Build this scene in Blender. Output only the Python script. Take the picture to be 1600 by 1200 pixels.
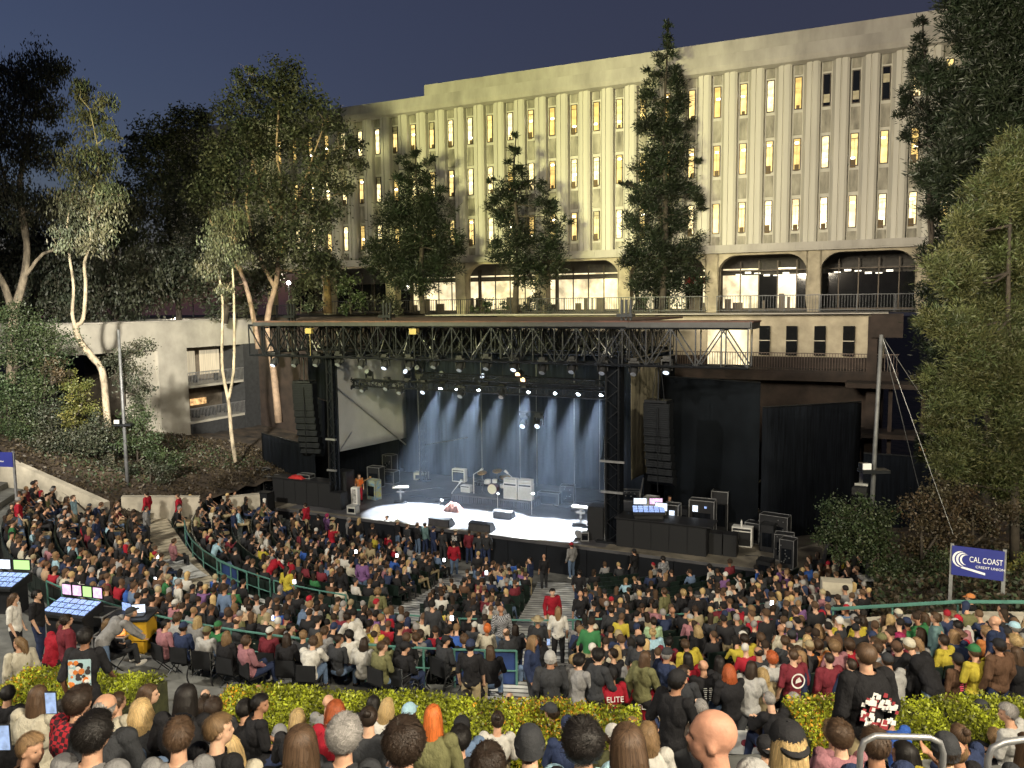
import bpy, bmesh, math, random
import numpy as np
from mathutils import Vector, Matrix
for _o in list(bpy.data.objects): bpy.data.objects.remove(_o)
SC = bpy.context.scene
COL = SC.collection
R = math.radians
rng = random.Random(7)
# ---------------------------------------------------------------- camera
F_PX, PIT, ROLL, TH, H = 1250.0, 0.0996, -0.0107, 0.4416, 13.1
cd = bpy.data.cameras.new('camera'); cam = bpy.data.objects.new('camera', cd); COL.objects.link(cam)
cd.sensor_width = 36; cd.lens = F_PX / 1600 * 36; cd.clip_start = 0.05; cd.clip_end = 3000
_F = Vector((0, math.cos(PIT), -math.sin(PIT))); _U = Vector((0, math.sin(PIT), math.cos(PIT))); _R = Vector((1, 0, 0))
_c, _s = math.cos(-ROLL), math.sin(-ROLL)
_r = _R * _c - _U * _s; _u = _R * _s + _U * _c; _b = -_F
cam.matrix_world = Matrix(((_r.x, _u.x, _b.x, 0), (_r.y, _u.y, _b.y, 0), (_r.z, _u.z, _b.z, H), (0, 0, 0, 1)))
SC.camera = cam
SC.view_settings.view_transform = 'Standard'; SC.view_settings.look = 'None'
SC.view_settings.exposure = 0.0; SC.view_settings.gamma = 1.0
SC.render.engine = 'CYCLES'
cy = SC.cycles
cy.use_denoising = True; cy.max_bounces = 5; cy.diffuse_bounces = 2; cy.glossy_bounces = 2
cy.transmission_bounces = 2; cy.volume_bounces = 0; cy.transparent_max_bounces = 6
cy.sample_clamp_indirect = 4.0; cy.sample_clamp_direct = 0.0; cy.caustics_reflective = False; cy.caustics_refractive = False
cy.use_light_tree = True; cy.volume_step_rate = 1.0
# ---------------------------------------------------------------- dusk sky
wd = bpy.data.worlds.new('World'); SC.world = wd; wd.use_nodes = True
nt = wd.node_tree; nt.nodes.clear()
out = nt.nodes.new('ShaderNodeOutputWorld'); bg = nt.nodes.new('ShaderNodeBackground')
sky = nt.nodes.new('ShaderNodeTexSky'); sky.sky_type = 'NISHITA'; sky.sun_disc = False
sky.sun_elevation = R(-3.0); sky.sun_rotation = R(-75.0); sky.altitude = 100; sky.air_density = 1.0; sky.dust_density = 0.6; sky.ozone_density = 3.0
mixn = nt.nodes.new('ShaderNodeMix'); mixn.data_type = 'RGBA'; mixn.blend_type = 'MULTIPLY'; mixn.inputs[0].default_value = 1.0
nt.links.new(sky.outputs[0], mixn.inputs[6]); mixn.inputs[7].default_value = (0.95, 0.95, 0.72, 1)
addn = nt.nodes.new('ShaderNodeMix'); addn.data_type = 'RGBA'; addn.blend_type = 'ADD'; addn.inputs[0].default_value = 1.0
nt.links.new(mixn.outputs[2], addn.inputs[6]); addn.inputs[7].default_value = (0.021, 0.022, 0.031, 1)   # flat tint added to brighten and grey the sky
nt.links.new(addn.outputs[2], bg.inputs[0]); bg.inputs[1].default_value = 1.0
nt.links.new(bg.outputs[0], out.inputs[0])
# ---------------------------------------------------------------- venue frame
CT, ST = math.cos(TH), math.sin(TH)
def W(u, v, z=0.0): return Vector((u * CT + v * ST, -u * ST + v * CT, z))
def UV(x, y): return (x * CT - y * ST, x * ST + y * CT)
def ray(x, y):
    a, b = x - 800, y - 600
    x0 = a * _c - b * _s; y0 = a * _s + b * _c
    r, u = x0 / F_PX, -y0 / F_PX
    return Vector((r, math.cos(PIT) + u * math.sin(PIT), -math.sin(PIT) + u * math.cos(PIT)))
def on_v(x, y, v):                 # a picture point at the venue depth v -> (u, z)
    d = ray(x, y); t = v / (d.x * ST + d.y * CT); P = d * t
    return UV(P.x, P.y)[0], P.z + H
def on_Y(x, y, Y):
    d = ray(x, y); P = d * (Y / d.y); return Vector((P.x, P.y, P.z + H))
CU, CV = -17.5, 40.0
PR = [(0, 0.0), (7.5, 0.0), (12, 0.75), (17.6, 1.9), (22.9, 3.1), (27.3, 4.4), (29.6, 5.2), (34, 6.8), (36.6, 8.0), (38, 8.75), (40, 9.7), (41.4, 10.45), (43.6, 11.2), (60, 17)]
def prof(r):
    return float(np.interp(r, [p[0] for p in PR], [p[1] for p in PR]))
ROW0, ROWD = 8.1, 0.9
def bowl(u, v):                    # stepped floor of the seating
    r = math.hypot(u - CU, v - CV)
    if r < ROW0: return 0.0
    k = math.floor((r - ROW0) / ROWD)
    return prof(ROW0 + (k + 0.5) * ROWD)
def vlim(u):
    return 25.0 if u < -33 else (33.8 if u < -.2 else 22.7)
# ---------------------------------------------------------------- light
def aim(o, tgt):
    o.rotation_euler = (Vector(tgt) - o.location).to_track_quat('-Z', 'Y').to_euler()
def spot(name, loc, tgt, watts, size, blend=0.3, col=(1, 1, 1), rad=0.15):
    l = bpy.data.lights.new(name, 'SPOT'); l.energy = watts; l.spot_size = R(size); l.spot_blend = blend
    l.color = col; l.shadow_soft_size = rad
    o = bpy.data.objects.new(name, l); COL.objects.link(o); o.location = loc; aim(o, tgt); return o
WARM = (1.0, 0.87, 0.66); NEU = (1.0, 0.92, 0.78); GRN = (0.96, 0.92, 0.42)
# house floodlights on the masts beside and behind the seats (out of the frame)
spot('house_flood', W(-30, -6, 27), W(-20, 22, 3), 48000, 85, 0.6, NEU, 0.8)
spot('house_flood', W(16, 2, 25), W(-4, 20, 4), 42000, 85, 0.6, WARM, 0.8)
spot('house_flood', W(4, -8, 24), W(-4, 10, 8), 17000, 95, 0.6, WARM, 0.6)
spot('facade_flood', W(-24, 4, 18.5), W(-30, 53.8, 22.5), 132000, 60, 0.8, GRN, 3.0)
spot('facade_flood', W(-9, 6, 19), W(0, 53.8, 23), 78000, 62, 0.8, WARM, 3.0)
spot('annex_flood', W(-14, 2, 20), W(-47, 41, 8), 230000, 27, .6, NEU, .5)
spot('bank_flood', W(-30, 8, 19), W(-44, 34, 4), 11000, 70, 0.7, NEU, 0.5)
spot('grove_flood', W(10, 6, 12), W(9, 26, 12), 9500, 80, 0.7, (1.0, 0.93, 0.6), 0.5)

# ---------------------------------------------------------------- helpers
class MB:
    def __init__(s): s.v = []; s.f = []; s.m = []; s.cur = 0
    def add(s, vs, fs):
        b = len(s.v); s.v += [tuple(p) for p in vs]
        s.f += [tuple(i + b for i in f) for f in fs]; s.m += [s.cur] * len(fs)
    def box(s, cx, cy, cz, sx, sy, sz, rz=0.0, taper=1.0):
        hx, hy, hz = sx / 2, sy / 2, sz / 2; vs = []
        c, q = math.cos(rz), math.sin(rz)
        for dz in (-1, 1):
            k = taper if dz > 0 else 1.0
            for dx, dy in ((-1, -1), (1, -1), (1, 1), (-1, 1)):
                x, y = dx * hx * k, dy * hy * k
                vs.append((cx + x * c - y * q, cy + x * q + y * c, cz + dz * hz))
        s.add(vs, [(0, 3, 2, 1), (4, 5, 6, 7), (0, 1, 5, 4), (1, 2, 6, 5), (2, 3, 7, 6), (3, 0, 4, 7)])
        return s
    def bar(s, p0, p1, w, seg=4, w1=None):
        return s.tube([p0, p1], [w / 2, (w if w1 is None else w1) / 2], seg)
    def tube(s, pts, rad, seg=6, cap=True):
        pts = [Vector(p) for p in pts]; n = len(pts)
        if not hasattr(rad, '__len__'): rad = [rad] * n
        prev = None; vs = []; fs = []
        for i, p in enumerate(pts):
            d = (pts[min(i + 1, n - 1)] - pts[max(i - 1, 0)])
            d = d.normalized() if d.length > 1e-9 else Vector((0, 0, 1))
            if prev is None:
                a = Vector((0, 0, 1)) if abs(d.z) < 0.9 else Vector((1, 0, 0))
                x = a.cross(d).normalized()
            else:
                x = (prev - d * prev.dot(d)); x = x.normalized() if x.length > 1e-6 else prev
            prev = x; y = d.cross(x)
            for j in range(seg):
                t = 2 * math.pi * (j + 0.5) / seg
                vs.append(p + x * (math.cos(t) * rad[i]) + y * (math.sin(t) * rad[i]))
        for i in range(n - 1):
            for j in range(seg):
                k = (j + 1) % seg
                fs.append((i * seg + j, i * seg + k, (i + 1) * seg + k, (i + 1) * seg + j))
        if cap:
            fs.append(tuple(range(seg - 1, -1, -1))); fs.append(tuple((n - 1) * seg + j for j in range(seg)))
        s.add(vs, fs); return s
    def lathe(s, prof_, cx=0, cy=0, cz=0, seg=12, mtx=None):
        vs = []; fs = []; n = len(prof_)
        for r, z in prof_:
            for j in range(seg):
                t = 2 * math.pi * j / seg; p = Vector((r * math.cos(t), r * math.sin(t), z))
                if mtx: p = mtx @ p
                vs.append((cx + p.x, cy + p.y, cz + p.z))
        for i in range(n - 1):
            for j in range(seg):
                k = (j + 1) % seg; fs.append((i * seg + j, i * seg + k, (i + 1) * seg + k, (i + 1) * seg + j))
        fs.append(tuple(range(seg - 1, -1, -1))); fs.append(tuple((n - 1) * seg + j for j in range(seg)))
        s.add(vs, fs); return s
    def prism(s, poly, z0, z1, f=lambda x, y, z: (x, y, z)):   # poly in xy, extruded z0..z1, mapped by f
        n = len(poly); vs = [f(x, y, z0) for x, y in poly] + [f(x, y, z1) for x, y in poly]
        fs = [tuple(range(n - 1, -1, -1)), tuple(range(n, 2 * n))] + [(i, (i + 1) % n, n + (i + 1) % n, n + i) for i in range(n)]
        s.add(vs, fs); return s
    def mesh(s, name, mats, smooth=False):
        me = bpy.data.meshes.new(name); me.from_pydata(s.v, [], s.f)
        if not isinstance(mats, (list, tuple)): mats = [mats]
        for m in mats: me.materials.append(m)
        if len(mats) > 1: me.polygons.foreach_set('material_index', s.m)
        if smooth: me.polygons.foreach_set('use_smooth', [True] * len(s.f))
        bm = bmesh.new(); bm.from_mesh(me); bmesh.ops.recalc_face_normals(bm, faces=bm.faces); bm.to_mesh(me); bm.free()
        me.update(); return me
    def build(s, name, mats, parent=None, smooth=False, bevel=0):
        me = s.mesh(name, mats, smooth)
        if bevel:
            bm = bmesh.new(); bm.from_mesh(me)
            bmesh.ops.bevel(bm, geom=bm.edges[:], offset=bevel, segments=1, affect='EDGES', clamp_overlap=True); bm.to_mesh(me); bm.free()
        o = bpy.data.objects.new(name, me); COL.objects.link(o)
        if parent: o.parent = parent
        return o
def tag(o, label=None, cat=None, group=None, kind=None):
    if label: o['label'] = label
    if cat: o['category'] = cat
    if group: o['group'] = group
    if kind: o['kind'] = kind
    return o
def thing(name, label, cat, loc=(0, 0, 0), rz=None, group=None):
    o = bpy.data.objects.new(name, None); COL.objects.link(o); o.empty_display_size = 0.3
    o.location = loc; o.rotation_euler = (0, 0, -TH if rz is None else rz); return tag(o, label, cat, group)
def venue(o, loc=(0, 0, 0)):
    o.location = loc; o.rotation_euler = (0, 0, -TH); return o
def copy_tree(o, parent=None):
    c = o.copy(); COL.objects.link(c); c.parent = parent
    for ch in list(o.children): copy_tree(ch, c)
    return c
def link(name, me, parent=None):
    o = bpy.data.objects.new(name, me); COL.objects.link(o); o.parent = parent; return o
MATS = {}
def mat(name, col, rough=0.7, metal=0.0, var=0.25, scale=3.0, bump=0.0, col2=None, stretch=None, objcol=False, attr=None, spec=0.5, fac=0.5, trans=0.0, detail=5):
    if name in MATS: return MATS[name]
    m = bpy.data.materials.new(name); m.use_nodes = True; t = m.node_tree; b = t.nodes['Principled BSDF']
    b.inputs['Roughness'].default_value = rough; b.inputs['Metallic'].default_value = metal
    b.inputs['Specular IOR Level'].default_value = spec
    tc = t.nodes.new('ShaderNodeTexCoord'); mp = t.nodes.new('ShaderNodeMapping'); t.links.new(tc.outputs['Object'], mp.inputs[0])
    if stretch: mp.inputs['Scale'].default_value = stretch
    nz = t.nodes.new('ShaderNodeTexNoise'); nz.inputs['Scale'].default_value = scale; nz.inputs['Detail'].default_value = detail; nz.inputs['Roughness'].default_value = 0.6
    t.links.new(mp.outputs[0], nz.inputs[0])
    if objcol or attr:
        if objcol:
            s = t.nodes.new('ShaderNodeObjectInfo'); so = s.outputs['Color']
        else:
            s = t.nodes.new('ShaderNodeAttribute'); s.attribute_name = attr; so = s.outputs['Color']
        hs = t.nodes.new('ShaderNodeMix'); hs.data_type = 'RGBA'; hs.blend_type = 'MULTIPLY'; hs.inputs[0].default_value = 1.0
        rp = t.nodes.new('ShaderNodeMapRange'); rp.inputs[1].default_value = 0.3; rp.inputs[2].default_value = 0.7
        rp.inputs[3].default_value = 1 - var; rp.inputs[4].default_value = 1 + var
        t.links.new(nz.outputs[0], rp.inputs[0]); t.links.new(so, hs.inputs[6]); t.links.new(rp.outputs[0], hs.inputs[7])
        t.links.new(hs.outputs[2], b.inputs['Base Color'])
    else:
        rp = t.nodes.new('ShaderNodeValToRGB'); c2 = col2 or tuple(max(0, c * (1 - var * 1.6)) for c in col)
        rp.color_ramp.elements[0].position = max(0.0, fac - 0.2); rp.color_ramp.elements[1].position = min(1.0, fac + 0.2)
        rp.color_ramp.elements[0].color = (*c2, 1); rp.color_ramp.elements[1].color = (*[min(1, c * (1 + var * 0.4)) for c in col], 1)
        t.links.new(nz.outputs[0], rp.inputs[0]); t.links.new(rp.outputs[0], b.inputs['Base Color'])
    if bump:
        bp = t.nodes.new('ShaderNodeBump'); bp.inputs['Strength'].default_value = bump; bp.inputs['Distance'].default_value = 0.05
        t.links.new(nz.outputs[0], bp.inputs['Height']); t.links.new(bp.outputs[0], b.inputs['Normal'])
    if trans:
        b.inputs['Transmission Weight'].default_value = trans
    MATS[name] = m; return m
def emit(name, col, strength, noise=0.0, scale=8.0, stretch=None):
    if name in MATS: return MATS[name]
    m = bpy.data.materials.new(name); m.use_nodes = True; t = m.node_tree; b = t.nodes['Principled BSDF']
    b.inputs['Base Color'].default_value = (*[c * 0.3 for c in col], 1); b.inputs['Emission Color'].default_value = (*col, 1)
    b.inputs['Emission Strength'].default_value = strength; b.inputs['Roughness'].default_value = 0.2
    if noise:
        tc = t.nodes.new('ShaderNodeTexCoord'); mp = t.nodes.new('ShaderNodeMapping'); t.links.new(tc.outputs['Object'], mp.inputs[0])
        if stretch: mp.inputs['Scale'].default_value = stretch
        nz = t.nodes.new('ShaderNodeTexNoise'); nz.inputs['Scale'].default_value = scale; nz.inputs['Detail'].default_value = 3; t.links.new(mp.outputs[0], nz.inputs[0])
        rp = t.nodes.new('ShaderNodeMapRange'); rp.inputs[1].default_value = 0.35; rp.inputs[2].default_value = 0.65
        rp.inputs[3].default_value = strength * (1 - noise); rp.inputs[4].default_value = strength * (1 + noise)
        t.links.new(nz.outputs[0], rp.inputs[0]); t.links.new(rp.outputs[0], b.inputs['Emission Strength'])
    MATS[name] = m; return m
def text_mesh(s, size, m, extrude=0.004, align='CENTER'):
    c = bpy.data.curves.new('lettering', 'FONT'); c.body = s; c.size = size; c.extrude = extrude; c.align_x = align; c.align_y = 'CENTER'
    o = bpy.data.objects.new('lettering', c); COL.objects.link(o)
    dg = bpy.context.evaluated_depsgraph_get(); me = bpy.data.meshes.new_from_object(o.evaluated_get(dg))
    bpy.data.objects.remove(o); me.materials.clear(); me.materials.append(m); return me
# ================================================================ materials
CONC = mat('concrete', (0.40, 0.38, 0.33), 0.85, var=0.22, scale=0.7, bump=0.15, stretch=(1, 1, 0.35))
CONC2 = mat('stained_concrete', (0.36, 0.34, 0.27), 0.9, var=0.4, scale=2.2, bump=0.3, stretch=(1, 1, 0.3))
FACA = mat('facade_concrete', (0.52, 0.50, 0.42), 0.85, var=0.1, scale=0.9, bump=0.12, stretch=(2.5, 1, 0.12))
LBW = mat('left_block_concrete', (0.42, 0.40, 0.34), 0.85, var=0.2, scale=0.6, bump=0.12)
CREAM = mat('cream_wall', (0.50, 0.46, 0.37), 0.85, var=0.25, scale=1.2, bump=0.1)
DARKM = mat('black_steel', (0.025, 0.027, 0.03), 0.4, 0.6, var=0.2)
STEEL = mat('truss_steel', (0.028, 0.031, 0.036), 0.38, 0.7, var=0.25, scale=6)
GALV = mat('galvanised_steel', (0.42, 0.43, 0.44), 0.45, 0.7, var=0.2, scale=6)
CHROME = mat('brushed_chrome', (0.62, 0.62, 0.6), 0.22, 1.0, var=0.1)
BLACK = mat('black_paint', (0.012, 0.013, 0.015), 0.55, var=0.3, scale=4)
MATTE = mat('black_cloth', (0.007, 0.009, 0.013), 0.95, spec=.08, var=0.4, scale=2, stretch=(6, 6, 0.3), bump=0.5)
DRAPE = mat('backdrop_cloth', (0.028, 0.036, 0.052), 0.95, spec=.1, var=0.4, scale=1.2, stretch=(3, 3, 0.15))
GRNR = mat('teal_railing_paint', (0.10, 0.25, 0.21), 0.4, 0.2, var=0.2)
DECK = mat('stage_deck', (0.085, 0.085, 0.09), 0.5, var=0.45, scale=0.8, col2=(0.04, 0.04, 0.045), bump=0.03)
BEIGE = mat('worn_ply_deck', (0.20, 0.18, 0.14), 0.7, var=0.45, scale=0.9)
FASC = mat('stage_fascia', (0.009, 0.011, 0.015), 0.8, spec=.2, var=0.3, scale=0.6)
ROOFR = mat('rust_roof', (0.085, 0.038, 0.028), 0.8, var=0.3, scale=1.0)
ROOFG = mat('grey_roof_edge', (0.022, 0.024, 0.027), 0.6, var=0.3)
GLASSD = mat('dark_glass', (0.01, 0.011, 0.012), 0.05, var=0.2, spec=0.8)
FRAME = mat('bronze_frame', (0.06, 0.045, 0.03), 0.5, 0.4)
EARTH = mat('bank_earth', (0.07, 0.05, 0.033), 0.95, var=0.7, scale=1.1, bump=0.6)
BOWLM = mat('terrace_concrete', (0.15, 0.155, 0.145), 0.8, var=0.4, scale=1.2, bump=0.1)
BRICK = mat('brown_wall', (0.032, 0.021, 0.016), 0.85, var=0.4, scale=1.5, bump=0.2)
LIT = emit('lit_room_glass', (1.0, 0.74, 0.28), 1.25, 0.45, 2.4)
LITW = emit('lit_hall_glass', (1.0, 0.84, 0.52), 1.1, 0.5, 1.1)
LAMPW = emit('lamp_white', (1.0, 0.96, 0.85), 14)
REDW = mat('red_panel', (0.45, 0.03, 0.03), 0.6)

# ================================================================ setting: ground
def ground_height(u, v):
    if v <= vlim(u): return bowl(u, v)
    if u < -33:
        e = math.exp(-max(0, v - 25) / 14)
        return 2.2 + e * (0.9 + 0.36 * max(0, -33 - u)) + 0.5 * math.sin(u * 0.5) * math.sin(v * 0.4) * 0.4
    if u > -.2:
        return 1.6 + max(0, 1 - (v - 22.7) / 22) * 3.1 + 0.22 * max(0, u - 1) + 0.15 * math.sin(u * 0.9 + v * 0.7)
    return 0.0
# bowl: polar terraces
m = MB(); nr = 48; na = 150; a0, a1 = R(168), R(372)
def pol(r, a): return (CU + r * math.cos(a), CV + r * math.sin(a))
radii = [0.3, 4.0]
for k in range(nr):
    radii += [ROW0 + k * ROWD, ROW0 + k * ROWD + 0.003]
idx = {}
for i, r in enumerate(radii):
    for j in range(na + 1):
        a = a0 + (a1 - a0) * j / na; u, v = pol(r, a)
        k = math.floor((r - ROW0 + 1e-6) / ROWD) if r >= ROW0 else -1
        on_top = (i % 2 == 1) and i > 1
        kk = k if on_top else k - 1
        z = 0.0 if kk < 0 else prof(ROW0 + (kk + 0.5) * ROWD)
        m.v.append((u, v, z))
for i in range(len(radii) - 1):
    for j in range(na):
        b = i * (na + 1) + j
        c = m.v[b]
        if c[1] > vlim(c[0]) + 1.0: continue
        m.f.append((b, b + 1, b + na + 2, b + na + 1)); m.m.append(0)
tag(venue(m.build('ground', BOWLM)), 'stepped grey concrete terraces of the seating bowl', kind='structure')
# hill sheets left, right, and the far base sheet
def sheet(name, u0, u1, v0, v1, n, mm, label, dz=0, jit=0.12):
    m = MB(); nu = max(2, int((u1 - u0) / n)); nv = max(2, int((v1 - v0) / n)); rr = random.Random(3)
    for j in range(nv + 1):
        for i in range(nu + 1):
            u = u0 + (u1 - u0) * i / nu; v = v0 + (v1 - v0) * j / nv
            m.v.append((u, v, ground_height(u, v + 0.02) + dz + rr.uniform(-jit, jit)))
    for j in range(nv):
        for i in range(nu):
            b = j * (nu + 1) + i; m.f.append((b, b + 1, b + nu + 2, b + nu + 1)); m.m.append(0)
    return tag(venue(m.build(name, mm, smooth=True)), label, kind='structure')
sheet('hillside', -95, -33.05, 25.2, 60, 0.8, EARTH, 'brown earth bank beyond the left wall of the seating')
sheet('hillside', -.15, 40, 22.9, 60, 0.8, EARTH, 'dark planted bank beyond the right wall of the seating')
m = MB(); m.box(0, 0, -2.1, 1600, 1600, 2.0); tag(venue(m.build('terrain', EARTH)), 'flat ground below and far around the venue', kind='structure')
m = MB(); m.box(-17.2, 45, -0.55, 32, 23, 1.1); tag(venue(m.build('pavement', BOWLM)), 'concrete floor strip in front of and beneath the stage', kind='structure')
# boundary walls
def wall(name, label, path, z_top, th, mm, z_bot=0.0, cat='wall'):
    a = path[0]; t = thing(name, label, cat, W(a[0], a[1], 0)); m = MB()
    for (p, q), (zp, zq) in zip(zip(path, path[1:]), zip(z_top, z_top[1:])):
        d = Vector((q[0] - p[0], q[1] - p[1])); L = d.length; d /= L; n_ = Vector((-d.y, d.x)) * th / 2
        P = Vector((p[0] - a[0], p[1] - a[1])); Q = Vector((q[0] - a[0], q[1] - a[1]))
        vs = []
        for z in (0, 1):
            vs += [(P.x - n_.x, P.y - n_.y, (z_bot, zp)[z]), (Q.x - n_.x, Q.y - n_.y, (z_bot, zq)[z]), (Q.x + n_.x, Q.y + n_.y, (z_bot, zq)[z]), (P.x + n_.x, P.y + n_.y, (z_bot, zp)[z])]
        m.add(vs, [(0, 3, 2, 1), (4, 5, 6, 7), (0, 1, 5, 4), (1, 2, 6, 5), (2, 3, 7, 6), (3, 0, 4, 7)])
    m.build('wall_face', mm, t); return t
wl = wall('boundary_wall', 'long cream concrete wall below the brown bank on the left', [(-60, 24.2), (-41, 25.0), (-33.6, 25.6)], [9.6, 5.9, 3.9], 0.35, CREAM)
wall('boundary_wall', 'low cream wall stub behind the guard in a red jacket by the stairs', [(-34.3, 27.0), (-31.6, 29.4)], [3.8, 3.5], 0.45, CREAM)
wall('boundary_wall', 'cream wall block beside the black stage side wall', [(-32.3, 31.6), (-31.0, 33.0)], [2.9, 2.9], 0.5, CREAM)
wr = wall('boundary_wall', 'pale concrete wall topped by a green rail below the bushes on the right', [(-1.2, 22.7), (1.8, 22.75), (3.4, 22.85), (12, 23.0)], [4.4, 5.1, 5.3, 6.6], 0.3, CREAM)
m = MB(); m.tube([(0, 0, 4.75), (3.0, .05, 5.4), (4.6, .15, 5.6), (13.2, .3, 6.9)], 0.05, 6)
for x in (0.05, 1.5, 3.0, 4.6, 7, 9): m.bar((x, .05, 4.2 + x * .15), (x, .05, 4.8 + x * .17), 0.06)
m.build('top_rail', GRNR, wr)

# ================================================================ the tall building
VB = 53.8; BAY = 1.656; U0 = -37.119
big = thing('office_building', 'long concrete building with vertical ribs and slit windows lit yellow', 'building', W(U0, VB, 0))
ZB, ZT = 16.75, 27.75
i0, i1 = -14, 36
m = MB()
# plan section per bay, window recess centred on 0: (x, depth) ; depth>0 goes back
sec = [(-0.26, 0.42), (0.26, 0.42), (0.30, 0.42), (0.52, -0.04), (0.80, -0.10), (0.82, -0.02), (0.87, -0.02), (0.89, -0.10), (1.16, -0.10), (1.30, 0.02), (1.33, 0.42)]
pts = []
for i in range(i0, i1 + 1):
    for x, d in sec: pts.append((i * BAY + x, d))
n = len(pts)
vs = [(x, d, ZB) for x, d in pts] + [(x, d, ZT) for x, d in pts]
fs = [(k, k + 1, n + k + 1, n + k) for k in range(n - 1)]
m.add(vs, fs); m.cur = 1
x0, x1 = i0 * BAY - 0.3, i1 * BAY + 1.4; xc, xl = (x0 + x1) / 2, x1 - x0
for i in range(i0, i1 + 1):            # rough spandrels between the windows
    for z0, z1 in ((ZB, 17.35), (19.75, 21.05), (23.45, 24.8), (27.1, ZT)):
        m.box(i * BAY, 0.375, (z0 + z1) / 2, 0.5, 0.07, z1 - z0)
m.build('ribbed_wall', [FACA, CONC2], big)
m = MB(); m.box(xc, 8, 22.25, xl, 15.1, 11.2); m.build('wall', CONC, big)
m = MB()
# cove fascia
for (d0, z0), (d1, z1) in zip([(0.1, 27.62), (-0.35, 27.75), (-0.5, 28.05), (-0.42, 28.75), (0.5, 28.8)], [(-0.35, 27.75), (-0.5, 28.05), (-0.42, 28.75), (0.5, 28.8), (0.5, 28.8)]):
    m.add([(x0, d0, z0), (x1, d0, z0), (x1, d1, z1), (x0, d1, z1)], [(0, 1, 2, 3)])
m.add([(x0, -0.35, 27.75), (x0, -.5, 28.05), (x0, -.42, 28.75), (x0, .5, 28.8), (x0, .5, 27.62)], [(0, 1, 2, 3, 4)])
m.box(xc, 8, 28.2, xl, 15, 1.1)
m.build('fascia', CONC, big)
m = MB(); xs = -32.68 - U0; m.box((xs + x1) / 2, 7.5, 29.25, x1 - xs, 14.5, 0.98); m.build('parapet', CONC, big)
m = MB(); m.box(xc, -0.12, 16.55, xl, 0.7, 0.42); m.box(xc, -0.18, 16.3, xl, 0.5, 0.12)
for i in range(i0, i1, 1): m.box(i * BAY + 0.1, -0.49, 16.5, 0.05, 0.04, 0.3)
m.build('ledge', CONC, big)
fr = MB(); fr.box(-.205, 0, 0, .05, .1, 1.86); fr.box(.205, 0, 0, .05, .1, 1.86); fr.box(0, 0, .955, .46, .1, .05); fr.box(0, 0, -.955, .46, .1, .05)
frm = fr.mesh('window', FRAME); pn = MB(); pn.box(0, 0.02, 0, .36, .03, 1.86)
LIT2 = emit('lit_room_glass_bright', (1.0, 0.82, 0.42), 1.7, 0.5, 3.1)
LIT3 = emit('lit_room_glass_amber', (1.0, 0.68, 0.22), .95, 0.4, 1.9)
pnm = [pn.mesh('pane', q) for q in (LIT, LIT2, LIT3)]; pnd = pn.mesh('pane', GLASSD)
lampm = MB().box(0, 0, 0, .2, .02, .1).mesh('lamp', LAMPW)
bl = MB(); bl.box(0, -0.006, 0, .35, .012, .5); blm = bl.mesh('blind', mat('window_blind', (0.5, 0.45, 0.3), 0.8))
rw = random.Random(11); clut = []
for k in range(4):
    q_ = MB(); q_.box(rw.uniform(-.1, .1), -.012, -.82, .2 + .04 * k, .012, .2 + .1 * k); q_.box(rw.uniform(-.05, .05), -.012, .3 + .12 * k, .34, .012, .012 + .01 * k)
    if k > 1: q_.box(.0, -.012, -.1, .012, .012, 1.4)
    clut.append(q_.mesh('sill_clutter', mat('clutter_silhouette', (.16, .11, .05), .8)))  # desk and shelf silhouettes, drawn as flat dark shapes on the pane
nwin = 0
for row, zt in enumerate((25.98, 22.26, 18.54)):
    for i in range(i0 + 8, i1 - 3):
        if row == 0 and i in (20, 21, 22): pass
        w_ = link('window', frm, big); w_.location = (i * BAY, 0.36, zt)
        dark = row == 0 and i in (20, 21, 22)
        p_ = link('pane', pnd if dark else rw.choice(pnm), w_); p_.scale = (rw.uniform(.99, 1.0), 1, 1)
        if dark:
            b_ = link('blind', blm, w_); b_.location = (0, 0, -.5 if i < 22 else .3)
        elif rw.random() < 0.55:
            l_ = link('lamp', lampm, w_); l_.location = (rw.uniform(-.06, .06), -0.008, rw.choice((.7, .55, .2, -.1, -.5)))
        elif rw.random() < 0.3:
            b_ = link('blind', blm, w_); b_.location = (0, 0, .68)
        if not dark and rw.random() < .7:
            w_h = rw.uniform(.12, .45); q_ = link('sill_clutter', clut[rw.randrange(4)], w_); q_.location = (0, 0, 0)
        nwin += 1
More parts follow.
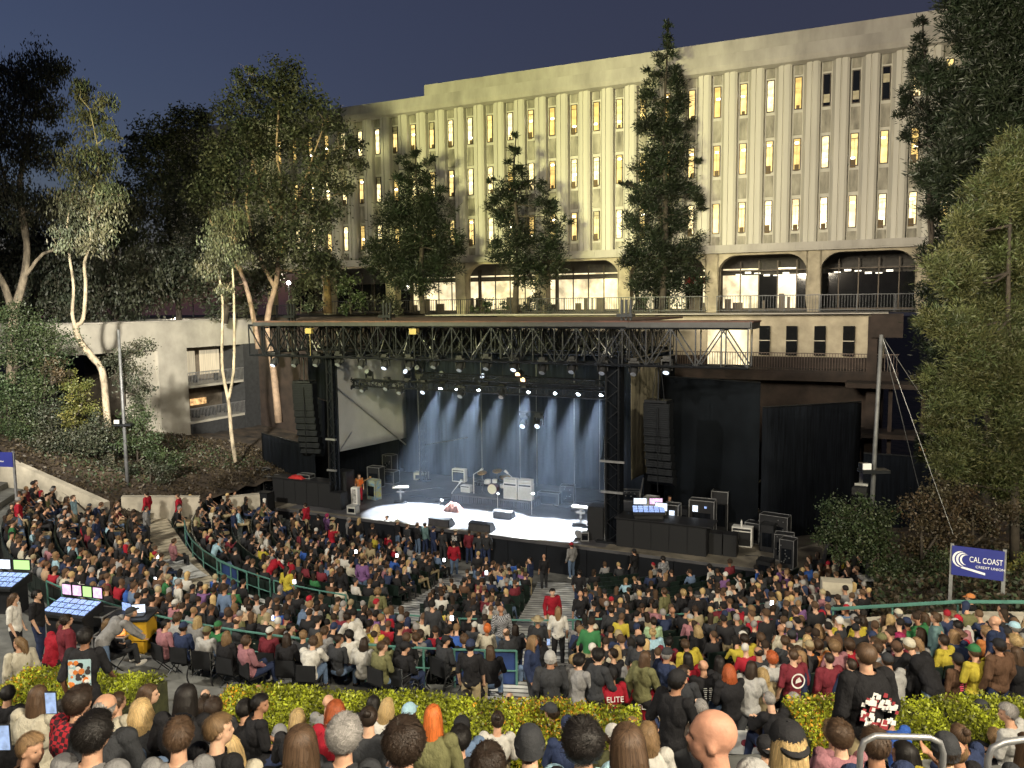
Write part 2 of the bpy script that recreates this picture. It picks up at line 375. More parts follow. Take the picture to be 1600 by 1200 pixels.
# arcade at ground level
piers = [-48.6, -42.3, -36.0, -29.65, -23.03, -16.77, -10.76, -4.45, 1.7, 7.8, 14, 20]
piers = [p - U0 for p in piers]
m = MB()
def arcp(xa, xb, zb, zt, rx=1.25, rz=1.35, n=8):
    P = [(xa, zb)]
    # slightly pinched towards the foot
    P += [(xa - 0.0 + 0.12, zb + 0.9)]
    for k in range(n + 1):
        t = math.pi / 2 * k / n; P.append((xa + .02 + rx * (1 - math.cos(t)), zt - rz * (1 - math.sin(t))))
    for k in range(n + 1):
        t = math.pi / 2 * (1 - k / n); P.append((xb - .02 - rx * (1 - math.cos(t)), zt - rz * (1 - math.sin(t))))
    P += [(xb - 0.12, zb + 0.9), (xb, zb)]
    return P
for a, b in zip(piers, piers[1:]):
    pw = 0.33; P = arcp(a + pw, b - pw, 12.4, 16.1)
    # outer boundary matched to the opening outline
    for (y, flip) in ((-0.05, 0), (0.75, 1)):
        n = len(P); vs = [(x, y, z) for x, z in P] + [(x, y, 16.3) for x, z in P]
        m.add(vs, [(k, k + 1, n + k + 1, n + k) for k in range(1, n - 2)])
        m.add([(a, y, 12.4), (P[0][0], y, 12.4), (P[1][0], y, P[1][1]), (P[1][0], y, 16.3), (a, y, 16.3)], [(0, 1, 2, 3, 4)])
        m.add([(b, y, 12.4), (P[-1][0], y, 12.4), (P[-2][0], y, P[-2][1]), (P[-2][0], y, 16.3), (b, y, 16.3)], [(0, 1, 2, 3, 4)])
    n = len(P); m.add([(x, -.05, z) for x, z in P] + [(x, .75, z) for x, z in P], [(k, k + 1, n + k + 1, n + k) for k in range(n - 1)])
m.build('arcade', mat('arcade_concrete', (0.40, 0.35, 0.25), 0.85, var=0.3, scale=1.3, bump=0.1), big)
# glazed hall behind the arches
gz = 3.2
m = MB(); m.box((piers[0] + piers[-1]) / 2, 8, 14.3, piers[-1] - piers[0], 8.0, 4.0); m.build('hall_wall', mat('hall_dark', (0.05, 0.045, 0.04), 0.7), big)
lit_u = {2: 0.9, 3: 1.0, 4: 1.0, 5: 0.75, 6: 0.55}
for k, (a, b) in enumerate(zip(piers, piers[1:])):
    if k > 8: break
    q = MB(); xx = a + 0.1; npan = 5
    st = (b - a - .2) / npan
    for j in range(npan + 1): q.box(xx + st * j, gz - .06, 14.15, 0.07, 0.08, 3.4)
    q.box((a + b) / 2, gz - .06, 14.95 if k < 6 else 15.2, b - a - .2, 0.08, 0.07); q.box((a + b) / 2, gz - .06, 12.55, b - a - .2, 0.08, 0.14)
    fo = q.build('window_frame', FRAME, big)
    for j in range(npan):
        lit = (k in (2, 3, 4)) or (k == 5 and j in (0, 2, 4)) or (k == 6 and j in (0, 1, 3))
        p_ = MB(); top = 14.9; p_.box(xx + st * (j + .5), gz, (12.65 + top) / 2, st - .05, 0.04, top - 12.65)
        if lit: p_.box(xx + st * (j + .5), gz, 15.3, st - .05, 0.03, .1)
        p_.build('pane', LITW if lit else GLASSD, fo)
    if k == 5:
        p_ = MB(); p_.box((a + b) / 2 + 1.3, gz - .12, 14.6, 1.6, .05, .45); p_.build('panel', REDW, fo)
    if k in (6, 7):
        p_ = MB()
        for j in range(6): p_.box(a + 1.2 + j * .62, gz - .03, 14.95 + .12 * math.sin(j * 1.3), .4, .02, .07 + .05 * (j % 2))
        p_.build('lamp', emit('reflection_glow', (0.95, 0.9, 0.75), 2.0), fo)  # no lamps here: glowing strips imitate lights reflected in the dark glass
m = MB(); rwf = random.Random(5)
for k in range(34):                     # tables, plants and people silhouettes inside and outside the glass
    x = rwf.uniform(piers[2], piers[7]); hh = rwf.uniform(.5, 1.2); m = MB(); m.box(x, gz - .35 + rwf.uniform(-.2, .1), 12.45 + hh / 2, rwf.uniform(.1, .7), .1, hh); m.build('table', FRAME, big)
# terrace slab and the lower building under it
t = thing('terrace_building', 'lower beige terrace building with narrow brown windows under the tall building', 'building', W(-9.76, 50.5, 0))
m = MB(); m.box(-5.5, 8, 11.05, 30, 15.8, 2.55); m.build('wall', mat('beige_render', (0.42, 0.37, 0.27), 0.85, var=0.25, scale=1.0), t)
m = MB(); m.box(-5.5, 7.6, 12.36, 30.3, 16.6, 0.07); m.build('floor_slab', CONC, t)
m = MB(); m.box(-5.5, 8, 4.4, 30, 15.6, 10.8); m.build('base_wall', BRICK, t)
w1 = MB(); w1.box(0, 0, 0, .62, .06, 1.75); w2 = MB(); w2.box(0, -.035, 0, .62, .03, .05)
for px_ in (1195, 1237, 1281, 1326, 1368):
    u_, z_ = on_v(px_, 535, 50.5); f_ = w1.build('window', GLASSD, t); f_.location = (u_ + 9.76, -0.12, 10.75)
    s_ = w2.build('sill', CREAM, f_)
# balcony with railing below those windows
m = MB(); m.box(3.5, -0.9, 9.0, 13.5, 1.7, 0.25); m.box(3.5, -1.75, 8.75, 13.5, .12, .5)
m.build('balcony_floor', BRICK, t)
m = MB()
for k in range(90): m.box(-3.2 + k * .15, -1.7, 9.6, .03, .03, .95)
m.box(3.5, -1.7, 10.1, 13.5, .05, .05); m.build('balcony_rail', mat('brown_rail', (0.09, 0.06, 0.045), 0.6), t)
m = MB(); m.box(8.9, -1.2, 6.2, .5, 1.2, 12.0); m.box(9.6, -1.3, 11.7, 1.6, 1.6, 1.3)
for k in range(3): m.box(9.9, -2.5, 8.5 - k * 2.7, 4.5, 2.2, .25)
for k in range(3): m.box(9.9 + k * 1.6, -2.5, 4.3, .2, .2, 8.5)
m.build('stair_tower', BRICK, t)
LITD = emit('stair_lamp_glow', (1.0, 0.45, 0.16), 0.8)
for k, (px_, py_) in enumerate(((1391, 741), (1387, 776), (1437, 764), (1441, 698), (1410, 806))):
    u_, z_ = on_v(px_, py_, 47.9); q = MB(); q.box(u_ + 9.76, -2.75, z_, .45 if k < 3 else .3, .05, .4 if k < 3 else .7); q.build('lit_opening', LITD, t)
q = MB()   # doorway lit behind the truss at its left end
for px_, w_ in ((1115, .75), (1133, .6), (1150, .8), (1163, .6)):
    u_, z_ = on_v(px_, 560, 50.35); q.box(u_ + 9.76, -.18, 10.4, w_, .05, 2.3)
q.build('lit_door', LITW, t)
# left part of the terrace
m = MB(); m.box(-51, 8, 6.1, 52, 15.8, 12.3)
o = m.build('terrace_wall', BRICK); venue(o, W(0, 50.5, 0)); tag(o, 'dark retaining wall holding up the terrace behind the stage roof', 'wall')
# railings on the terrace edge
def railing(name, label, p0, p1, z, h=1.0, step=.16, mm=DARKM, rail=.05, bal=.022, post=2.0, group=None):
    d = Vector((p1[0] - p0[0], p1[1] - p0[1])); L = d.length; t = thing(name, label, 'railing', W(p0[0], p0[1], z), -TH + math.atan2(d.y, d.x), group)
    m = MB(); m.box(L / 2, 0, h, L, rail, rail); m.box(L / 2, 0, .12, L, rail * .7, rail * .7); m.build('top_rail', mm, t)
    m = MB(); k = 0
    while k * step < L: m.box(k * step, 0, h / 2, bal, bal, h); k += 1
    k = 0
    while k * post < L: m.box(k * post, 0, h / 2, rail * 1.3, rail * 1.3, h + .04); k += 1
    m.build('balusters', mm, t); return t
railing('terrace_railing', 'dark railing along the terrace edge above the stage roof', (-40, 50.7), (-10.4, 50.7), 12.45)
railing('terrace_railing', 'dark railing along the terrace edge in front of the right hand arches', (-9.8, 50.7), (2.5, 50.7), 12.45)

# ================================================================ concrete block on the left
lb = thing('annex_building', 'grey concrete annex with two open balconies left of the stage', 'building', W(-47, 34.3, 0))
m = MB(); m.box(-6, 8.3, 11.1, 12, 16.6, 1.95); m.build('parapet_beam', LBW, lb)
m = MB(); m.box(-6.3, 8.5, 12.12, 11.8, 16.2, .08); m.build('roof', CONC, lb)
m = MB(); m.box(-1.35, 7.0, 5.2, 2.2, 3.8, 9.9); m.box(-.18, 7.6, 5.2, .35, 2.6, 9.88)
m.build('wall', LBW, lb)
m = MB(); m.box(-6.5, 12.5, 5.1, 8, 8.5, 10.1); m.build('inner_wall', mat('annex_inner', (0.2, 0.17, 0.13), 0.8), lb)
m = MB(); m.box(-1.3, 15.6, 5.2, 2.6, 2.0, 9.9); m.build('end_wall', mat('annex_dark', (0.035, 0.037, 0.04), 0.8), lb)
for z in (7.2, 4.5):
    m = MB(); m.box(-1.3, 11.6, z, 2.4, 6.0, .22); f_ = m.build('balcony_floor', LBW, lb)
    m = MB()
    for k in range(42): m.box(-.05, 8.95 + k * .14, z + .55, .03, .03, .95)
    m.box(-.05, 11.8, z + 1.05, .06, 5.8, .06); m.build('balcony_rail', GALV, lb)
m = MB(); m.box(-2.45, 10.6, 8.75, .06, 2.6, 1.9); m.box(-2.45, 13.4, 8.75, .06, 2.0, 1.9); m.build('lit_curtain', emit('lit_curtain', (1.0, 0.85, 0.58), 0.55, .25, 3, (1, 6, .2)), lb)
m = MB(); m.box(-2.4, 12.0, 5.7, .06, 1.6, .5); m.build('lit_opening', emit('balcony_glow', (1.0, 0.6, 0.25), 0.9, .6, 4), lb)
m = MB(); m.box(-2.3, 9.7, 5.6, .3, .7, .6); m.build('bin', mat('lime_plastic', (0.35, 0.55, 0.03), 0.5), lb)
m = MB()
rr = random.Random(4)
for k in range(18): MB().box(-1 - rr.random(), 9 + rr.random() * 5.5, rr.choice((7.35, 4.65)) + .3, .2, .25, .6).build('chair_back', DARKM, lb)
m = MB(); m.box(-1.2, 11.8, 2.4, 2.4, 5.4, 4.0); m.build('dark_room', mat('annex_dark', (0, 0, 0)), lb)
railing('roof_railing', 'dark railing on the annex roof beside the trees', (-50.5, 49.8), (-43, 50.3), 12.2)
# ================================================================ light masts
def mast(label, base, top, r=.12, plat=None):
    t = thing('light_mast', label, 'mast', base, 0); b = Vector(base); q = Vector(top) - b
    m = MB(); m.tube([(0, 0, 0), q * .5, q], [r, r * .85, r * .7], 10); m.build('pole', mat('weathered_mast', (.13, .135, .14), .55, .4, var=.3), t, smooth=True)
    m = MB(); m.box(0, 0, .03, .5, .5, .06); m.build('base_plate', GALV, t)
    if plat:
        p = q * plat; m = MB(); m.box(p.x, p.y, p.z, .9, .45, .1); m.box(p.x - .3, p.y, p.z + .16, .3, .3, .2); m.build('bracket', STEEL, t)
        m = MB(); m.box(p.x - .3, p.y - .17, p.z + .18, .26, .06, .2); m.build('lamp_head', emit('dim_lamp', (1, .95, .8), .6), t)
    return t
pb = W(-36.6, 29.2, 3.0)
dy = pb.y; mast('tall grey steel pole with a small lamp bracket on the brown bank', pb, on_Y(185, 515, dy), .10, .44)
pb2 = W(-.4, 28.3, 3.9)
mr_ = mast('tall grey steel pole with guy wires beside the round bush', pb2, on_Y(1377, 523, pb2.y), .085, .45)
m = MB(); q = on_Y(1377, 523, pb2.y) - pb2
for ex, ey, ez in ((3.0, 2.5, 2.0), (3.9, 1.5, 3.6), (2.2, -1.0, 1.8)): m.tube([q, (ex, ey, ez)], .01, 4)
m.build('guy_wire', GALV, mr_)
m = MB(); m.tube([on_Y(185, 515, dy) - pb, (-1.6, -.5, 6.5)], .018, 4)
# street lamps on the terrace
for px_, py_, e in ((300, 446, 60), (451, 442, 40), (276, 498, 60)):
    P = on_Y(px_, py_, 66 if px_ != 451 else 62); tt = thing('street_lamp', {300: 'tall street lamp shining white above the annex roof', 451: 'small street lamp glowing between the tree trunks', 276: 'low bright lamp at the edge of the annex roof'}[px_], 'lamp', (P.x, P.y, 12.3), 0)
    m = MB(); m.tube([(0, 0, 0), (0, 0, P.z - 12.3)], .05, 6); m.build('post', DARKM, tt)
    m = MB(); m.lathe([(.02, -.12), (.13, -.06), (.15, .04), (.06, .14)], 0, 0, P.z - 12.3, 10); m.build('lamp_globe', emit('globe', (1, .97, .88), 40), tt)
    l = bpy.data.lights.new('street_lamp_light', 'POINT'); l.energy = 400; l.color = (1, .9, .7); l.shadow_soft_size = .2
    lo = bpy.data.objects.new('street_lamp_light', l); COL.objects.link(lo); lo.location = (P.x, P.y - .3, P.z)
# ================================================================ the stage
def hz(x, y, z):
    d = ray(x, y); t = (z - H) / d.z; return Vector((d.x * t, d.y * t, z))
def V(name, label, cat, u, v, z=0.0, rz=0.0, group=None):
    return thing(name, label, cat, W(u, v, z), -TH + rz, group)
ZS = 1.5
st = V('concert_stage', 'low black open-air stage with a dark deck and pale front edge', 'stage', -20.4, 35.2)
m = MB(); m.box(1.4, 6.2, 1.42, 33.4, 12.4, .16); m.build('deck', DECK, st)
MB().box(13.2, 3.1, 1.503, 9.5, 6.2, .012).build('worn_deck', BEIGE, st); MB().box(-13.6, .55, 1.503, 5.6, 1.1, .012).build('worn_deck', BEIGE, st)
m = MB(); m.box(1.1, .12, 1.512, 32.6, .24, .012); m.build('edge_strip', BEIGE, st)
m = MB()
for k in range(16): m.box(-14.3 + k * 2.09, -.03, .68, 2.06, .06, 1.34)
m.build('fascia', FASC, st)
m = MB(); m.box(-1.0, 2.5, 1.509, .05, 4, .004, -.7); m.box(-7.2, 5.5, 1.509, .05, 5.5, .004, -.62); m.build('floor_marking', CREAM, st)
CARP = mat('white_dance_floor', (0.62, 0.62, 0.64), 0.6, var=0.08)
bw = V('side_wall', 'black painted panel wall closing the left end of the stage', 'wall', -38.7, 33.4)
m = MB(); m.box(1.6, -.1, 1.3, 3.2, .12, 3.3); m.box(3.3, 1.0, 1.3, .12, 2.3, 3.1); m.box(-.6, .4, 1.6, 1.2, .12, 3.6, -.6); m.build('panel', FASC, bw)
m = MB(); m.box(2.4, -.18, 2.2, .5, .02, .13); m.build('notice', CREAM, bw)
# stage roof
rf = V('stage_roof', 'flat rust-topped stage roof carried on a deep black steel truss', 'roof', -20.4, 36)
m = MB(); m.box(-1.9, 5.5, 12.22, 22.5, 11, .10); m.box(12, 1.3, 12.2, 6, 2.5, .08); m.build('roof_deck', ROOFR, rf)
m = MB(); m.box(-1.9, -.08, 12.1, 22.7, .12, .2); m.box(12.1, -.06, 12.08, 5.6, .12, .24); m.box(14.9, 1.2, 12.05, .12, 2.4, .34); m.build('roof_edge', ROOFG, rf)
def truss(m, p0, p1, w, h, step, r=.045, rd=.028, double=True):
    p0, p1 = Vector(p0), Vector(p1); d = (p1 - p0); L = d.length; d /= L
    s = Vector((-d.y, d.x, 0)).normalized() * w / 2; up = Vector((0, 0, h / 2))
    n = max(1, int(round(L / step)))
    cs = [s + up, s - up, -s + up, -s - up]
    for c in cs: m.tube([p0 + c, p1 + c], r, 5)
    for i in range(n + 1):
        q = p0 + d * (L * i / n)
        for a, b in ((0, 1), (2, 3), (0, 2), (1, 3)): m.tube([q + cs[a], q + cs[b]], rd, 4, False)
        if i < n:
            q2 = p0 + d * (L * (i + 1) / n)
            for a, b in ((0, 1), (2, 3), (0, 2), (1, 3)):
                if (i % 2): a, b = b, a
                m.tube([q + cs[a], q2 + cs[b]], rd, 4, False)
m = MB(); truss(m, (-13.7, .55, 11.15), (14.8, .55, 11.05), 1.1, 1.75, 1.12, .06, .04); m.build('front_truss', STEEL, rf)
m = MB()
for y in (3.6, 6.8, 10.6): truss(m, (-13.6, y, 11.2), (8.8, y, 11.2), .9, 1.5, 1.3, .05, .032)
m.build('rear_truss', STEEL, rf)
for x in (-13.5, -8.2, -3, 2.5, 8.6):
    m = MB(); truss(m, (x, 1.2, 11.1), (x, 10.4, 11.1), .7, 1.5, 1.1, .05, .03); m.build('side_truss', STEEL, rf)
m = MB()
rr = random.Random(2)
for k in range(46):     # cross bracing rods seen through the chords
    x = rr.uniform(-13, 8); y = rr.uniform(1.5, 8); m.tube([(x, y, 10.4), (x + rr.uniform(-1.4, 1.4), y + rr.uniform(-.5, 1), 11.95)], .028, 4)
m.build('bracing', GALV, rf)
for k, x in enumerate((-9.2, -2.3)):
    m = MB(); m.box(x, .0, 11.72, .42, .3, .3); m.tube([(x, 0, 11.6), (x, 0, 10.2)], .015, 4); m.build('chain_hoist', mat('hoist_yellow', (0.35, 0.27, 0.1), 0.5), rf)
m = MB()
for x in (-11.5, -4.8, 8.9):
    for k in range(3): m.box(x + k * .22 - .2, 1.2, 12.75, .1, .1, 1.0)
    m.box(x, 1.2, 12.5, .8, .5, .15)
m.build('mast_head', STEEL, rf)
# towers
for k, (u_, v_, lab, w_) in enumerate(((-28.75, 36.7, 'black front stage mast on the left with a bright steel edge', .36), (-11.9, 36.7, 'thick black front stage mast between the lit floor and the right mixing desk', .62), (-27.6, 44.6, 'slim rear stage mast in front of the backdrop', .3), (-12.3, 45, 'rear stage mast half hidden behind the right front mast', .3))):
    t = V('stage_mast', lab, 'mast', u_, v_, ZS)
    m = MB(); truss(m, (0, 0, 0), (0, 0.001, 8.8), w_, w_, .5) if False else None
    for sx in (-1, 1):
        for sy in (-1, 1): m.tube([(sx * w_ / 2, sy * w_ / 2, 0), (sx * w_ / 2, sy * w_ / 2, 9.1)], .05, 6)
    n = 18
    for i in range(n):
        z0, z1 = 9.0 * i / n, 9.0 * (i + 1) / n; a = 1 if i % 2 else -1
        for s_ in (-1, 1):
            m.tube([(a * w_ / 2, s_ * w_ / 2, z0), (-a * w_ / 2, s_ * w_ / 2, z1)], .025, 4, False)
            m.tube([(s_ * w_ / 2, a * w_ / 2, z0), (s_ * w_ / 2, -a * w_ / 2, z1)], .025, 4, False)
    m.build('lattice', STEEL, t)
    if k < 2:
        m = MB(); m.box(.0, .12, 4.5, w_ * 1.15, w_ * .9, 8.9); m.build('cloth_cover', MATTE, t)
        m = MB(); m.tube([(-w_ * .62, -w_ * .45, .0), (-w_ * .62, -w_ * .45, 4.6 if k == 0 else 5.2)], .045, 8); m.build('steel_pipe', CHROME, t)
        m = MB(); m.box(0, -w_ * .6, 4.0, w_ * 2.0, .12, .1); m.box(0, -w_ * .6, 2.2 + .3 * k, w_ * 1.8, .12, .1); m.build('clamp', GALV, t)
    if k == 2: MB().tube([(-.2, -.2, 0), (-.2, -.2, 7)], .04, 8).build('steel_pipe', CHROME, t)
    m = MB(); m.box(0, 0, .05, w_ * 2.4, w_ * 2.0, .1); m.build('base_plate', STEEL, t)
# drapes
def cloth(name, label, p0, p1, zb0, zb1, zt, mm, n=40, amp=.06, sag=0.0, cat='curtain'):
    d = Vector((p1[0] - p0[0], p1[1] - p0[1])); L = d.length; t = V(name, label, cat, p0[0], p0[1], 0, math.atan2(d.y, d.x)); m = MB(); rr = random.Random(len(label)); nz = 10
    ph = [rr.uniform(-1, 1) for _ in range(n + 1)]
    for j in range(nz + 1):
        for i in range(n + 1):
            s = i / n; zb = zb0 + (zb1 - zb0) * s - sag * math.sin(math.pi * s); q = j / nz
            y = amp * (math.sin(i * 1.9 + ph[i]) * (0.4 + .6 * q) + .6 * math.sin(s * 9 + q * 2))
            m.v.append((s * L, y, zb + (zt - zb) * q))
    for j in range(nz):
        for i in range(n):
            b = j * (n + 1) + i; m.f.append((b, b + 1, b + n + 2, b + n + 1)); m.m.append(0)
    o = m.build('cloth_sheet', mm, t, smooth=True); md = o.modifiers.new('s', 'SOLIDIFY'); md.thickness = .02
    m = MB(); m.tube([(0, 0, zt + .04), (L, 0, zt + .04)], .04, 6); m.build('top_pipe', STEEL, t); return t
cloth('stage_backdrop', 'tall dark blue-grey cloth backdrop behind the drum kit', (-30.5, 46.6), (-11.5, 46.6), 1.52, 1.52, 10.3, DRAPE, 150, .07)
cloth('side_curtain', 'black side curtain at the rear left of the stage', (-33.5, 40.5), (-30.6, 46.4), 1.52, 1.52, 10, MATTE, 40, .08)
cloth('side_curtain', 'black side curtain between the right mast and the backdrop', (-11.9, 42.0), (-11.4, 46.4), 1.52, 1.52, 10, MATTE, 30, .06)
SCR1 = mat('grey_scrim', (0.50, 0.51, 0.47), 0.9, var=0.1, scale=.6); SCR2 = mat('olive_scrim', (0.17, 0.155, 0.105), 0.9, var=0.2, scale=1.3)
a = cloth('side_scrim', 'plain grey mesh scrim hung on the left side of the stage opening', (-29, 37.1), (-29, 44.7), 4.6, 4.3, 10.1, SCR1, 16, .015)
cloth('side_scrim', 'olive brown scrim hung behind the right speaker tower', (-11.5, 38.2), (-11.3, 42.6), 4.25, 4.1, 10.1, SCR2, 26, .05)
cloth('side_curtain', 'broad black masking wall right of the right speaker tower', (-10.6, 41.2), (-5.5, 39.4), 1.52, 1.52, 9.2, mat('masking_cloth', (0.006, 0.008, 0.011), .95, spec=.08, var=.3, scale=.5), 8, .01)
cloth('side_curtain', 'black masking panel at the far right end of the stage', (-5.4, 39.5), (-1.2, 43.5), .2, .2, 8.0, MATTE, 12, .02)
cloth('side_curtain', 'black masking wall below the dark shrubs at the stage end', (-1.0, 43.5), (2.5, 43.5), .2, .2, 5.4, MATTE, 12, .02)
cloth('side_curtain', 'black cloth wall left of the left speaker tower', (-37.2, 40), (-30.5, 37.2), 1.5, 1.5, 4.8, MATTE, 40, .04)
cloth('side_curtain', 'tall dark cloth panel behind the left speaker tower', (-34.6, 41.5), (-30.2, 38.5), 1.52, 1.52, 7.3, MATTE, 24, .04)
t = V('brace_pipe', 'long diagonal steel brace crossing the grey side scrim', 'pipe', -28.85, 37.2)
m = MB(); m.tube([(0, 0.1, 8.4), (0.0, 7.2, 3.9)], .05, 6); m.tube([(0, -.2, 4.4), (0, 1.4, 5.6)], .035, 6); m.build('pipe', GALV, t)
t = V('brace_pipe', 'short steel brace pipe stretching right from the rear mast', 'pipe', -27.6, 44.6)
m = MB(); m.tube([(0, 0, 3.9), (3.3, .1, 4.6)], .045, 6); m.build('pipe', CHROME, t)
t = V('brace_pipe', 'bent steel brace foot beside the right front mast', 'pipe', -11.5, 37.4)
m = MB(); m.tube([(0, 0, 2.2), (.5, .5, 3.3), (.6, .9, 4.4)], .04, 6); m.build('pipe', GALV, t)
# vertical cables in front of the backdrop
for k, (px_, lab) in enumerate(((752, 'thin hanging cable above the drum kit'), (812, 'thin hanging cable right of the drum kit'), (838, 'thin hanging cable under the pair of hung lights'), (897, 'thin hanging cable near the right of the backdrop'), (937, 'thin hanging cable at the right edge of the backdrop'))):
    u_, z_ = on_v(px_, 640, 45.6); t = V('hanging_cable', lab, 'cable', u_, 45.6); MBt = MB().tube([(0, 0, 1.6), (0, 0, 9.5)], .018, 4); MBt.build('strand', GALV, t)
# speaker towers
cab = MB(); cab.box(0, 0, 0, 1.28, .55, .40, 0, 1); cabm = cab.mesh('speaker_cabinet', mat('speaker_black', (0.008, 0.010, 0.013), 0.8, spec=.15, var=.3, scale=12))
gr = MB()
for k in range(4): gr.box(0, -.285, -.15 + .1 * k, 1.18, .02, .045)
grm = gr.mesh('grille', mat('grille_grey', (0.014, 0.016, 0.02), 0.8, .0, spec=.2))
for u_, v_, zt, n, lab, yaw in ((-30.7, 36.7, 8.45, 11, 'curved black line array speaker column hanging at the left of the stage', .2), (-9.75, 36.7, 8.2, 10, 'curved black line array speaker column hanging at the right of the stage', -.1)):
    t = V('line_array', lab, 'speaker', u_, v_, 0, yaw)
    z = zt; y = 0; a = 0.02
    for k in range(n):
        c = link('speaker_cabinet', cabm, t); c.location = (0, y, z); c.rotation_euler = (-a * 1.4, 0, 0); g = link('grille', grm, c)
        z -= .405 * math.cos(a); y += .405 * math.sin(a); a += .035
    m = MB(); m.box(0, 0, zt + .3, 1.1, .8, .12); m.bar((0, 0, zt + .3), (0, 0, 10.3), .08); m.bar((-.3, 0, zt + .3), (-.1, 0, 10.3), .03); m.bar((.3, 0, zt + .3), (.1, 0, 10.3), .03)
    m.build('rigging_frame', STEEL, t)
    m = MB(); m.tube([(.1, -.36, zt), (.12, -.3, zt - 4)], .03, 4); m.build('hanging_cable', STEEL, t)
# lighting trusses
def lamp_mesh():
    b = MB(); b.lathe([(.06, .16), (.13, .12), (.15, -.05), (.14, -.2), (.12, -.22)], 0, 0, 0, 10); return b
yk = MB(); yk.box(-.19, 0, .08, .03, .1, .34); yk.box(.19, 0, .08, .03, .1, .34); yk.box(0, 0, .27, .41, .14, .08); yk.box(0, 0, .36, .24, .24, .12)
ykm = yk.mesh('yoke', BLACK); bodm = lamp_mesh().mesh('lamp_body', BLACK)
lens = MB(); lens.lathe([(.115, 0), (.11, -.015)], 0, 0, -.215, 10)
LENSD = mat('lens', (0.3, 0.33, 0.4), 0.08, 0.2); BRIGHT = emit('beam_lens', (0.80, 0.90, 1.0), 60); WARMB = emit('warm_lens', (1.0, 0.6, 0.3), 5); COOLB = emit('cool_lens', (0.75, 0.85, 1), 1.6)
lensm = {k: lens.mesh('lens', v) for k, v in (('d', LENSD), ('b', BRIGHT), ('w', WARMB), ('c', COOLB))}
LG = 'moving head lights on the stage trusses'
def mover(label, u_, v_, z_, kind='d', rx=0.0, up=False, sc=1.0, group=None):
    t = V('moving_light', label, 'stage light', u_, v_, z_, 0, group); t.scale = (sc, sc, sc)
    y_ = link('yoke', ykm, t); y_.rotation_euler = (math.pi if up else 0, 0, 0)
    b_ = link('lamp_body', bodm, t); b_.rotation_euler = (rx, 0, 0); l_ = link('lens', lensm[kind], b_); return t
lt = V('lighting_truss', 'black box truss with lights across the front of the stage opening', 'truss', -21.5, 39)
m = MB(); truss(m, (-8.6, 0, 8.55), (8.6, 0, 8.4), .4, .4, .5, .035, .02); truss(m, (-2, -.9, 9.2), (8.2, -.9, 9.1), .3, .3, .6, .03, .018); m.build('lattice', STEEL, lt)
m = MB()
for x in (-8, -3, 2.5, 8): m.bar((x, 0, 8.7), (x, 0, 10.3), .04)
m.tube([(-8, .1, 8.75), (-5, .1, 8.6), (-2, .1, 8.8), (3, .1, 8.6), (8, .1, 8.75)], .05, 5); m.build('hanger', BLACK, lt)
lt2 = V('lighting_truss', 'black rear truss carrying the bright white spotlights', 'truss', -19.5, 42)
m = MB(); truss(m, (-6, 0, 8.62), (6.2, 0, 8.65), .35, .35, .5, .03, .02); m.build('lattice', STEEL, lt2)
m = MB()
for x in (-5.5, 0, 5.8): m.bar((x, 0, 8.7), (x, 0, 10.3), .04)
m.build('hanger', BLACK, lt2)
places = ['far left', 'second from the left', 'third from the left', 'fourth from the left', 'fifth from the left', 'third from the right', 'second from the right', 'far right']
BU = [-24.6, -23.45, -21.97, -20.4, -18.75, -17.1, -15.7, -14.36]
for k, u_ in enumerate(BU):
    mover('bright spotlight %s in the row throwing visible beams' % places[k], u_, 42, 8.2, 'b', R(-38), group='spotlights throwing beams through the smoke')
    jit = (.0, -.25, .3, -.2, .15, .3, -.1, .1)[k]
    s_ = spot('stage_spot', W(u_, 41.82, 8.0), W(u_ - .2 + jit, 37.55 + .35 * math.sin(k * 2.1), 1.5), 48000 * (1, .8, 1.15, .7, 1.05, .9, 1.2, 1)[k], 26.5, 0.22, (0.84, 0.92, 1.0), .22)
for k, (px_, py_, up, lab) in enumerate(((526, 572, 1, 'pair of bulbs beside the top of the left mast'), (540, 577, 1, 'lamp head standing right beside the left mast top'), (577, 583, 1, 'lamp standing on the truss over the grey scrim'), (637, 583, 1, 'lamp standing on the truss above the scrim corner'), (655, 577, 1, 'flat lamp standing right of the scrim corner'), (693, 586, 1, 'lamp standing on the truss above the first beam'), (757, 590, 1, 'lamp standing on the truss above the drums'),
        (568, 606, 0, 'lamp hanging under the truss over the scrim'), (626, 609, 0, 'lamp hanging under the truss at the scrim corner'), (663, 608, 0, 'lamp hanging left of the first beam'), (721, 614, 0, 'lamp hanging between the first two beams'), (785, 615, 0, 'dark lamp hanging left of the warm pair'), (548, 603, 0, 'lamp hanging close to the left mast'), (605, 603, 0, 'lamp hanging half way over the scrim'))):
    u_, z_ = on_v(px_, py_, 39); mover(lab, u_, 39, z_, 'c' if k % 3 == 0 else 'd', R(-50) if not up else R(-115), bool(up), 1.25, LG)
for px_, py_, lab in ((812, 583, 'upper lamp of the warm glowing pair on the truss'), (820, 591, 'lower lamp of the warm glowing pair on the truss')):
    u_, z_ = on_v(px_, py_, 38.6); mover(lab, u_, 38.6, z_, 'w', R(-75), True, 1.2, LG)
for px_, lab in ((819, 'left lamp of the pair hung low before the backdrop'), (842, 'right lamp of the pair hung low before the backdrop')):
    u_, z_ = on_v(px_, 661, 44); mover(lab, u_, 44, z_, 'c', R(-60), False, 1.5, LG)
t = V('hanging_bar', 'short black bar holding two lamps before the backdrop', 'bar', on_v(830, 650, 44)[0], 44)
m = MB(); m.box(0, 0, 6.55, 1.6, .1, .1); m.bar((-.5, 0, 6.55), (-.5, 0, 10.3), .03); m.bar((.5, 0, 6.55), (.5, 0, 10.3), .03); m.build('bar', STEEL, t)
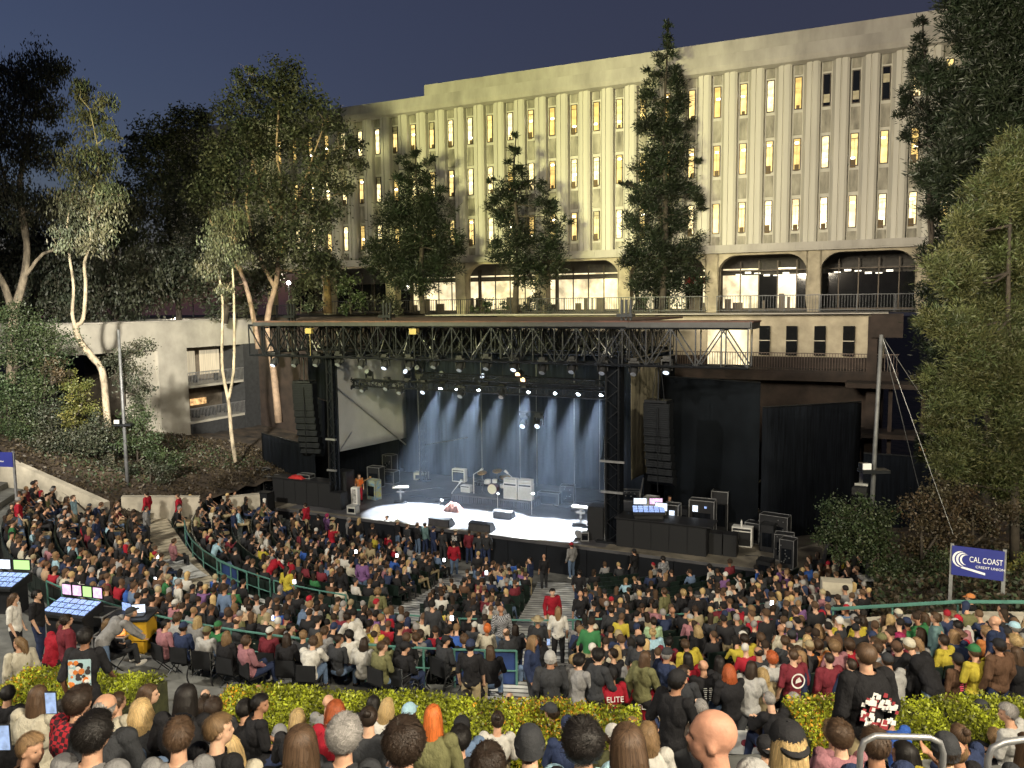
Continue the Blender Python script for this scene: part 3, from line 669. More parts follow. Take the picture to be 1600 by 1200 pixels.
rr = random.Random(31)
for k in range(16):
    u_ = -32.5 + k * 1.55; q_ = 'lamp number %d' % k
    mover(['small dark lamp hung in the roof truss', 'small dark lamp clamped under the roof truss'][k % 2] + ' ' + ['at its left end', 'above the left speaker column', 'right of the left speaker column', 'over the left mast', 'over the scrim edge', 'over the scrim middle', 'over the scrim corner', 'left of the first beams', 'over the second beam', 'over the drum kit', 'over the pale cabinets', 'over the hung pair', 'right of the hung pair', 'over the last beams', 'left of the right mast', 'right of the right mast'][k], u_, 36.3, 10.0 + rr.uniform(-.1, .1), 'd' if k % 5 else 'c', R(-40), False, 1.3, 'lamps hung along the roof truss')
# stage smoke
m = MB(); m.box(0, 0, 5.8, 17.0, 10.6, 8.4); o = m.build('haze', None); o.data.materials.clear()
hm = bpy.data.materials.new('smoke'); hm.use_nodes = True; q = hm.node_tree; q.nodes.clear(); oo = q.nodes.new('ShaderNodeOutputMaterial'); pv = q.nodes.new('ShaderNodeVolumePrincipled')
pv.inputs['Color'].default_value = (0.62, 0.77, 1, 1); pv.inputs['Density'].default_value = 0.004; pv.inputs['Anisotropy'].default_value = 0.3; q.links.new(pv.outputs[0], oo.inputs['Volume'])
o.data.materials.append(hm); venue(o, W(-20.4, 41.1, 0)); tag(o, 'thin pale blue stage smoke lit by the beams', kind='stuff')
# ---------------------------------------------------------------- gear
CASE = mat('road_case', (0.014, 0.015, 0.018), 0.5, var=.3); CASEW = mat('pale_panel', (0.55, 0.56, 0.52), 0.5, var=.12)
def road_case(label, u_, v_, w, d, h, rz=0.0, z=ZS, name='road_case', cat='case', face=CASE, edge=GALV, group=None, e=.035):
    t = V(name, label, cat, u_, v_, z, rz, group); m = MB(); m.box(0, 0, h / 2, w - .01, d - .01, h - .01); m.build('case_body', face, t)
    m = MB()
    for sx in (-1, 1):
        for sy in (-1, 1): m.box(sx * (w / 2), sy * (d / 2), h / 2, e, e, h)
        for z_ in (0.02, h): m.box(sx * w / 2, 0, z_, e, d - e, e); 
    for sy in (-1, 1):
        for z_ in (0.02, h): m.box(0, sy * d / 2, z_, w - e, e, e)
    m.build('metal_edging', edge, t)
    m = MB(); m.box(0, -d / 2 - .012, h * .45, w * .72, .02, h * .5); m.build('front_panel', MATTE, t); return t
sub = MB(); sub.box(0, 0, .62, .86, .9, 1.24); subm = sub.mesh('sub_cabinet', CASE); sg = MB(); sg.box(0, -.46, .62, .8, .02, 1.16); sgm = sg.mesh('grille', mat('sub_grille', (0.009, 0.010, 0.012), 0.7, var=.2, scale=30))
def subs(u0_, v0_, n, what, side, h=1.0, step=.87):
    nm = ['first', 'second', 'third', 'fourth', 'fifth', 'sixth', 'seventh', 'eighth']
    for k in range(n):
        t = V('subwoofer', '%s black bass speaker from the left in the row %s' % (nm[k], what), 'speaker', u0_ + k * step, v0_, ZS, group='bass speakers on the ' + side); link('cabinet', subm, t).scale.z = h; link('grille', sgm, t).scale.z = h
subs(-32.6, 36.75, 5, 'under the red cloth at left', 'left', 1.15, .85)
subs(-11.1, 36.35, 5, 'under the right mixing desk', 'right', 1.1, .85)
t = V('cover_board', 'flat black board lying on the left bass speakers', 'board', -31, 36.8, ZS + 1.44); MB().box(0, 0, .03, 4.4, 1.0, .05).build('board_top', CASE, t)
t = V('cover_board', 'flat black board lying on the right bass speakers', 'board', -9.3, 36.5, ZS + 1.38); MB().box(0, 0, .03, 4.6, 1.4, .05).build('board_top', CASE, t)
def rag(name, label, cat, loc, w, d, h, mm, seed=1):
    t = V(name, label, cat, *loc); m = MB(); rr = random.Random(seed); n = 12
    for j in range(n + 1):
        for i in range(n + 1):
            x, y = i / n - .5, j / n - .5; e = max(abs(x), abs(y)) * 2
            m.v.append((x * w * (1 + .1 * rr.uniform(-1, 1)), y * d, h * (1 - e ** 3) * rr.uniform(.5, 1)))
    for j in range(n):
        for i in range(n): b = j * (n + 1) + i; m.f.append((b, b + 1, b + n + 2, b + n + 1)); m.m.append(0)
    m.build('folded_cloth', mm, t, smooth=True); return t
rag('cloth', 'crumpled red cloth on the left bass speakers', 'cloth', (-31.4, 36.6, ZS + 1.5), 1.1, .5, .22, mat('red_cloth', (0.45, 0.02, 0.02), .8))
road_case('thin silver laptop tray on the left bass speakers', -31.0, 36.9, .9, .5, .22, z=ZS + 1.5, name='tray')
for k, (u_, v_, lab) in enumerate(((-6.95, 36.7, 'black cabinet left of its twin beside the right desk'), (-6.3, 36.7, 'black cabinet right of its twin beside the right desk'))):
    t = V('speaker_box', lab, 'speaker', u_, v_, ZS); link('cabinet', subm, t).scale = (.7, .7, .82); link('grille', sgm, t).scale = (.7, .7, .82)
t = V('side_fill', 'tall plain black speaker at the right end of the lit floor', 'speaker', -12.75, 36.75, ZS); link('cabinet', subm, t).scale = (.95, .9, 1.35); link('grille', sgm, t).scale = (.95, .9, 1.35)
t = V('side_fill', 'tall plain black speaker beside the left front mast', 'speaker', -28.75, 37.6, ZS); link('cabinet', subm, t).scale = (1.0, .9, 1.6); link('grille', sgm, t).scale = (1.0, .9, 1.6)
t = V('side_fill', 'small black speaker at the foot of the left side fill', 'speaker', -28.35, 36.5, ZS); link('cabinet', subm, t).scale = (.9, .7, .8); link('grille', sgm, t).scale = (.9, .7, .8)
def wedge(label, u_, v_, rz=0, sc=1.0):
    t = V('floor_monitor', label, 'speaker', u_, v_, ZS, rz, 'wedge monitors on the stage floor'); t.scale = (sc, sc, sc); m = MB()
    m.prism([(-.28, 0), (.3, 0), (.3, .12), (.02, .42), (-.28, .36)], -.55, .55, lambda x, y, z: (z, x, y)); m.build('wedge_cabinet', CASE, t)
    m = MB(); m.box(0, -.295, .18, 1.0, .02, .3); m.build('grille', mat('wedge_grille', (0.05, 0.05, 0.055), .6), t)
wedge('left of the two floor monitors on the front edge', -21.1, 35.75, 0, 1.15); wedge('right of the two floor monitors on the front edge', -18.7, 35.75, 0, 1.15)
wedge('floor monitor standing inside the white lit floor', -18.75, 38.5, 0, 1.0)
wedge('small floor monitor right of the drum riser', -15.6, 41.4, .4, .7); wedge('small floor box further right behind the lit floor', -14.6, 41.6, .2, .6)
# riser
rs = V('drum_riser', 'low dark riser with a pleated skirt under the drums', 'riser', -20.7, 40.4, ZS)
m = MB(); m.box(.1, 1.2, .44, 5.0, 2.5, .1); m.build('riser_top', DECK, rs)
m = MB()
for k in range(40): m.box(-2.35 + k * .125, -.06, .2, .1, .04 + .03 * (k % 2), .4)
for k in range(18): m.box(2.62, .05 + k * .13, .2, .04 + .03 * (k % 2), .1, .4)
m.build('pleated_skirt', mat('skirt_cloth', (0.06, 0.065, 0.08), .9), rs)
dz = ZS + .5
WHITE = mat('white_shell', (0.75, 0.75, 0.72), .35, var=.1); CYM = mat('cymbal_bronze', (0.6, 0.4, 0.18), .3, .9, var=.3)
dk = V('drum_kit', 'drum kit with a cream bass drum head and bronze cymbals', 'drum kit', -20.75, 41.2, dz)
RX = Matrix.Rotation(R(90), 4, 'X')
m = MB(); m.lathe([(.30, -.2), (.31, .2)], 0, 0, .34, 20, RX); m.build('bass_drum', mat('drum_shell', (0.12, 0.03, 0.03), .4), dk)
m = MB(); m.lathe([(.29, .0), (.285, .02)], 0, -.2, .34, 20, RX); m.build('drum_head', mat('cream_head', (0.75, 0.72, 0.5), .5, var=.05), dk)
for x, y, z, r in ((-.35, 0, .75, .17), (.1, -.02, .8, .15), (.55, .2, .5, .2), (-.6, .35, .6, .18)):
    m = MB(); m.lathe([(r, 0), (r, .2)], x, y, z - .1, 16); m.build('tom_drum', WHITE, dk)
for x, y, z in ((-.7, -.1, 1.25), (.75, 0, 1.1), (.0, .5, 1.3)):
    m = MB(); m.lathe([(.30, -.02), (.29, 0), (.12, .03), (.03, .07)], x, y, z, 20, Matrix.Rotation(.25, 4, 'X')); s_ = m.build('cymbal', CYM, dk)
    m = MB(); m.tube([(x, y, z), (x, y, .0)], .02, 6); m.tube([(x, y, .25), (x + .2, y + .2, 0)], .015, 4); m.tube([(x, y, .25), (x - .2, y + .1, 0)], .015, 4); m.build('stand', CHROME, dk)
def micstand(label, u_, v_, z_, boom, h=1.5, thick=.025):
    t = V('microphone_stand', label, 'mic stand', u_, v_, z_); m = MB(); m.tube([(0, 0, 0), (0, 0, h)], thick, 6); m.tube([(0, 0, h), (boom[0], boom[1], h + boom[2])], thick * .8, 6); m.build('stand', WHITE, t)
    m = MB()
    for k in range(3): m.tube([(0, 0, .12), (.3 * math.cos(k * 2.1), .3 * math.sin(k * 2.1), 0.01)], .012, 4)
    m.build('tripod_base', CHROME, t); m = MB(); m.tube([(boom[0], boom[1], h + boom[2]), (boom[0] * 1.35, boom[1] * 1.35, h + boom[2] * 1.35)], [.05, .08], 8); m.build('microphone', WHITE, t)
micstand('boom microphone stand left of the drum kit', -21.9, 40.9, dz, (.45, 0, .28), 1.15)
micstand('boom microphone stand leaning over the white cabinets', -19.0, 40.8, dz, (-.6, 0, .45), .95)
micstand('low boom microphone stand left of the riser', -23.1, 40.4, ZS, (.5, 0, .6), .55)
micstand('microphone stand at the right corner of the riser', -17.6, 39.6, ZS, (.12, -.1, .25), .9, .018)
micstand('small microphone stand on the white floor near the front', -22.2, 37.2, ZS, (.25, -.05, .35), .5, .014)
micstand('short microphone stand in front of the riser', -19.6, 39.4, ZS, (.05, -.05, .2), .8, .016)
micstand('small empty tripod stand near the right front edge', -17.4, 36.6, ZS, (.12, -.0, .1), .3, .014)
def amp(label, u_, v_, z_, w, h, face, d=.4):
    t = V('guitar_amplifier', label, 'amplifier', u_, v_, z_); m = MB(); m.box(0, 0, h / 2, w, d, h); m.build('cabinet', WHITE, t, bevel=.015)
    m = MB(); m.box(0, -d / 2 - .008, h * .42, w * .86, .015, h * .7); m.build('speaker_cloth', face, t); m = MB(); m.box(0, -d / 2 - .01, h * .88, w * .86, .02, h * .1); m.build('control_panel', CASE, t); return t
amp('left of the two pale amplifier stacks on the riser', -19.35, 40.7, dz, .85, .95, CASEW); amp('right of the two pale amplifier stacks on the riser', -18.45, 40.75, dz, .85, .95, CASEW)
amp('small white amplifier head on the left pale stack', -19.35, 40.7, dz + .97, .8, .22, CASEW); amp('small white amplifier head on the right pale stack', -18.45, 40.75, dz + .97, .8, .22, CASEW)
amp('grey barrel shaped keyboard amp at the left of the riser', -22.55, 41.2, dz - .25, .6, .65, CASEW)
amp('lone amplifier standing by the backdrop', -25.35, 45.4, ZS, .95, .85, MATTE)
road_case('white case by the rear mast', -28.0, 44.9, .9, .5, .5, .2, face=CASEW); road_case('metal edged road case at the rear left', -29.4, 43.3, 1.0, .7, .8)
road_case('long low case behind the pale amplifiers', -17.6, 42.2, 1.3, .5, .7)
road_case('silver edged rack behind the guitarist', -29.6, 42.0, .9, .6, 1.3); road_case('silver edged case in front of the guitarist', *UV(*hz(540, 786, ZS)[:2]), .5, .4, .7, .1)
road_case('low white pedal case at the left front edge', -26.95, 35.95, .55, .4, .45, .1, face=CASEW)
PRINT = mat('bright_sticker_panel', (0.05, 0.2, 0.45), .5, var=.9, scale=3.5, col2=(0.55, 0.5, 0.05))
road_case('tall rack covered in bright green and blue stickers', *UV(*hz(585, 780, ZS)[:2]), .7, .5, 1.2, -.2, face=PRINT)
t = V('amplifier_rack', 'narrow black and white patterned rack beside the guitarist', 'rack', *UV(*hz(556, 790, ZS)[:2]), ZS, .1); m = MB(); m.box(0, 0, .55, .42, .35, 1.1); m.build('case_body', WHITE, t, bevel=.02)
m = MB(); m.box(0, -.185, .6, .26, .02, .8); m.build('front_panel', mat('swirl_panel', (0.02, 0.02, 0.02), .5, var=.9, scale=5, col2=(.6, .6, .6)), t)
def stool(label, u_, v_, rz=0):
    t = V('instrument_stand', label, 'stand', u_, v_, ZS, rz); m = MB(); m.box(0, 0, .9, .95, .4, .1); m.build('tray', WHITE, t, bevel=.02); m = MB(); m.box(0, 0, .5, .1, .1, .8); m.box(0, .05, .62, .5, .25, .12); m.build('post', CHROME, t); m = MB(); m.box(0, 0, .04, .8, .5, .06); m.build('base_plate', CASE, t)
stool('white topped stand at the right end of the lit floor', -14.45, 38.9); stool('white topped stand at the left of the lit floor', -25.9, 39.2, .5)
rag('guitar_bag', 'crumpled pinkish bundle lying on the white lit floor', 'bag', (-22.0, 38.6, ZS), 1.1, .6, .55, mat('bundle_cloth', (0.35, 0.16, 0.12), .8, var=.6, scale=6), 5)
t = V('fan', 'small round stage fan beside the right side fill', 'fan', -13.6, 36.3, ZS); m = MB(); m.lathe([(.2, -.06), (.22, 0), (.2, .06)], 0, 0, .27, 16, RX); m.build('fan_cage', GALV, t); MB().box(0, 0, .03, .3, .25, .06).build('base_plate', CASE, t)
road_case('small tilted case beside the stage fan', -13.25, 36.2, .35, .3, .4, .4)
# mixing desks
SCRN = emit('screen_pink', (0.9, 0.55, 0.85), 1.3, .3, 10); SCRW = emit('screen_white', (0.75, 0.85, 1.0), 1.5, .3, 12); SCRG = emit('screen_green', (0.5, 0.85, 0.3), 1.1); FAD = emit('fader_glow', (0.35, 0.5, 0.95), 1.0, .7, 16, (3, 1, 1)); REDG = emit('red_glow', (1, .15, .3), 1.6)
def console(label, loc, rz, w, scr, d=.8, legs=.75):
    t = thing('mixing_desk', label, 'mixing desk', loc, rz); m = MB(); m.box(0, 0, legs / 2, w * .9, d * .7, legs); m.build('desk_stand', CASE, t)
    m = MB(); m.prism([(-d / 2, legs), (d / 2, legs), (d / 2, legs + .28), (-d / 2, legs + .08)], -w / 2, w / 2, lambda x, y, z: (z, x, y)); s_ = m.build('console_body', BLACK, t)
    m = MB(); n = 6
    for k in range(n):
        for j in range(3):
            x = -w / 2 + w * (k + .5) / n; y = -d / 2 + .1 + j * d * .28; zz = legs + .085 + .2 * (y + d / 2) / d
            m.add([(x - w / n * .44, y, zz + .012), (x + w / n * .44, y, zz + .012), (x + w / n * .44, y + d * .22, zz + .055 + .012), (x - w / n * .44, y + d * .22, zz + .067)], [(0, 1, 2, 3)])
    m.build('fader_bank', FAD, t)
    n = len(scr)
    for k, sm in enumerate(scr):
        x = -w / 2 + w * (k + .5) / n; m = MB(); m.box(x, d / 2 + .02, legs + .5, w / n * .9, .04, .34); c_ = m.build('monitor', BLACK, t)
        m = MB(); m.box(x, d / 2 - .005, legs + .5, w / n * .8, .01, .28); m.build('screen', sm, c_)
    return t
console('stage monitor mixing desk on the right bass speakers', W(-10.1, 36.4, ZS + 1.38), -TH + .35, 1.5, [SCRW, SCRN], .7, .25)
t = V('monitor_screen', 'bright laptop screen behind the right mixing desk', 'screen', -9.6, 36.85, ZS + 1.4); m = MB(); m.box(0, 0, .5, .62, .04, .42); c_ = m.build('laptop_lid', BLACK, t); m = MB(); m.box(0, -.028, .5, .56, .01, .36); m.build('screen', SCRW, c_)
def rack(label, u_, v_, z_, w=.6, h=1.4, lights=((.0, .9, 'w'), (0, .4, 'g')), face=CASE, rz=0):
    t = road_case(label, u_, v_, w, .6, h, rz, z_, 'equipment_rack', 'rack', face)
    for x, z, c in lights:
        m = MB(); m.box(x, -.335, z, .25 if c == 'w' else .1, .02, .3 if c == 'w' else .1); m.build('indicator_lamp', {'w': SCRW, 'g': SCRG, 'r': REDG, 'b': FAD}[c], t)
    return t
rack('rack with glowing screens left of the engineer', -9.2, 37.6, ZS, .6, 1.9, ((0, 1.5, 'w'), (-.05, 1.1, 'g'), (-.05, .95, 'g'), (.1, .6, 'b')))
rack('tall silver edged rack right of the engineer', -8.0, 38.6, ZS, 1.2, 2.0, ((-.3, 1.6, 'w'), (.2, 1.7, 'b')))
rack('narrow silver edged rack behind the engineer', -7.4, 40.0, ZS, .8, 2.2, ())
rack('small white fronted box behind the right desk', -11.0, 40.2, ZS, .7, 1.5, (), CASEW)
amp('silver framed guitar cabinet alone on the right of the stage', -6.05, 38.35, ZS, .95, .95, BLACK, .5)
t = V('bottle', 'small white bottle on the guitar cabinet at right', 'bottle', -6.1, 38.3, ZS + .96); MB().lathe([(.04, 0), (.045, .2), (.02, .27), (.02, .3)], 0, 0, 0, 8).build('bottle_body', WHITE, t)
lab_ = text_mesh('Mesa', .16, CREAM) if False else None
GLINT = mat('satin_hardware', (0.35, 0.36, 0.37), .3, .8)
rr = random.Random(8)
for k, (u_, v_, w, h, lab) in enumerate(((-6.9, 41.0, .7, 1.9, 'stack of dark cases with a red ring on the right wing'), (-5.6, 40.3, 1.6, 1.3, 'wide dark case cart on the right wing'), (-4.6, 38.6, 1.3, 1.6, 'dark upright case at the far right wing'), (-4.0, 37.0, .8, 1.2, 'dark speaker box near the right end of the stage'), (-3.7, 35.9, .6, 1.3, 'black lamp cart at the very right end of the stage'), (-5.9, 42.0, .6, 2.4, 'tall dark cabinet against the masking wall'), (-33.6, 37.0, 1.0, 1.4, 'dark case at the left end of the stage'), (-35.2, 37.6, 1.3, 1.6, 'case with red and white lamps at the far left'), (-36.3, 38.2, 1.1, .9, 'low case stack at the far left'), (-30.2, 44.5, .8, 1.6, 'dark rack at the rear left corner of the stage'), (-16.8, 43.0, .8, 1.0, 'dark rack behind the riser on the right'), (-22.8, 43.6, .7, .6, 'low dark case behind the drum kit'), (-13.6, 44.8, 1.2, .6, 'low dark trunk before the backdrop at right'))):
    t = road_case(lab, u_, v_, w, .6, h, rr.uniform(-.3, .3), ZS, e=.02)
    m = MB()
    for q in range(9): m.box(rr.uniform(-.4, .4) * w, -.33, rr.uniform(.2, h), .05, .02, .05)
    m.build('latch', REDG if k == 7 else GLINT, t)
    if k == 0:
        m = MB(); m.lathe([(.12, 0), (.2, .02), (.12, .04)], 0, -.34, 1.6, 14, RX); m.build('red_ring', mat('red_paint', (0.6, .03, .03), .5), t)
rc_ = random.Random(14)
for k, (u_, v_, du, dv, lab) in enumerate(((-26, 40.5, 3.2, .6, 'left of the riser'), (-24, 39.8, 1.5, 3, 'under the low microphone stand'), (-17.4, 41.8, 3.2, -.4, 'right of the riser'), (-16.4, 43, 2.5, 1.6, 'toward the right curtain'), (-9, 39.4, 3.4, .5, 'behind the right desk'), (-5.6, 37, 1.9, -1.2, 'at the right stage end'), (-27.5, 41.5, 2.2, 2.0, 'behind the guitarist'), (-24.6, 43.6, 3.1, .3, 'before the backdrop'))):
    t = V('stage_cable', 'black cable lying on the deck ' + lab, 'cable', u_, v_, ZS + .02); MB().tube([(du * s_ / 9 + rc_.uniform(-.12, .12), dv * s_ / 9 + .25 * math.sin(s_ * 1.3 + k), 0) for s_ in range(10)], .022, 5).build('cable_run', BLACK, t)
for k, (px_, py_, w, h, c, lab) in enumerate(((1068, 800, .7, 1.1, 0, 'dark box left of the red ring stack'), (1085, 815, .6, .8, 1, 'open silver edged case on the right wing'), (1108, 800, .8, 1.0, 0, 'draped low cart on the right wing'), (1155, 812, .9, .7, 0, 'black drum case near the right masking'), (1178, 822, .7, 1.0, 1, 'upright case with bright corners at far right'), (1200, 835, .6, 1.3, 0, 'dark stacked box at the far right wing'), (1150, 790, .7, 1.5, 0, 'tall dark crate against the right masking wall'), (1196, 870, .6, .6, 0, 'small black crate on the pale right deck edge'), (392, 760, 1.0, 1.3, 0, 'dark case behind the leaning pipes'), (415, 770, .8, 1.0, 0, 'dark case left of the bass speakers'))):
    P_ = hz(px_, py_ + 25, ZS); road_case(lab, *UV(P_.x, P_.y), w, .6, h, rc_.uniform(-.4, .4), ZS, edge=GALV if c else STEEL, e=.03)
t = V('work_lamp', 'pale box lamp on a pole on the right wing', 'lamp', -7.0, 40.6, ZS); MB().box(0, 0, 2.75, .62, .4, .5).build('lamp_head', CREAM, t); MB().tube([(0, 0, 0), (0, 0, 2.5)], .04, 6).build('post', STEEL, t)
for k in range(6):
    t = V('steel_pipe', ['topmost', 'second', 'third', 'fourth', 'fifth', 'lowest'][k] + ' slanted pipe of the bundle left of the stage', 'pipe', -35.9 + k * .16, 36.2 - k * .05, 1.4, .0, 'pipes leaning at the left end of the stage'); MB().tube([(-.4, 0, .05), (1.0, .1, 1.5)], .035, 6).build('pipe', GALV, t)
t = V('white_vehicle', 'dark utility truck with a pale roof behind the stage end', 'truck', -1.9, 45.5, 1.0); m = MB(); m.box(0, 0, 1.5, 2.4, 4.6, 2.6); m.build('truck_body', BLACK, t, bevel=.1); MB().box(0, -.2, 2.85, 2.3, 4.0, .12).build('roof', CASEW, t)
m = MB(); m.box(0, -2.33, 1.9, 2.0, .05, .9); m.build('windscreen', GLASSD, t)
for sx in (-1, 1): MB().box(sx * .85, -2.34, .9, .25, .05, .15).build('headlight', GLINT, t)
for sx in (-1, 1):
    for sy in (-1.6, 1.5):
        m = MB(); m.lathe([(.4, -.12), (.42, 0), (.4, .12)], sx * 1.1, sy, .35, 14, Matrix.Rotation(R(90), 4, 'Y')); m.build('wheel', BLACK, t)
# ================================================================ vegetation
def foliage_mat(name, c, rough=0.55, tr=0.25):
    if name in MATS: return MATS[name]
    m = bpy.data.materials.new(name); m.use_nodes = True; t = m.node_tree; b = t.nodes['Principled BSDF']; b.inputs['Roughness'].default_value = rough
    at = t.nodes.new('ShaderNodeAttribute'); at.attribute_name = 'tint'; mx = t.nodes.new('ShaderNodeMix'); mx.data_type = 'RGBA'; mx.blend_type = 'MULTIPLY'; mx.inputs[0].default_value = 1
    mx.inputs[6].default_value = (*c, 1); t.links.new(at.outputs['Color'], mx.inputs[7]); t.links.new(mx.outputs[2], b.inputs['Base Color'])
    td = t.nodes.new('ShaderNodeBsdfTranslucent'); t.links.new(mx.outputs[2], td.inputs[0]); ms = t.nodes.new('ShaderNodeMixShader'); ms.inputs[0].default_value = tr
    t.links.new(b.outputs[0], ms.inputs[1]); t.links.new(td.outputs[0], ms.inputs[2]); t.links.new(ms.outputs[0], t.nodes['Material Output'].inputs[0])
    MATS[name] = m; return m
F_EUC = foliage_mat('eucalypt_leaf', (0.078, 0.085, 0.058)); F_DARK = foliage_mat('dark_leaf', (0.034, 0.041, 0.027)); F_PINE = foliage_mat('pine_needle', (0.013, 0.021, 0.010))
F_NEAR = foliage_mat('lit_pine_needle', (0.085, 0.10, 0.042), .5, .35); F_SHR = foliage_mat('shrub_leaf', (0.034, 0.052, 0.022)); F_YEL = foliage_mat('yellow_shrub_leaf', (0.10, 0.11, 0.03)); F_HEDGE = foliage_mat('hedge_leaf', (0.31, 0.35, 0.03), .45, .3)  # near pine: paler copy of the needle colour, floodlight put into it
F_BRN = foliage_mat('dry_shrub_leaf', (0.055, 0.042, 0.024))
BARKP = mat('pale_bark', (0.33, 0.28, 0.20), .85, var=.5, scale=3.5, bump=.2, stretch=(1, 1, .4)); BARKB = mat('brown_bark', (0.20, 0.14, 0.09), .85, var=.4, scale=3, bump=.3); BARKD = mat('dark_bark', (0.05, 0.04, 0.03), .9, var=.4, scale=3)
def leaf_arrays(clumps, style, rs, origin):
    """clumps: (cx,cy,cz, rx,ry,rz, n, leaf length, leaf width)"""
    V_, T_ = [], []
    for cx, cy_, cz, rx, ry, rz, n, ll, lw in clumps:
        k = max(5, int(n / (60 if style != 'pine' else 95))); d = rs.normal(size=(k, 3)); d /= np.linalg.norm(d, axis=1)[:, None]
        c = d * (rs.uniform(0.25, 1.0, (k, 1)) ** 0.55) * np.array([rx, ry, rz]) * 0.92 + np.array([cx, cy_, cz]) - origin
        tint = rs.uniform(0.55, 1.45, k); warm = rs.uniform(0.85, 1.2, k)
        idx = rs.integers(0, k, n); sg = min(rx, ry, rz) * (0.27 if style != 'pine' else .2) + 0.03
        p = c[idx] + rs.normal(size=(n, 3)) * sg * np.array([1, 1, 0.75])
        if style == 'droop':
            a = rs.normal(size=(n, 3)) * 0.35 + np.array([0, 0, -1])
        elif style == 'pine':
            a = (p - c[idx]) / (sg + 1e-6) + rs.normal(size=(n, 3)) * .5 + np.array([0, 0, .5])
        else:
            a = rs.normal(size=(n, 3))
        a /= np.linalg.norm(a, axis=1)[:, None]
        b = np.cross(a, rs.normal(size=(n, 3))); b /= np.linalg.norm(b, axis=1)[:, None]
        L = ll * rs.uniform(.6, 1.3, (n, 1)) / 2; Wd = lw * rs.uniform(.7, 1.2, (n, 1)) / 2
        q = np.stack([p - a * L, p + b * Wd, p + a * L, p - b * Wd], 1)
        V_.append(q.reshape(-1, 3)); T_.append(np.repeat(np.stack([tint[idx] * warm[idx], tint[idx], tint[idx] * .9], 1), 4, axis=0))
    return np.concatenate(V_), np.concatenate(T_)
def quads_mesh(name, v, tint, m, nv=4):
    me = bpy.data.meshes.new(name); n = len(v); f = n // nv
    me.vertices.add(n); me.vertices.foreach_set('co', v.astype(np.float32).ravel())
    me.loops.add(n); me.loops.foreach_set('vertex_index', np.arange(n, dtype=np.int32))
    me.polygons.add(f); me.polygons.foreach_set('loop_start', np.arange(0, n, nv, dtype=np.int32)); me.polygons.foreach_set('loop_total', np.full(f, nv, dtype=np.int32))
    at = me.attributes.new('tint', 'FLOAT_COLOR', 'POINT'); at.data.foreach_set('color', np.c_[tint, np.ones(n)].astype(np.float32).ravel())
    me.materials.append(m); me.update(); me.validate(); return me
def pxY(px_, py_, Y): return on_Y(px_, py_, Y)
def plant(name, label, cat, Y, clumps, fm, style, base, trunks=(), bark=BARKD, leaf=(.22, .10), dens=1.0, seed=1, group=None, depth=1.0, twigs=True, flat=1.0):
    """clumps in picture points at the distance Y (with depth jitter); trunks: picture polylines with a foot radius in metres"""
    rs = np.random.default_rng(seed); rr = random.Random(seed)
    B = pxY(base[0], base[1], Y); t = thing(name, label, cat, B, 0, group)
    cl = []; cent = []
    for c in clumps:
        dy = rr.uniform(-1, 1) * c[2] * Y / F_PX * 0.9 * depth; Yc = Y + dy; P = pxY(c[0], c[1], Yc); r = c[2] * Yc / F_PX
        n = int(dens * 7.5 * math.pi * r * r * flat / (leaf[0] * leaf[1]) ) + 20; n = min(n, 42000)
        cl.append((P.x, P.y, P.z, r, r * .95, r * flat, n, leaf[0], leaf[1])); cent.append((P, r))
    v, ti = leaf_arrays(cl, style, rs, np.array(B)); link('crown', quads_mesh('crown', v, ti, fm), t)
    m = MB(); allp = []
    for pts, r0, r1 in trunks:
        P = [pxY(a, b, Y + (c if len(q) > 2 else 0)) - B for q in pts for a, b, c in [(*q, 0)[:3]]]
        # smooth the polyline
        Q = []
        for i in range(len(P) - 1):
            p0 = P[max(i - 1, 0)]; p1 = P[i]; p2 = P[i + 1]; p3 = P[min(i + 2, len(P) - 1)]
            for k in range(3):
                s = k / 3; Q.append(0.5 * ((2 * p1) + (-p0 + p2) * s + (2 * p0 - 5 * p1 + 4 * p2 - p3) * s * s + (-p0 + 3 * p1 - 3 * p2 + p3) * s ** 3))
        Q.append(P[-1]); n = len(Q); m.tube(Q, [r0 + (r1 - r0) * i / (n - 1) for i in range(n)], 8); allp += [(q, r0 + (r1 - r0) * i / (n - 1)) for i, q in enumerate(Q)]
    if allp and twigs:
        for P, r in cent:
            C = P - B; lower = [a for a in allp if a[0].z < C.z + .3] or allp
            q, r_ = min(lower, key=lambda a: (a[0] - C).length); mid = (q + C) / 2 + Vector((rr.uniform(-.2, .2), rr.uniform(-.2, .2), -.12)) * (C - q).length
            m.tube([q, mid, C], [min(r_, .035 + .012 * (C - q).length), .03, .012], 5, False)
            for k in range(4):
                e = C + Vector((rr.uniform(-1, 1), rr.uniform(-1, 1), rr.uniform(-.5, 1))) * r * .8; m.tube([mid.lerp(C, .5), e], [.02, .006], 4, False)
    if m.v: m.build('trunk', bark, t, smooth=True)
    return t
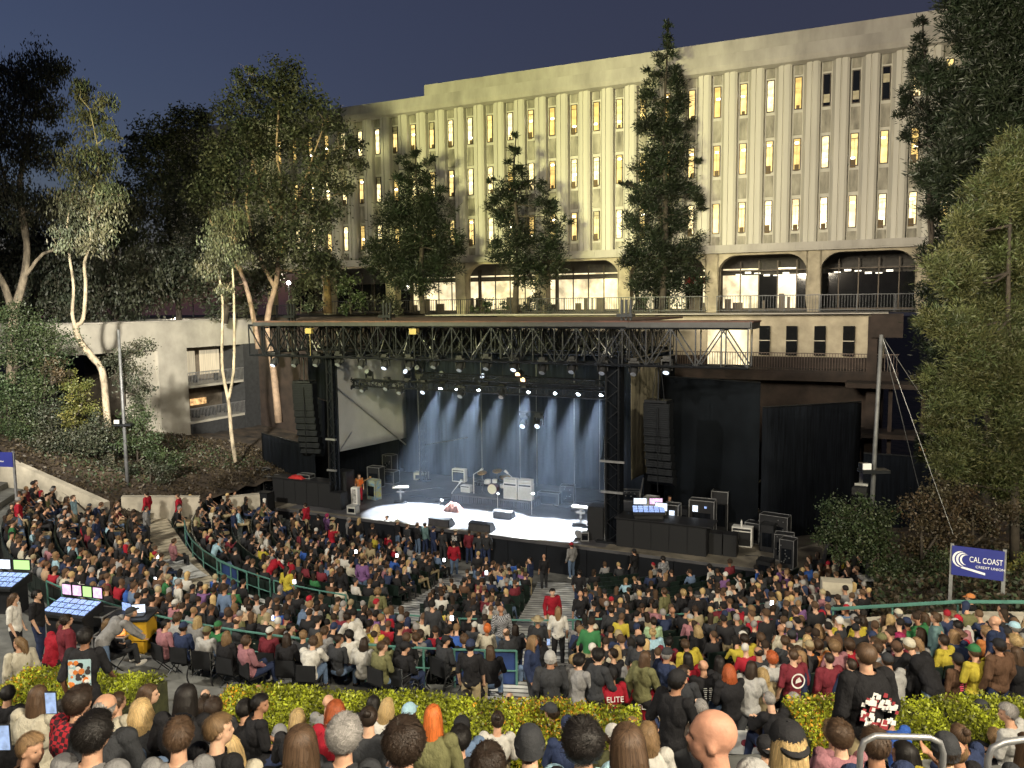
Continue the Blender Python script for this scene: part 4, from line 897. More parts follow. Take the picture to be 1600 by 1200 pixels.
# --- left grove
plant('eucalyptus_tree', 'tall eucalyptus with a forked pale trunk at the far left edge', 'tree', 50, [(12, 112, 28), (72, 98, 34), (30, 160, 40), (75, 170, 30), (8, 225, 45), (62, 245, 38), (20, 320, 44), (70, 330, 30), (-30, 180, 60), (-20, 300, 50), (95, 215, 14), (50, 130, 30), (88, 120, 20)], F_EUC, 'droop', (20, 600), [
    ([(18, 600), (20, 540), (22, 490), (36, 440), (42, 395), (38, 345), (30, 290), (38, 240), (60, 150)], .34, .05), ([(22, 495), (8, 450), (-8, 420), (-30, 380)], .25, .12), ([(40, 432), (68, 396), (105, 390), (150, 380)], .12, .04), ([(36, 330), (10, 285), (-5, 230)], .13, .05), ([(40, 380), (30, 310), (45, 215), (55, 160)], .12, .04)], BARKP, (.26, .09), .75, 1)
plant('eucalyptus_tree', 'slender eucalyptus with a curving cream trunk in front of the annex', 'tree', 44, [(130, 150, 20), (140, 195, 26), (165, 160, 16), (122, 250, 30), (152, 255, 28), (112, 325, 32), (160, 330, 32), (182, 300, 20), (135, 290, 34), (170, 210, 14), (128, 128, 12), (100, 370, 24), (150, 375, 28)], F_EUC, 'droop', (176, 742), [
    ([(176, 742), (172, 700), (167, 647), (160, 580), (143, 557), (123, 530), (118, 508)], .20, .17), ([(118, 510), (113, 490), (115, 447), (108, 397), (105, 350), (120, 270)], .11, .03), ([(119, 508), (130, 498), (134, 447), (132, 410), (142, 375), (139, 320), (155, 255), (140, 170)], .12, .03)], BARKP, (.24, .08), .75, 2)
plant('eucalyptus_tree', 'thin twin-stemmed pale tree between the annex balconies and the stage', 'tree', 49, [(348, 395, 26), (330, 425, 22), (372, 400, 20), (340, 360, 26), (365, 350, 24), (352, 450, 12)], F_EUC, 'droop', (368, 722), [
    ([(368, 722), (362, 680), (357, 627), (348, 580), (347, 533), (348, 473), (342, 430), (335, 400)], .13, .05), ([(357, 625), (365, 580), (366, 500), (365, 450), (363, 413), (362, 370), (368, 330)], .10, .03)], BARKP, (.22, .08), .8, 3)
plant('eucalyptus_tree', 'broad dark eucalyptus with a pinkish trunk behind the left end of the stage roof', 'tree', 55, [(440, 122, 34), (402, 140, 28), (472, 155, 32), (512, 185, 30), (545, 225, 22), (555, 258, 16), (480, 225, 38), (425, 210, 44), (372, 175, 34), (350, 240, 40), (400, 290, 44), (462, 300, 44), (515, 265, 34), (430, 370, 46), (480, 380, 40), (385, 370, 42), (505, 330, 30), (540, 300, 14), (440, 160, 34), (330, 300, 40), (390, 225, 36), (500, 420, 34), (380, 110, 14), (360, 440, 26)], F_DARK, 'rand', (436, 660), [
    ([(436, 660), (428, 580), (418, 500), (432, 440), (436, 380), (440, 300), (432, 230), (440, 130)], .27, .05), ([(404, 545), (393, 480), (376, 425), (340, 370), (325, 330)], .2, .06), ([(376, 425), (368, 380), (365, 300), (350, 240)], .16, .05), ([(436, 390), (460, 330), (480, 270), (505, 200)], .15, .04), ([(430, 450), (405, 400), (385, 320), (395, 250)], .15, .04), ([(432, 340), (400, 270), (380, 190)], .12, .03)], mat('pink_bark', (0.27, 0.19, 0.14), .8, var=.3, scale=3, bump=.2), (.26, .13), .85, 4)
for k, (lab, Y, cl, base) in enumerate((
    ('dark rounded tree left of the broad eucalyptus', 62, [(245, 210, 34), (290, 195, 30), (325, 185, 26), (215, 245, 26), (260, 260, 44), (310, 245, 40), (230, 310, 36), (285, 320, 46), (335, 290, 34), (205, 215, 12), (270, 390, 48), (325, 380, 40)], (275, 520)),
    ('dark tree mass behind the slender eucalyptus', 60, [(180, 300, 26), (165, 350, 36), (200, 385, 40), (150, 420, 40), (210, 445, 40), (120, 460, 34), (250, 450, 38), (180, 480, 36)], (180, 530)),
    ('dark low tree behind the far left eucalyptus', 58, [(20, 400, 44), (70, 420, 40), (110, 400, 30), (40, 460, 44), (90, 470, 40), (-20, 460, 50), (10, 360, 30)], (50, 530)),
    ('broad dark tree filling the gap between the left eucalyptuses', 57, [(100, 330, 40), (60, 370, 40), (140, 360, 44), (190, 340, 36), (110, 420, 44), (170, 450, 44), (60, 450, 44), (230, 420, 40), (20, 480, 40), (130, 490, 34), (0, 420, 40)], (120, 545)),
    ('dark hanging tree over the annex roof', 60, [(300, 440, 36), (340, 470, 24), (395, 450, 30), (320, 410, 36), (420, 430, 26), (380, 480, 18)], (350, 505)))):
    plant('broadleaf_tree', lab, 'tree', Y, cl, F_DARK, 'droop' if k % 2 else 'rand', base, [([base, (base[0] + 3, base[1] - 60), (cl[0][0], cl[0][1] + 20)], .3, .06)], BARKD, (.30, .13), .95, 10 + k, 'dark trees behind the annex')
# terrace planting
plant('palm_tree', 'short shaggy palm standing on the terrace left of the arches', 'palm', 60, [(508, 415, 22), (495, 430, 14), (525, 425, 14), (510, 450, 10)], F_SHR, 'pine', (512, 488), [([(512, 490), (511, 455), (509, 420)], .34, .25)], mat('palm_thatch', (0.25, 0.17, 0.08), .9, var=.4, scale=5), (.6, .07), .6, 20, twigs=False)
for k, (lab, c, b) in enumerate((('leafy shrub on the terrace under the first arch', [(470, 455, 22), (490, 475, 16), (455, 480, 14)], (470, 490)), ('leafy shrub beside the palm at the terrace edge', [(545, 450, 20), (560, 470, 18), (535, 480, 12)], (548, 490)), ('dark shrub under the first pair of conifers', [(600, 470, 18), (625, 478, 14)], (610, 490)), ('low green shrub in front of the brightly lit arch', [(760, 478, 12), (785, 480, 10), (740, 480, 8)], (762, 490)), ('leafy shrub below the middle conifer', [(840, 470, 14), (825, 478, 12), (860, 480, 10)], (840, 490)), ('dark shrub at the foot of the tallest conifer', [(1000, 465, 20), (980, 478, 12), (1060, 470, 18)], (1020, 490)))):
    plant('terrace_shrub', lab, 'shrub', 57, c, F_SHR if k % 2 else F_DARK, 'rand', b, [([b, (c[0][0], c[0][1])], .06, .02)], BARKD, (.22, .12), .6, 30 + k, 'shrubs on the terrace')
def conifer(lab, Y, cl, base, top, seed, fm=F_PINE, dens=1.0, leaf=(.30, .07)):
    cl = [(a, b, r * 1.14) for a, b, r in cl]
    mid = [((base[0] * (1 - s) + top[0] * s) + 3 * math.sin(s * 9 + seed), base[1] * (1 - s) + top[1] * s) for s in (.0, .2, .4, .6, .8, 1)]
    return plant('conifer_tree', lab, 'tree', Y, cl, fm, 'pine', base, [(mid, .24, .03)], BARKD, leaf, dens, seed)
conifer('bushy three-tipped conifer in front of the left windows', 57, [(632, 252, 9), (650, 236, 9), (668, 250, 9), (630, 275, 14), (650, 268, 14), (670, 280, 14), (650, 305, 26), (618, 335, 30), (678, 330, 28), (645, 355, 36), (700, 375, 26), (602, 385, 28), (655, 400, 38), (620, 420, 30), (695, 415, 26), (645, 440, 30), (715, 390, 12), (585, 410, 16), (685, 300, 12)], (662, 490), (650, 228), 41)
conifer('spiky conifer with a pointed top between two pillars', 55, [(805, 212, 6), (804, 235, 10), (806, 262, 14), (790, 292, 20), (818, 300, 20), (775, 325, 16), (800, 345, 28), (850, 315, 17), (872, 325, 13), (862, 365, 24), (812, 392, 32), (862, 405, 26), (778, 395, 20), (830, 430, 24), (885, 345, 8), (770, 280, 7), (845, 285, 8)], (808, 490), (805, 205), 42)
conifer('tallest dark conifer rising above the flat roofline', 53, [(1042, 38, 7), (1041, 60, 10), (1040, 88, 14), (1020, 118, 13), (1050, 122, 18), (1012, 155, 18), (1055, 155, 20), (1035, 185, 30), (1005, 200, 18), (1064, 200, 18), (1040, 235, 32), (1008, 270, 22), (1055, 275, 28), (988, 300, 16), (1030, 310, 32), (1085, 300, 16), (1000, 345, 22), (1055, 345, 30), (1020, 385, 34), (1075, 385, 24), (1090, 250, 7), (990, 400, 20), (1040, 430, 34), (1075, 440, 22), (1005, 445, 24), (1096, 320, 9), (975, 285, 6)], (1036, 490), (1042, 28), 43)
# --- right grove
conifer('dark conifer at the right end of the tall building', 38, [(1440, 36, 9), (1436, 65, 13), (1440, 100, 20), (1420, 140, 15), (1462, 130, 20), (1408, 170, 12), (1450, 175, 30), (1490, 170, 26), (1412, 215, 10), (1465, 225, 32), (1495, 250, 34), (1450, 285, 20), (1480, 310, 34), (1452, 340, 16), (1490, 380, 36), (1462, 405, 26), (1480, 460, 36), (1448, 455, 18), (1470, 520, 34), (1440, 500, 16)], (1478, 760), (1440, 30), 44, dens=1.2, leaf=(.24, .05))
NE = [(1450, 120, 20), (1470, 260, 34), (1490, 420, 34), (1465, 500, 24), (1520, 200, 40), (1560, 320, 44), (1540, 560, 44), (1590, 400, 44), (1500, 620, 34), (1560, 720, 40), (1500, 300, 30), (1450, 590, 16), (1480, 720, 26), (1610, 560, 50), (1610, 760, 40), (1580, 0, 50), (1515, 10, 36), (1545, 160, 36), (1470, 660, 24), (1560, 15, 44), (1605, 60, 50), (1528, 50, 30), (1575, 120, 46), (1535, 110, 30), (1610, 190, 50), (1565, 215, 40), (1600, 290, 50), (1545, 310, 36), (1510, 350, 26), (1575, 375, 46), (1530, 410, 34), (1500, 440, 26), (1590, 470, 46), (1545, 490, 36), (1500, 515, 30), (1475, 560, 22), (1570, 570, 46), (1520, 590, 34), (1480, 620, 26), (1600, 650, 44), (1545, 660, 38), (1495, 690, 28), (1460, 655, 14), (1580, 740, 40), (1530, 740, 28), (1600, 800, 30)]
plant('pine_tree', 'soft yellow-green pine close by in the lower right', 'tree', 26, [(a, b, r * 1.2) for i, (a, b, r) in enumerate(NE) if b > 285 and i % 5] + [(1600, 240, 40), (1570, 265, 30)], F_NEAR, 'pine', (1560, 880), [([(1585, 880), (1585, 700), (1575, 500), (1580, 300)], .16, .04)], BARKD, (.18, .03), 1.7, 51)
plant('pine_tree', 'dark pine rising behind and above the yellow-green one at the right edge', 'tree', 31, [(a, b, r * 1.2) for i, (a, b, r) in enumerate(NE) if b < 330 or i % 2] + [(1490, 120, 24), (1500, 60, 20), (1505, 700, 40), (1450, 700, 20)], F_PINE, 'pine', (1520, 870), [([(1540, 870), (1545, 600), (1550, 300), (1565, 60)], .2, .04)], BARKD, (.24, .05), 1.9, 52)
def shrubs(items, Y, fm_list, group, seed, leaf=(.14, .08), style='rand', cat='shrub', name='shrub'):
    for k, (lab, cl, fm) in enumerate(items):
        b = (cl[0][0], max(c[1] + c[2] for c in cl)); plant(name, lab, cat, Y, cl, fm, style, b, [([b, (cl[0][0], cl[0][1])], .06, .02), ([b, (cl[-1][0], cl[-1][1])], .05, .02)], BARKD, leaf, .7, seed + k, group)
shrubs([('pale green shrub under the far left eucalyptus', [(20, 500, 32), (50, 520, 30), (10, 545, 34), (60, 555, 24)], F_SHR), ('grey-green shrub left of the yellow bush', [(70, 520, 22), (95, 545, 28), (70, 590, 34), (40, 610, 34)], F_SHR),
    ('yellow-leaved bush in the left bank planting', [(112, 595, 16), (122, 615, 20), (130, 640, 22), (112, 650, 20), (140, 600, 12)], F_YEL), ('reddish dry bush above the yellow one', [(80, 575, 18), (98, 588, 14)], F_BRN),
    ('dark shrub in front of the annex wall corner', [(195, 560, 22), (220, 545, 18), (205, 590, 26), (222, 615, 20), (175, 560, 14)], F_DARK), ('mid green shrub at the foot of the steel pole', [(215, 650, 24), (225, 680, 24), (195, 690, 22), (235, 705, 16)], F_SHR),
    ('dark shrub below the curving cream trunk', [(150, 670, 26), (165, 690, 22), (130, 690, 24)], F_DARK), ('low grey-green shrub spreading over the brown slope', [(60, 725, 18), (90, 735, 16), (120, 740, 16), (40, 735, 14)], F_SHR), ('low dark shrub beside the foot of the cream trunk', [(150, 735, 16), (185, 745, 14), (200, 730, 16), (165, 720, 16)], F_DARK), ('dark shrub left of the black stage side wall', [(235, 730, 16), (250, 745, 14), (262, 735, 12)], F_DARK), ('pale shrub above the blue sign on the left', [(15, 650, 34), (-5, 690, 30), (45, 660, 30), (10, 610, 26)], F_SHR), ('dull green shrub in the middle of the left bank', [(80, 650, 32), (95, 690, 26), (60, 695, 24), (120, 680, 20)], F_DARK),
    ('small leafy shrub beside the annex foot', [(262, 712, 12), (278, 716, 10), (270, 725, 10)], F_SHR)], 43, None, 'shrubs on the left bank', 60)
shrubs([('big round clipped bush beside the right pole', [(1308, 808, 28), (1340, 795, 26), (1368, 800, 26), (1296, 838, 24), (1330, 838, 34), (1370, 835, 26), (1310, 862, 16)], F_SHR), ('light green shrub right of the right pole', [(1372, 850, 22), (1385, 870, 24), (1358, 880, 20), (1395, 890, 22)], F_SHR),
    ('dull brown-green shrub in the middle of the right bank', [(1440, 800, 30), (1460, 770, 26), (1480, 810, 30), (1455, 845, 30), (1430, 850, 22), (1500, 780, 26)], F_BRN), ('grey-green shrub left of the blue sign', [(1440, 885, 24), (1455, 910, 22), (1470, 880, 20), (1430, 915, 18)], F_SHR),
    ('reddish bush above the blue sign', [(1520, 800, 26), (1545, 830, 20), (1500, 835, 16), (1570, 810, 26)], F_BRN), ('pale green bush overlapping the end of the blue sign', [(1585, 890, 26), (1565, 905, 20), (1600, 930, 30), (1570, 935, 24), (1545, 945, 16)], F_YEL),
    ('low dark shrub behind the pale right wall', [(1400, 925, 18), (1425, 935, 14), (1380, 930, 14), (1360, 925, 12)], F_DARK), ('low brown-green shrub under the blue sign', [(1490, 945, 16), (1515, 950, 16), (1465, 945, 14)], F_BRN), ('low dark bush between the sign and the wall end', [(1540, 960, 14), (1565, 968, 12), (1590, 972, 14)], F_DARK)], 25.5, None, 'shrubs on the right bank', 80, (.10, .06))
shrubs([('dark shrubs rising behind the black masking wall at right', [(1240, 655, 22), (1260, 670, 30), (1225, 675, 18), (1285, 690, 26), (1245, 695, 26)], F_DARK)], 46, None, None, 95)
# ground cover on the banks
def cover(label, uv0, uv1, n, fm, seed):
    rs = np.random.default_rng(seed); u = rs.uniform(uv0[0], uv1[0], n); v = rs.uniform(uv0[1], uv1[1], n)
    z = np.array([ground_height(a, b) for a, b in zip(u, v)]) + rs.uniform(0, .35, n) ** 1.5
    P = np.stack([u, v, z], 1); a = rs.normal(size=(n, 3)); a /= np.linalg.norm(a, axis=1)[:, None]; b = np.cross(a, rs.normal(size=(n, 3))); b /= np.linalg.norm(b, axis=1)[:, None]
    q = np.stack([P - a * .1, P + b * .05, P + a * .1, P - b * .05], 1).reshape(-1, 3); c = np.repeat(rs.uniform(.4, 1.6, (n, 1)), 3, 1); o = link('ground_cover', quads_mesh('ground_cover', q, np.repeat(c, 4, 0), fm)); venue(o); tag(o, label, kind='stuff')
cover('dry leaves and weeds covering the left bank', (-62, 25.3), (-33.3, 42), 26000, F_BRN, 1); cover('dry leaves and weeds covering the right bank', (-1, 23), (12, 36), 16000, F_BRN, 2)
cover('sparse green ground cover on the left bank', (-62, 27), (-36, 40), 9000, F_SHR, 3); cover('sparse green ground cover on the right bank', (-1, 23.2), (12, 33), 7000, F_SHR, 4)
# --- clipped hedges
def hz(x, y, z):
    d = ray(x, y); t = (z - H) / d.z; return Vector((d.x * t, d.y * t, z))
def hedge(label, px_pts, wd=1.15, z=7.0, h=1.15, seed=1):
    P = [hz(a, b, z) for a, b in px_pts]; rs = np.random.default_rng(seed); B = P[0].copy(); B.z = z - h; t = thing('hedge', label, 'hedge', B, 0); vs = []; ts = []
    core = MB()
    for i in range(len(P) - 1):
        a, b = P[i], P[i + 1]; d = b - a; L = d.length; n = int(L * 6500); s = rs.uniform(0, 1, n); dn = np.array(d / L); side = np.array([dn[1], -dn[0], 0])
        if side[1] > 0: side = -side
        w = rs.uniform(0, wd, n); hh = rs.uniform(0, 1, n); kind = rs.uniform(0, 1, n)
        top = kind < .55; hgt = np.where(top, 0, -h * hh ** 1.3); w = np.where(top, w, wd + .02)
        p = np.array(a) + np.outer(s * L, dn) + np.outer(w, side); p[:, 2] += hgt + rs.normal(size=n) * .035 + .03 * np.sin(p[:, 0] * 3)
        p -= np.array(B); aa = rs.normal(size=(n, 3)) + np.array([0, 0, 1.0]); aa /= np.linalg.norm(aa, axis=1)[:, None]; bb = np.cross(aa, rs.normal(size=(n, 3))); bb /= np.linalg.norm(bb, axis=1)[:, None]
        l = rs.uniform(.018, .036, (n, 1)); vs.append(np.stack([p - aa * l, p + bb * l * .55, p + aa * l, p - bb * l * .55], 1).reshape(-1, 3))
        q = rs.uniform(.2, 1.5, n) * (1 + .35 * np.sin(p[:, 0] * 7 + np.sin(p[:, 0] * 17))); red = np.where(np.sin(p[:, 0] * 1.1 + 2) + rs.normal(size=n) * .6 > 1.35, 1.8, 1.0); ts.append(np.repeat(np.stack([q * red, q * (1.25 - .25 * red), q * .9], 1), 4, 0))
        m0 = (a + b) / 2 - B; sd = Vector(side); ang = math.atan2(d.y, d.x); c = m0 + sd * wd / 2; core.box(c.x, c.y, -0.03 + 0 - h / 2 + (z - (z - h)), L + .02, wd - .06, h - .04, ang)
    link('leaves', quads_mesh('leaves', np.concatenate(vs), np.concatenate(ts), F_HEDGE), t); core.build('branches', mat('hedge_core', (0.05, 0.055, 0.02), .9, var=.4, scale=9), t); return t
# ================================================================ people: shared body, clothing and hair meshes
def _cap(m, p, q, r0, r1, n=12): 
    p, q = Vector(p), Vector(q); d = q - p; L = d.length; k = 5; pts = []; rad = []
    d = d.normalized() if L > 1e-6 else Vector((0, 0, 1))
    for i in range(4): a = math.pi / 2 * (1 - i / 4); pts.append(p - d * r0 * math.sin(a)); rad.append(max(.002, r0 * math.cos(a)))
    for i in range(k): s = i / (k - 1); pts.append(p.lerp(q, s)); rad.append(r0 + (r1 - r0) * s)
    for i in range(1, 5): a = math.pi / 2 * i / 4; pts.append(q + d * r1 * math.sin(a)); rad.append(max(.002, r1 * math.cos(a)))
    m.tube(pts, rad, n)
def _ell(m, c, r, mtx=None, n=14):
    vs = []; fs = []; nz = 10
    for j in range(nz + 1):
        t = math.pi * j / nz
        for i in range(n):
            a = 2 * math.pi * i / n; p = Vector((r[0] * math.sin(t) * math.cos(a), r[1] * math.sin(t) * math.sin(a), r[2] * math.cos(t)))
            if mtx: p = mtx @ p
            vs.append((c[0] + p.x, c[1] + p.y, c[2] + p.z))
    for j in range(nz):
        for i in range(n): k = (i + 1) % n; fs.append((j * n + i, j * n + k, (j + 1) * n + k, (j + 1) * n + i))
    m.add(vs, fs)
SKIN = mat('skin', (1, 1, 1), .55, var=.16, scale=16, objcol=True, spec=.35, bump=.15); EYE = mat('eye_dark', (0.03, 0.02, 0.015), .3); LIP = mat('lip', (0.35, 0.12, 0.1), .5)
CLOTH = mat('clothing', (1, 1, 1), .85, var=.2, scale=7, objcol=True, spec=.2, bump=.9, stretch=(1.6, 1.6, .8)); DENIM = mat('trouser_cloth', (1, 1, 1), .85, var=.2, scale=18, objcol=True, spec=.2)
def pose(kind, yaw=0.0, tilt=0.0):
    """list of (label, type, data); faces +Y"""
    P = []
    def cap(l, p, q, a, b): P.append((l, 'c', Vector(p), Vector(q), a, b))
    def ell(l, c, r, M=None): P.append((l, 'e', Vector(c), Vector(r), M))
    sit = kind.startswith('sit')
    if sit:
        lean = {'sit': .04, 'sit_lean': .26, 'sit_phone': .12, 'sit_up': 0.0}[kind]; hz_ = .53
        pel = Vector((0, .02, hz_)); ch = Vector((0, lean * .75 - .06, .93 - lean * .12)); nk = Vector((0, lean * 1.15 - .05, 1.13 - lean * .25)); hd = Vector((0, lean * 1.45 - .01, 1.275 - lean * .35))
        for s in (-1, 1):
            k_ = Vector((s * .15, .47, .53)); cap('thigh', (s * .09, .05, .50), k_, .088, .062); cap('shin', k_, (s * .15, .50, .10), .056, .042); ell('foot', (s * .15, .57, .045), (.048, .13, .045))
    else:
        hz_ = .93; lean = {'stand': .0, 'stand_cross': .0, 'walk': .05, 'stand_up': 0.0, 'stand_bend': .34}[kind]
        pel = Vector((0, 0, hz_)); ch = Vector((0, lean * .8 - .01, 1.30 - lean * .1)); nk = Vector((0, lean * 1.3 - .01, 1.48 - lean * .3)); hd = Vector((0, lean * 1.6 + .02, 1.625 - lean * .4))
        st_ = .17 if kind == 'walk' else .02
        for s in (-1, 1):
            k_ = Vector((s * .11, s * st_ + .02, .50)); cap('thigh', (s * .09, 0, .88), k_, .088, .060); cap('shin', k_, (s * .115, s * st_ * 1.7 - (.06 if s < 0 and kind == 'walk' else 0.02), .09), .056, .040); ell('foot', (s * .12, s * st_ * 1.8 + .03, .045), (.047, .13, .045))
    ell('hips', pel, (.165, .125, .12)); cap('torso', pel + Vector((0, -.0, .06)), ch, .12, .13)
    for s in (-1, 1): ell('torso', ch + Vector((s * .075, -.005, .0)), (.105, .115, .17))
    ell('torso', ch + Vector((0, -.01, .085)), (.165, .085, .075)); cap('neck', nk - Vector((0, 0, .08)), nk + (hd - nk) * .45, .062, .052)
    sh = ch.lerp(nk, .72)
    arms = {'sit': [((.25, .02, -.26), (.14, .26, -.44))] * 2, 'sit_up': [((.24, .08, -.25), (.06, .30, -.34))] * 2, 'sit_lean': [((.24, .14, -.24), (.10, .34, -.30))] * 2, 'sit_phone': [((.24, .10, -.25), (.13, .26, -.42)), ((.24, .16, -.20), (.12, .34, .02))],
            'stand': [((.24, -.02, -.29), (.24, .08, -.54))] * 2, 'walk': [((.24, -.12, -.27), (.25, -.02, -.50)), ((.24, .08, -.27), (.22, .24, -.42))], 'stand_cross': [((.24, .04, -.27), (-.02, .20, -.22))] * 2,
            'stand_up': [((.24, -.02, -.29), (.24, .08, -.54)), ((.26, .16, .02), (.12, .28, .26))], 'stand_bend': [((.22, .16, -.24), (.16, .34, -.42))] * 2}[kind]
    for s, (e, h_) in zip((-1, 1), arms):
        S = sh + Vector((s * .175, 0, 0)); E = sh + Vector((s * e[0], e[1], e[2])); Hn = sh + Vector((s * h_[0], h_[1], h_[2]))
        ell('uarm', S, (.060, .058, .058)); cap('uarm', S, E, .054, .043); cap('farm', E, Hn, .041, .028)
        d = (Hn - E).normalized(); sd = Vector((-s, 0, 0)); sd = (sd - d * sd.dot(d)).normalized(); nn = d.cross(sd)
        ell('hand', Hn + d * .045, (.036, .05, .02) , Matrix((tuple(sd), tuple(d), tuple(nn))).transposed())
        for f in range(4):
            b_ = Hn + d * .085 + sd * (-.027 + .018 * f); L = (.05, .062, .058, .045)[3 - f]; c_ = b_ + d * L * .6 + nn * .008 * s; cap('hand', b_, c_, .0085, .008); cap('hand', c_, c_ + (d * .6 + nn * .7 * s).normalized() * L * .5, .008, .007)
        cap('hand', Hn + d * .03 + sd * .03, Hn + d * .07 + sd * .058, .011, .009)
    Rm = Matrix.Rotation(yaw, 3, 'Z') @ Matrix.Rotation(-tilt, 3, 'X')
    def H_(l, c, r): ell(l, hd + Rm @ Vector(c), r, Rm)
    H_('head', (0, -.012, .022), (.077, .095, .092)); H_('head', (0, .018, -.045), (.058, .07, .066)); H_('head', (0, .048, -.085), (.03, .03, .022)); H_('head', (0, .088, -.018), (.012, .02, .024)); H_('head', (0, .078, .025), (.045, .012, .01))
    for s in (-1, 1): H_('head', (s * .08, -.005, -.012), (.011, .02, .031)); H_('head', (s * .04, .05, -.03), (.022, .022, .022))
    H_('head', (0, .082, -.058), (.022, .01, .008))
    return P, (hd, Rm)
def _dist(p, it):
    if it[1] == 'c':
        a, b = np.array(it[2]), np.array(it[3]); ab = b - a; t = np.clip(((p - a) @ ab) / (ab @ ab + 1e-9), 0, 1); return np.linalg.norm(p - a - t[:, None] * ab, axis=1) - (it[4] + (it[5] - it[4]) * t)
    c, r = np.array(it[2]), np.array(it[3]); q = p - c
    if it[4] is not None: q = q @ np.array(it[4])
    k = np.linalg.norm(q / r, axis=1); return (k - 1) * r.min()
def bake(P, voxel, smooth=3):
    m = MB()
    for it in P:
        if it[1] == 'c': _cap(m, it[2], it[3], it[4], it[5])
        else: _ell(m, it[2], it[3], it[4])
    me = m.mesh('b', SKIN); o = bpy.data.objects.new('b', me); COL.objects.link(o)
    r = o.modifiers.new('r', 'REMESH'); r.mode = 'VOXEL'; r.voxel_size = voxel; s = o.modifiers.new('s', 'SMOOTH'); s.iterations = smooth; s.factor = .5
    dg = bpy.context.evaluated_depsgraph_get(); out = bpy.data.meshes.new_from_object(o.evaluated_get(dg)); bpy.data.objects.remove(o)
    n = len(out.vertices); co = np.empty(n * 3, np.float32); out.vertices.foreach_get('co', co); co = co.reshape(-1, 3).astype(float)
    D = np.stack([_dist(co, it) for it in P]); lab = np.array([it[0] for it in P])[D.argmin(0)]
    nf = len(out.polygons); ls = np.empty(nf, np.int32); out.polygons.foreach_get('loop_total', ls)
    fv = [tuple(p.vertices) for p in out.polygons]; no = np.empty(n * 3, np.float32); out.vertices.foreach_get('normal', no)
    return out, co, no.reshape(-1, 3), lab, fv
def shell(name, co, no, fv, keep, off, m, seed, sub=None):
    rs = np.random.default_rng(seed); q = co * 11 + seed
    w = np.sin(q[:, 0] * 1.3 + 2 * np.sin(q[:, 2])) * np.sin(q[:, 2] * 1.7 + q[:, 1]) * .5 + .5
    p = co + no * (off + .010 * w)[:, None] if hasattr(w, 'shape') else co
    ids = {}; vs = []; fs = []
    for f in fv:
        if sum(keep[i] for i in f) >= 3:
            g = []
            for i in f:
                if i not in ids: ids[i] = len(vs); vs.append(tuple(p[i]))
                g.append(ids[i])
            fs.append(tuple(g))
    me = bpy.data.meshes.new(name); me.from_pydata(vs, [], fs); me.materials.append(m); me.polygons.foreach_set('use_smooth', [True] * len(fs)); me.update(); return me
BODY = {}; LOW = {}
def make_body(key, kind, yaw=0.0, tilt=0.0):
    P, hd = pose(kind, yaw, tilt); me, co, no, lab, fv = bake(P, .0125); me.name = 'body'; me.materials.clear()
    for q in (SKIN, EYE, LIP): me.materials.append(q)
    Rm = np.array(hd[1]); loc = (co - np.array(hd[0])) @ Rm
    ev = (np.abs(np.abs(loc[:, 0]) - .032) < .013) & (np.abs(loc[:, 2] - .002) < .007) & (loc[:, 1] > .05); mv = (np.abs(loc[:, 0]) < .024) & (np.abs(loc[:, 2] + .058) < .007) & (loc[:, 1] > .06)
    mi = [1 if sum(ev[i] for i in f) >= 3 else (2 if sum(mv[i] for i in f) >= 3 else 0) for f in fv]
    me.polygons.foreach_set('material_index', mi); me.polygons.foreach_set('use_smooth', [True] * len(fv)); me.update()
    isin = lambda *a: np.isin(lab, a)
    waist = isin('hips') & (co[:, 2] > co[lab == 'hips'][:, 2].min() + .03) if kind.startswith('sit') else isin('hips')
    el = {s: None for s in (0, 1)}
    BODY[key] = dict(me=me, hd=hd, tee=shell('shirt', co, no, fv, isin('torso', 'uarm') | waist, .012, CLOTH, 1), long=shell('jacket', co, no, fv, isin('torso', 'uarm', 'farm') | waist | (isin('neck') & (co[:, 2] < hd[0].z - .14)), .020, CLOTH, 2),
        trousers=shell('trousers', co, no, fv, isin('hips', 'thigh', 'shin'), .008, DENIM, 3), shoes=shell('shoes', co, no, fv, isin('foot'), .008, DENIM, 4), skirt=None)
    lo = bake([it for it in P if it[0] != 'hand' or it[1] == 'e'], .034, 2); LOW[key] = (lo[1], lo[3], lo[4], hd); bpy.data.meshes.remove(lo[0])
make_body('sit', 'sit'); make_body('sitL', 'sit', .8); make_body('sitR', 'sit', -.8); make_body('lean', 'sit_lean', 0, -.15); make_body('phone', 'sit_phone', .1, -.25); make_body('up', 'sit_up', .3)
make_body('stand', 'stand'); make_body('standL', 'stand', .7); make_body('cross', 'stand_cross', -.4); make_body('walk', 'walk'); make_body('arm', 'stand_up', .1); make_body('bend', 'stand_bend', 0, -.3)
# ---------------------------------------------------------------- hair and headgear (origin at the head centre, face +Y)
def hair_mat():
    m = bpy.data.materials.new('hair'); m.use_nodes = True; t = m.node_tree; b = t.nodes['Principled BSDF']; b.inputs['Roughness'].default_value = .55; b.inputs['Specular IOR Level'].default_value = .35
    oi = t.nodes.new('ShaderNodeObjectInfo'); at = t.nodes.new('ShaderNodeAttribute'); at.attribute_name = 'tint'; mx = t.nodes.new('ShaderNodeMix'); mx.data_type = 'RGBA'; mx.blend_type = 'MULTIPLY'; mx.inputs[0].default_value = 1
    t.links.new(oi.outputs['Color'], mx.inputs[6]); t.links.new(at.outputs['Color'], mx.inputs[7]); t.links.new(mx.outputs[2], b.inputs['Base Color']); return m
HAIRM = hair_mat(); CAPM = mat('cap_cloth', (1, 1, 1), .8, var=.12, scale=30, objcol=True, spec=.3, bump=.3)
HR = np.array([.079, .0985, .095]); HC = np.array([0, -.012, .022])
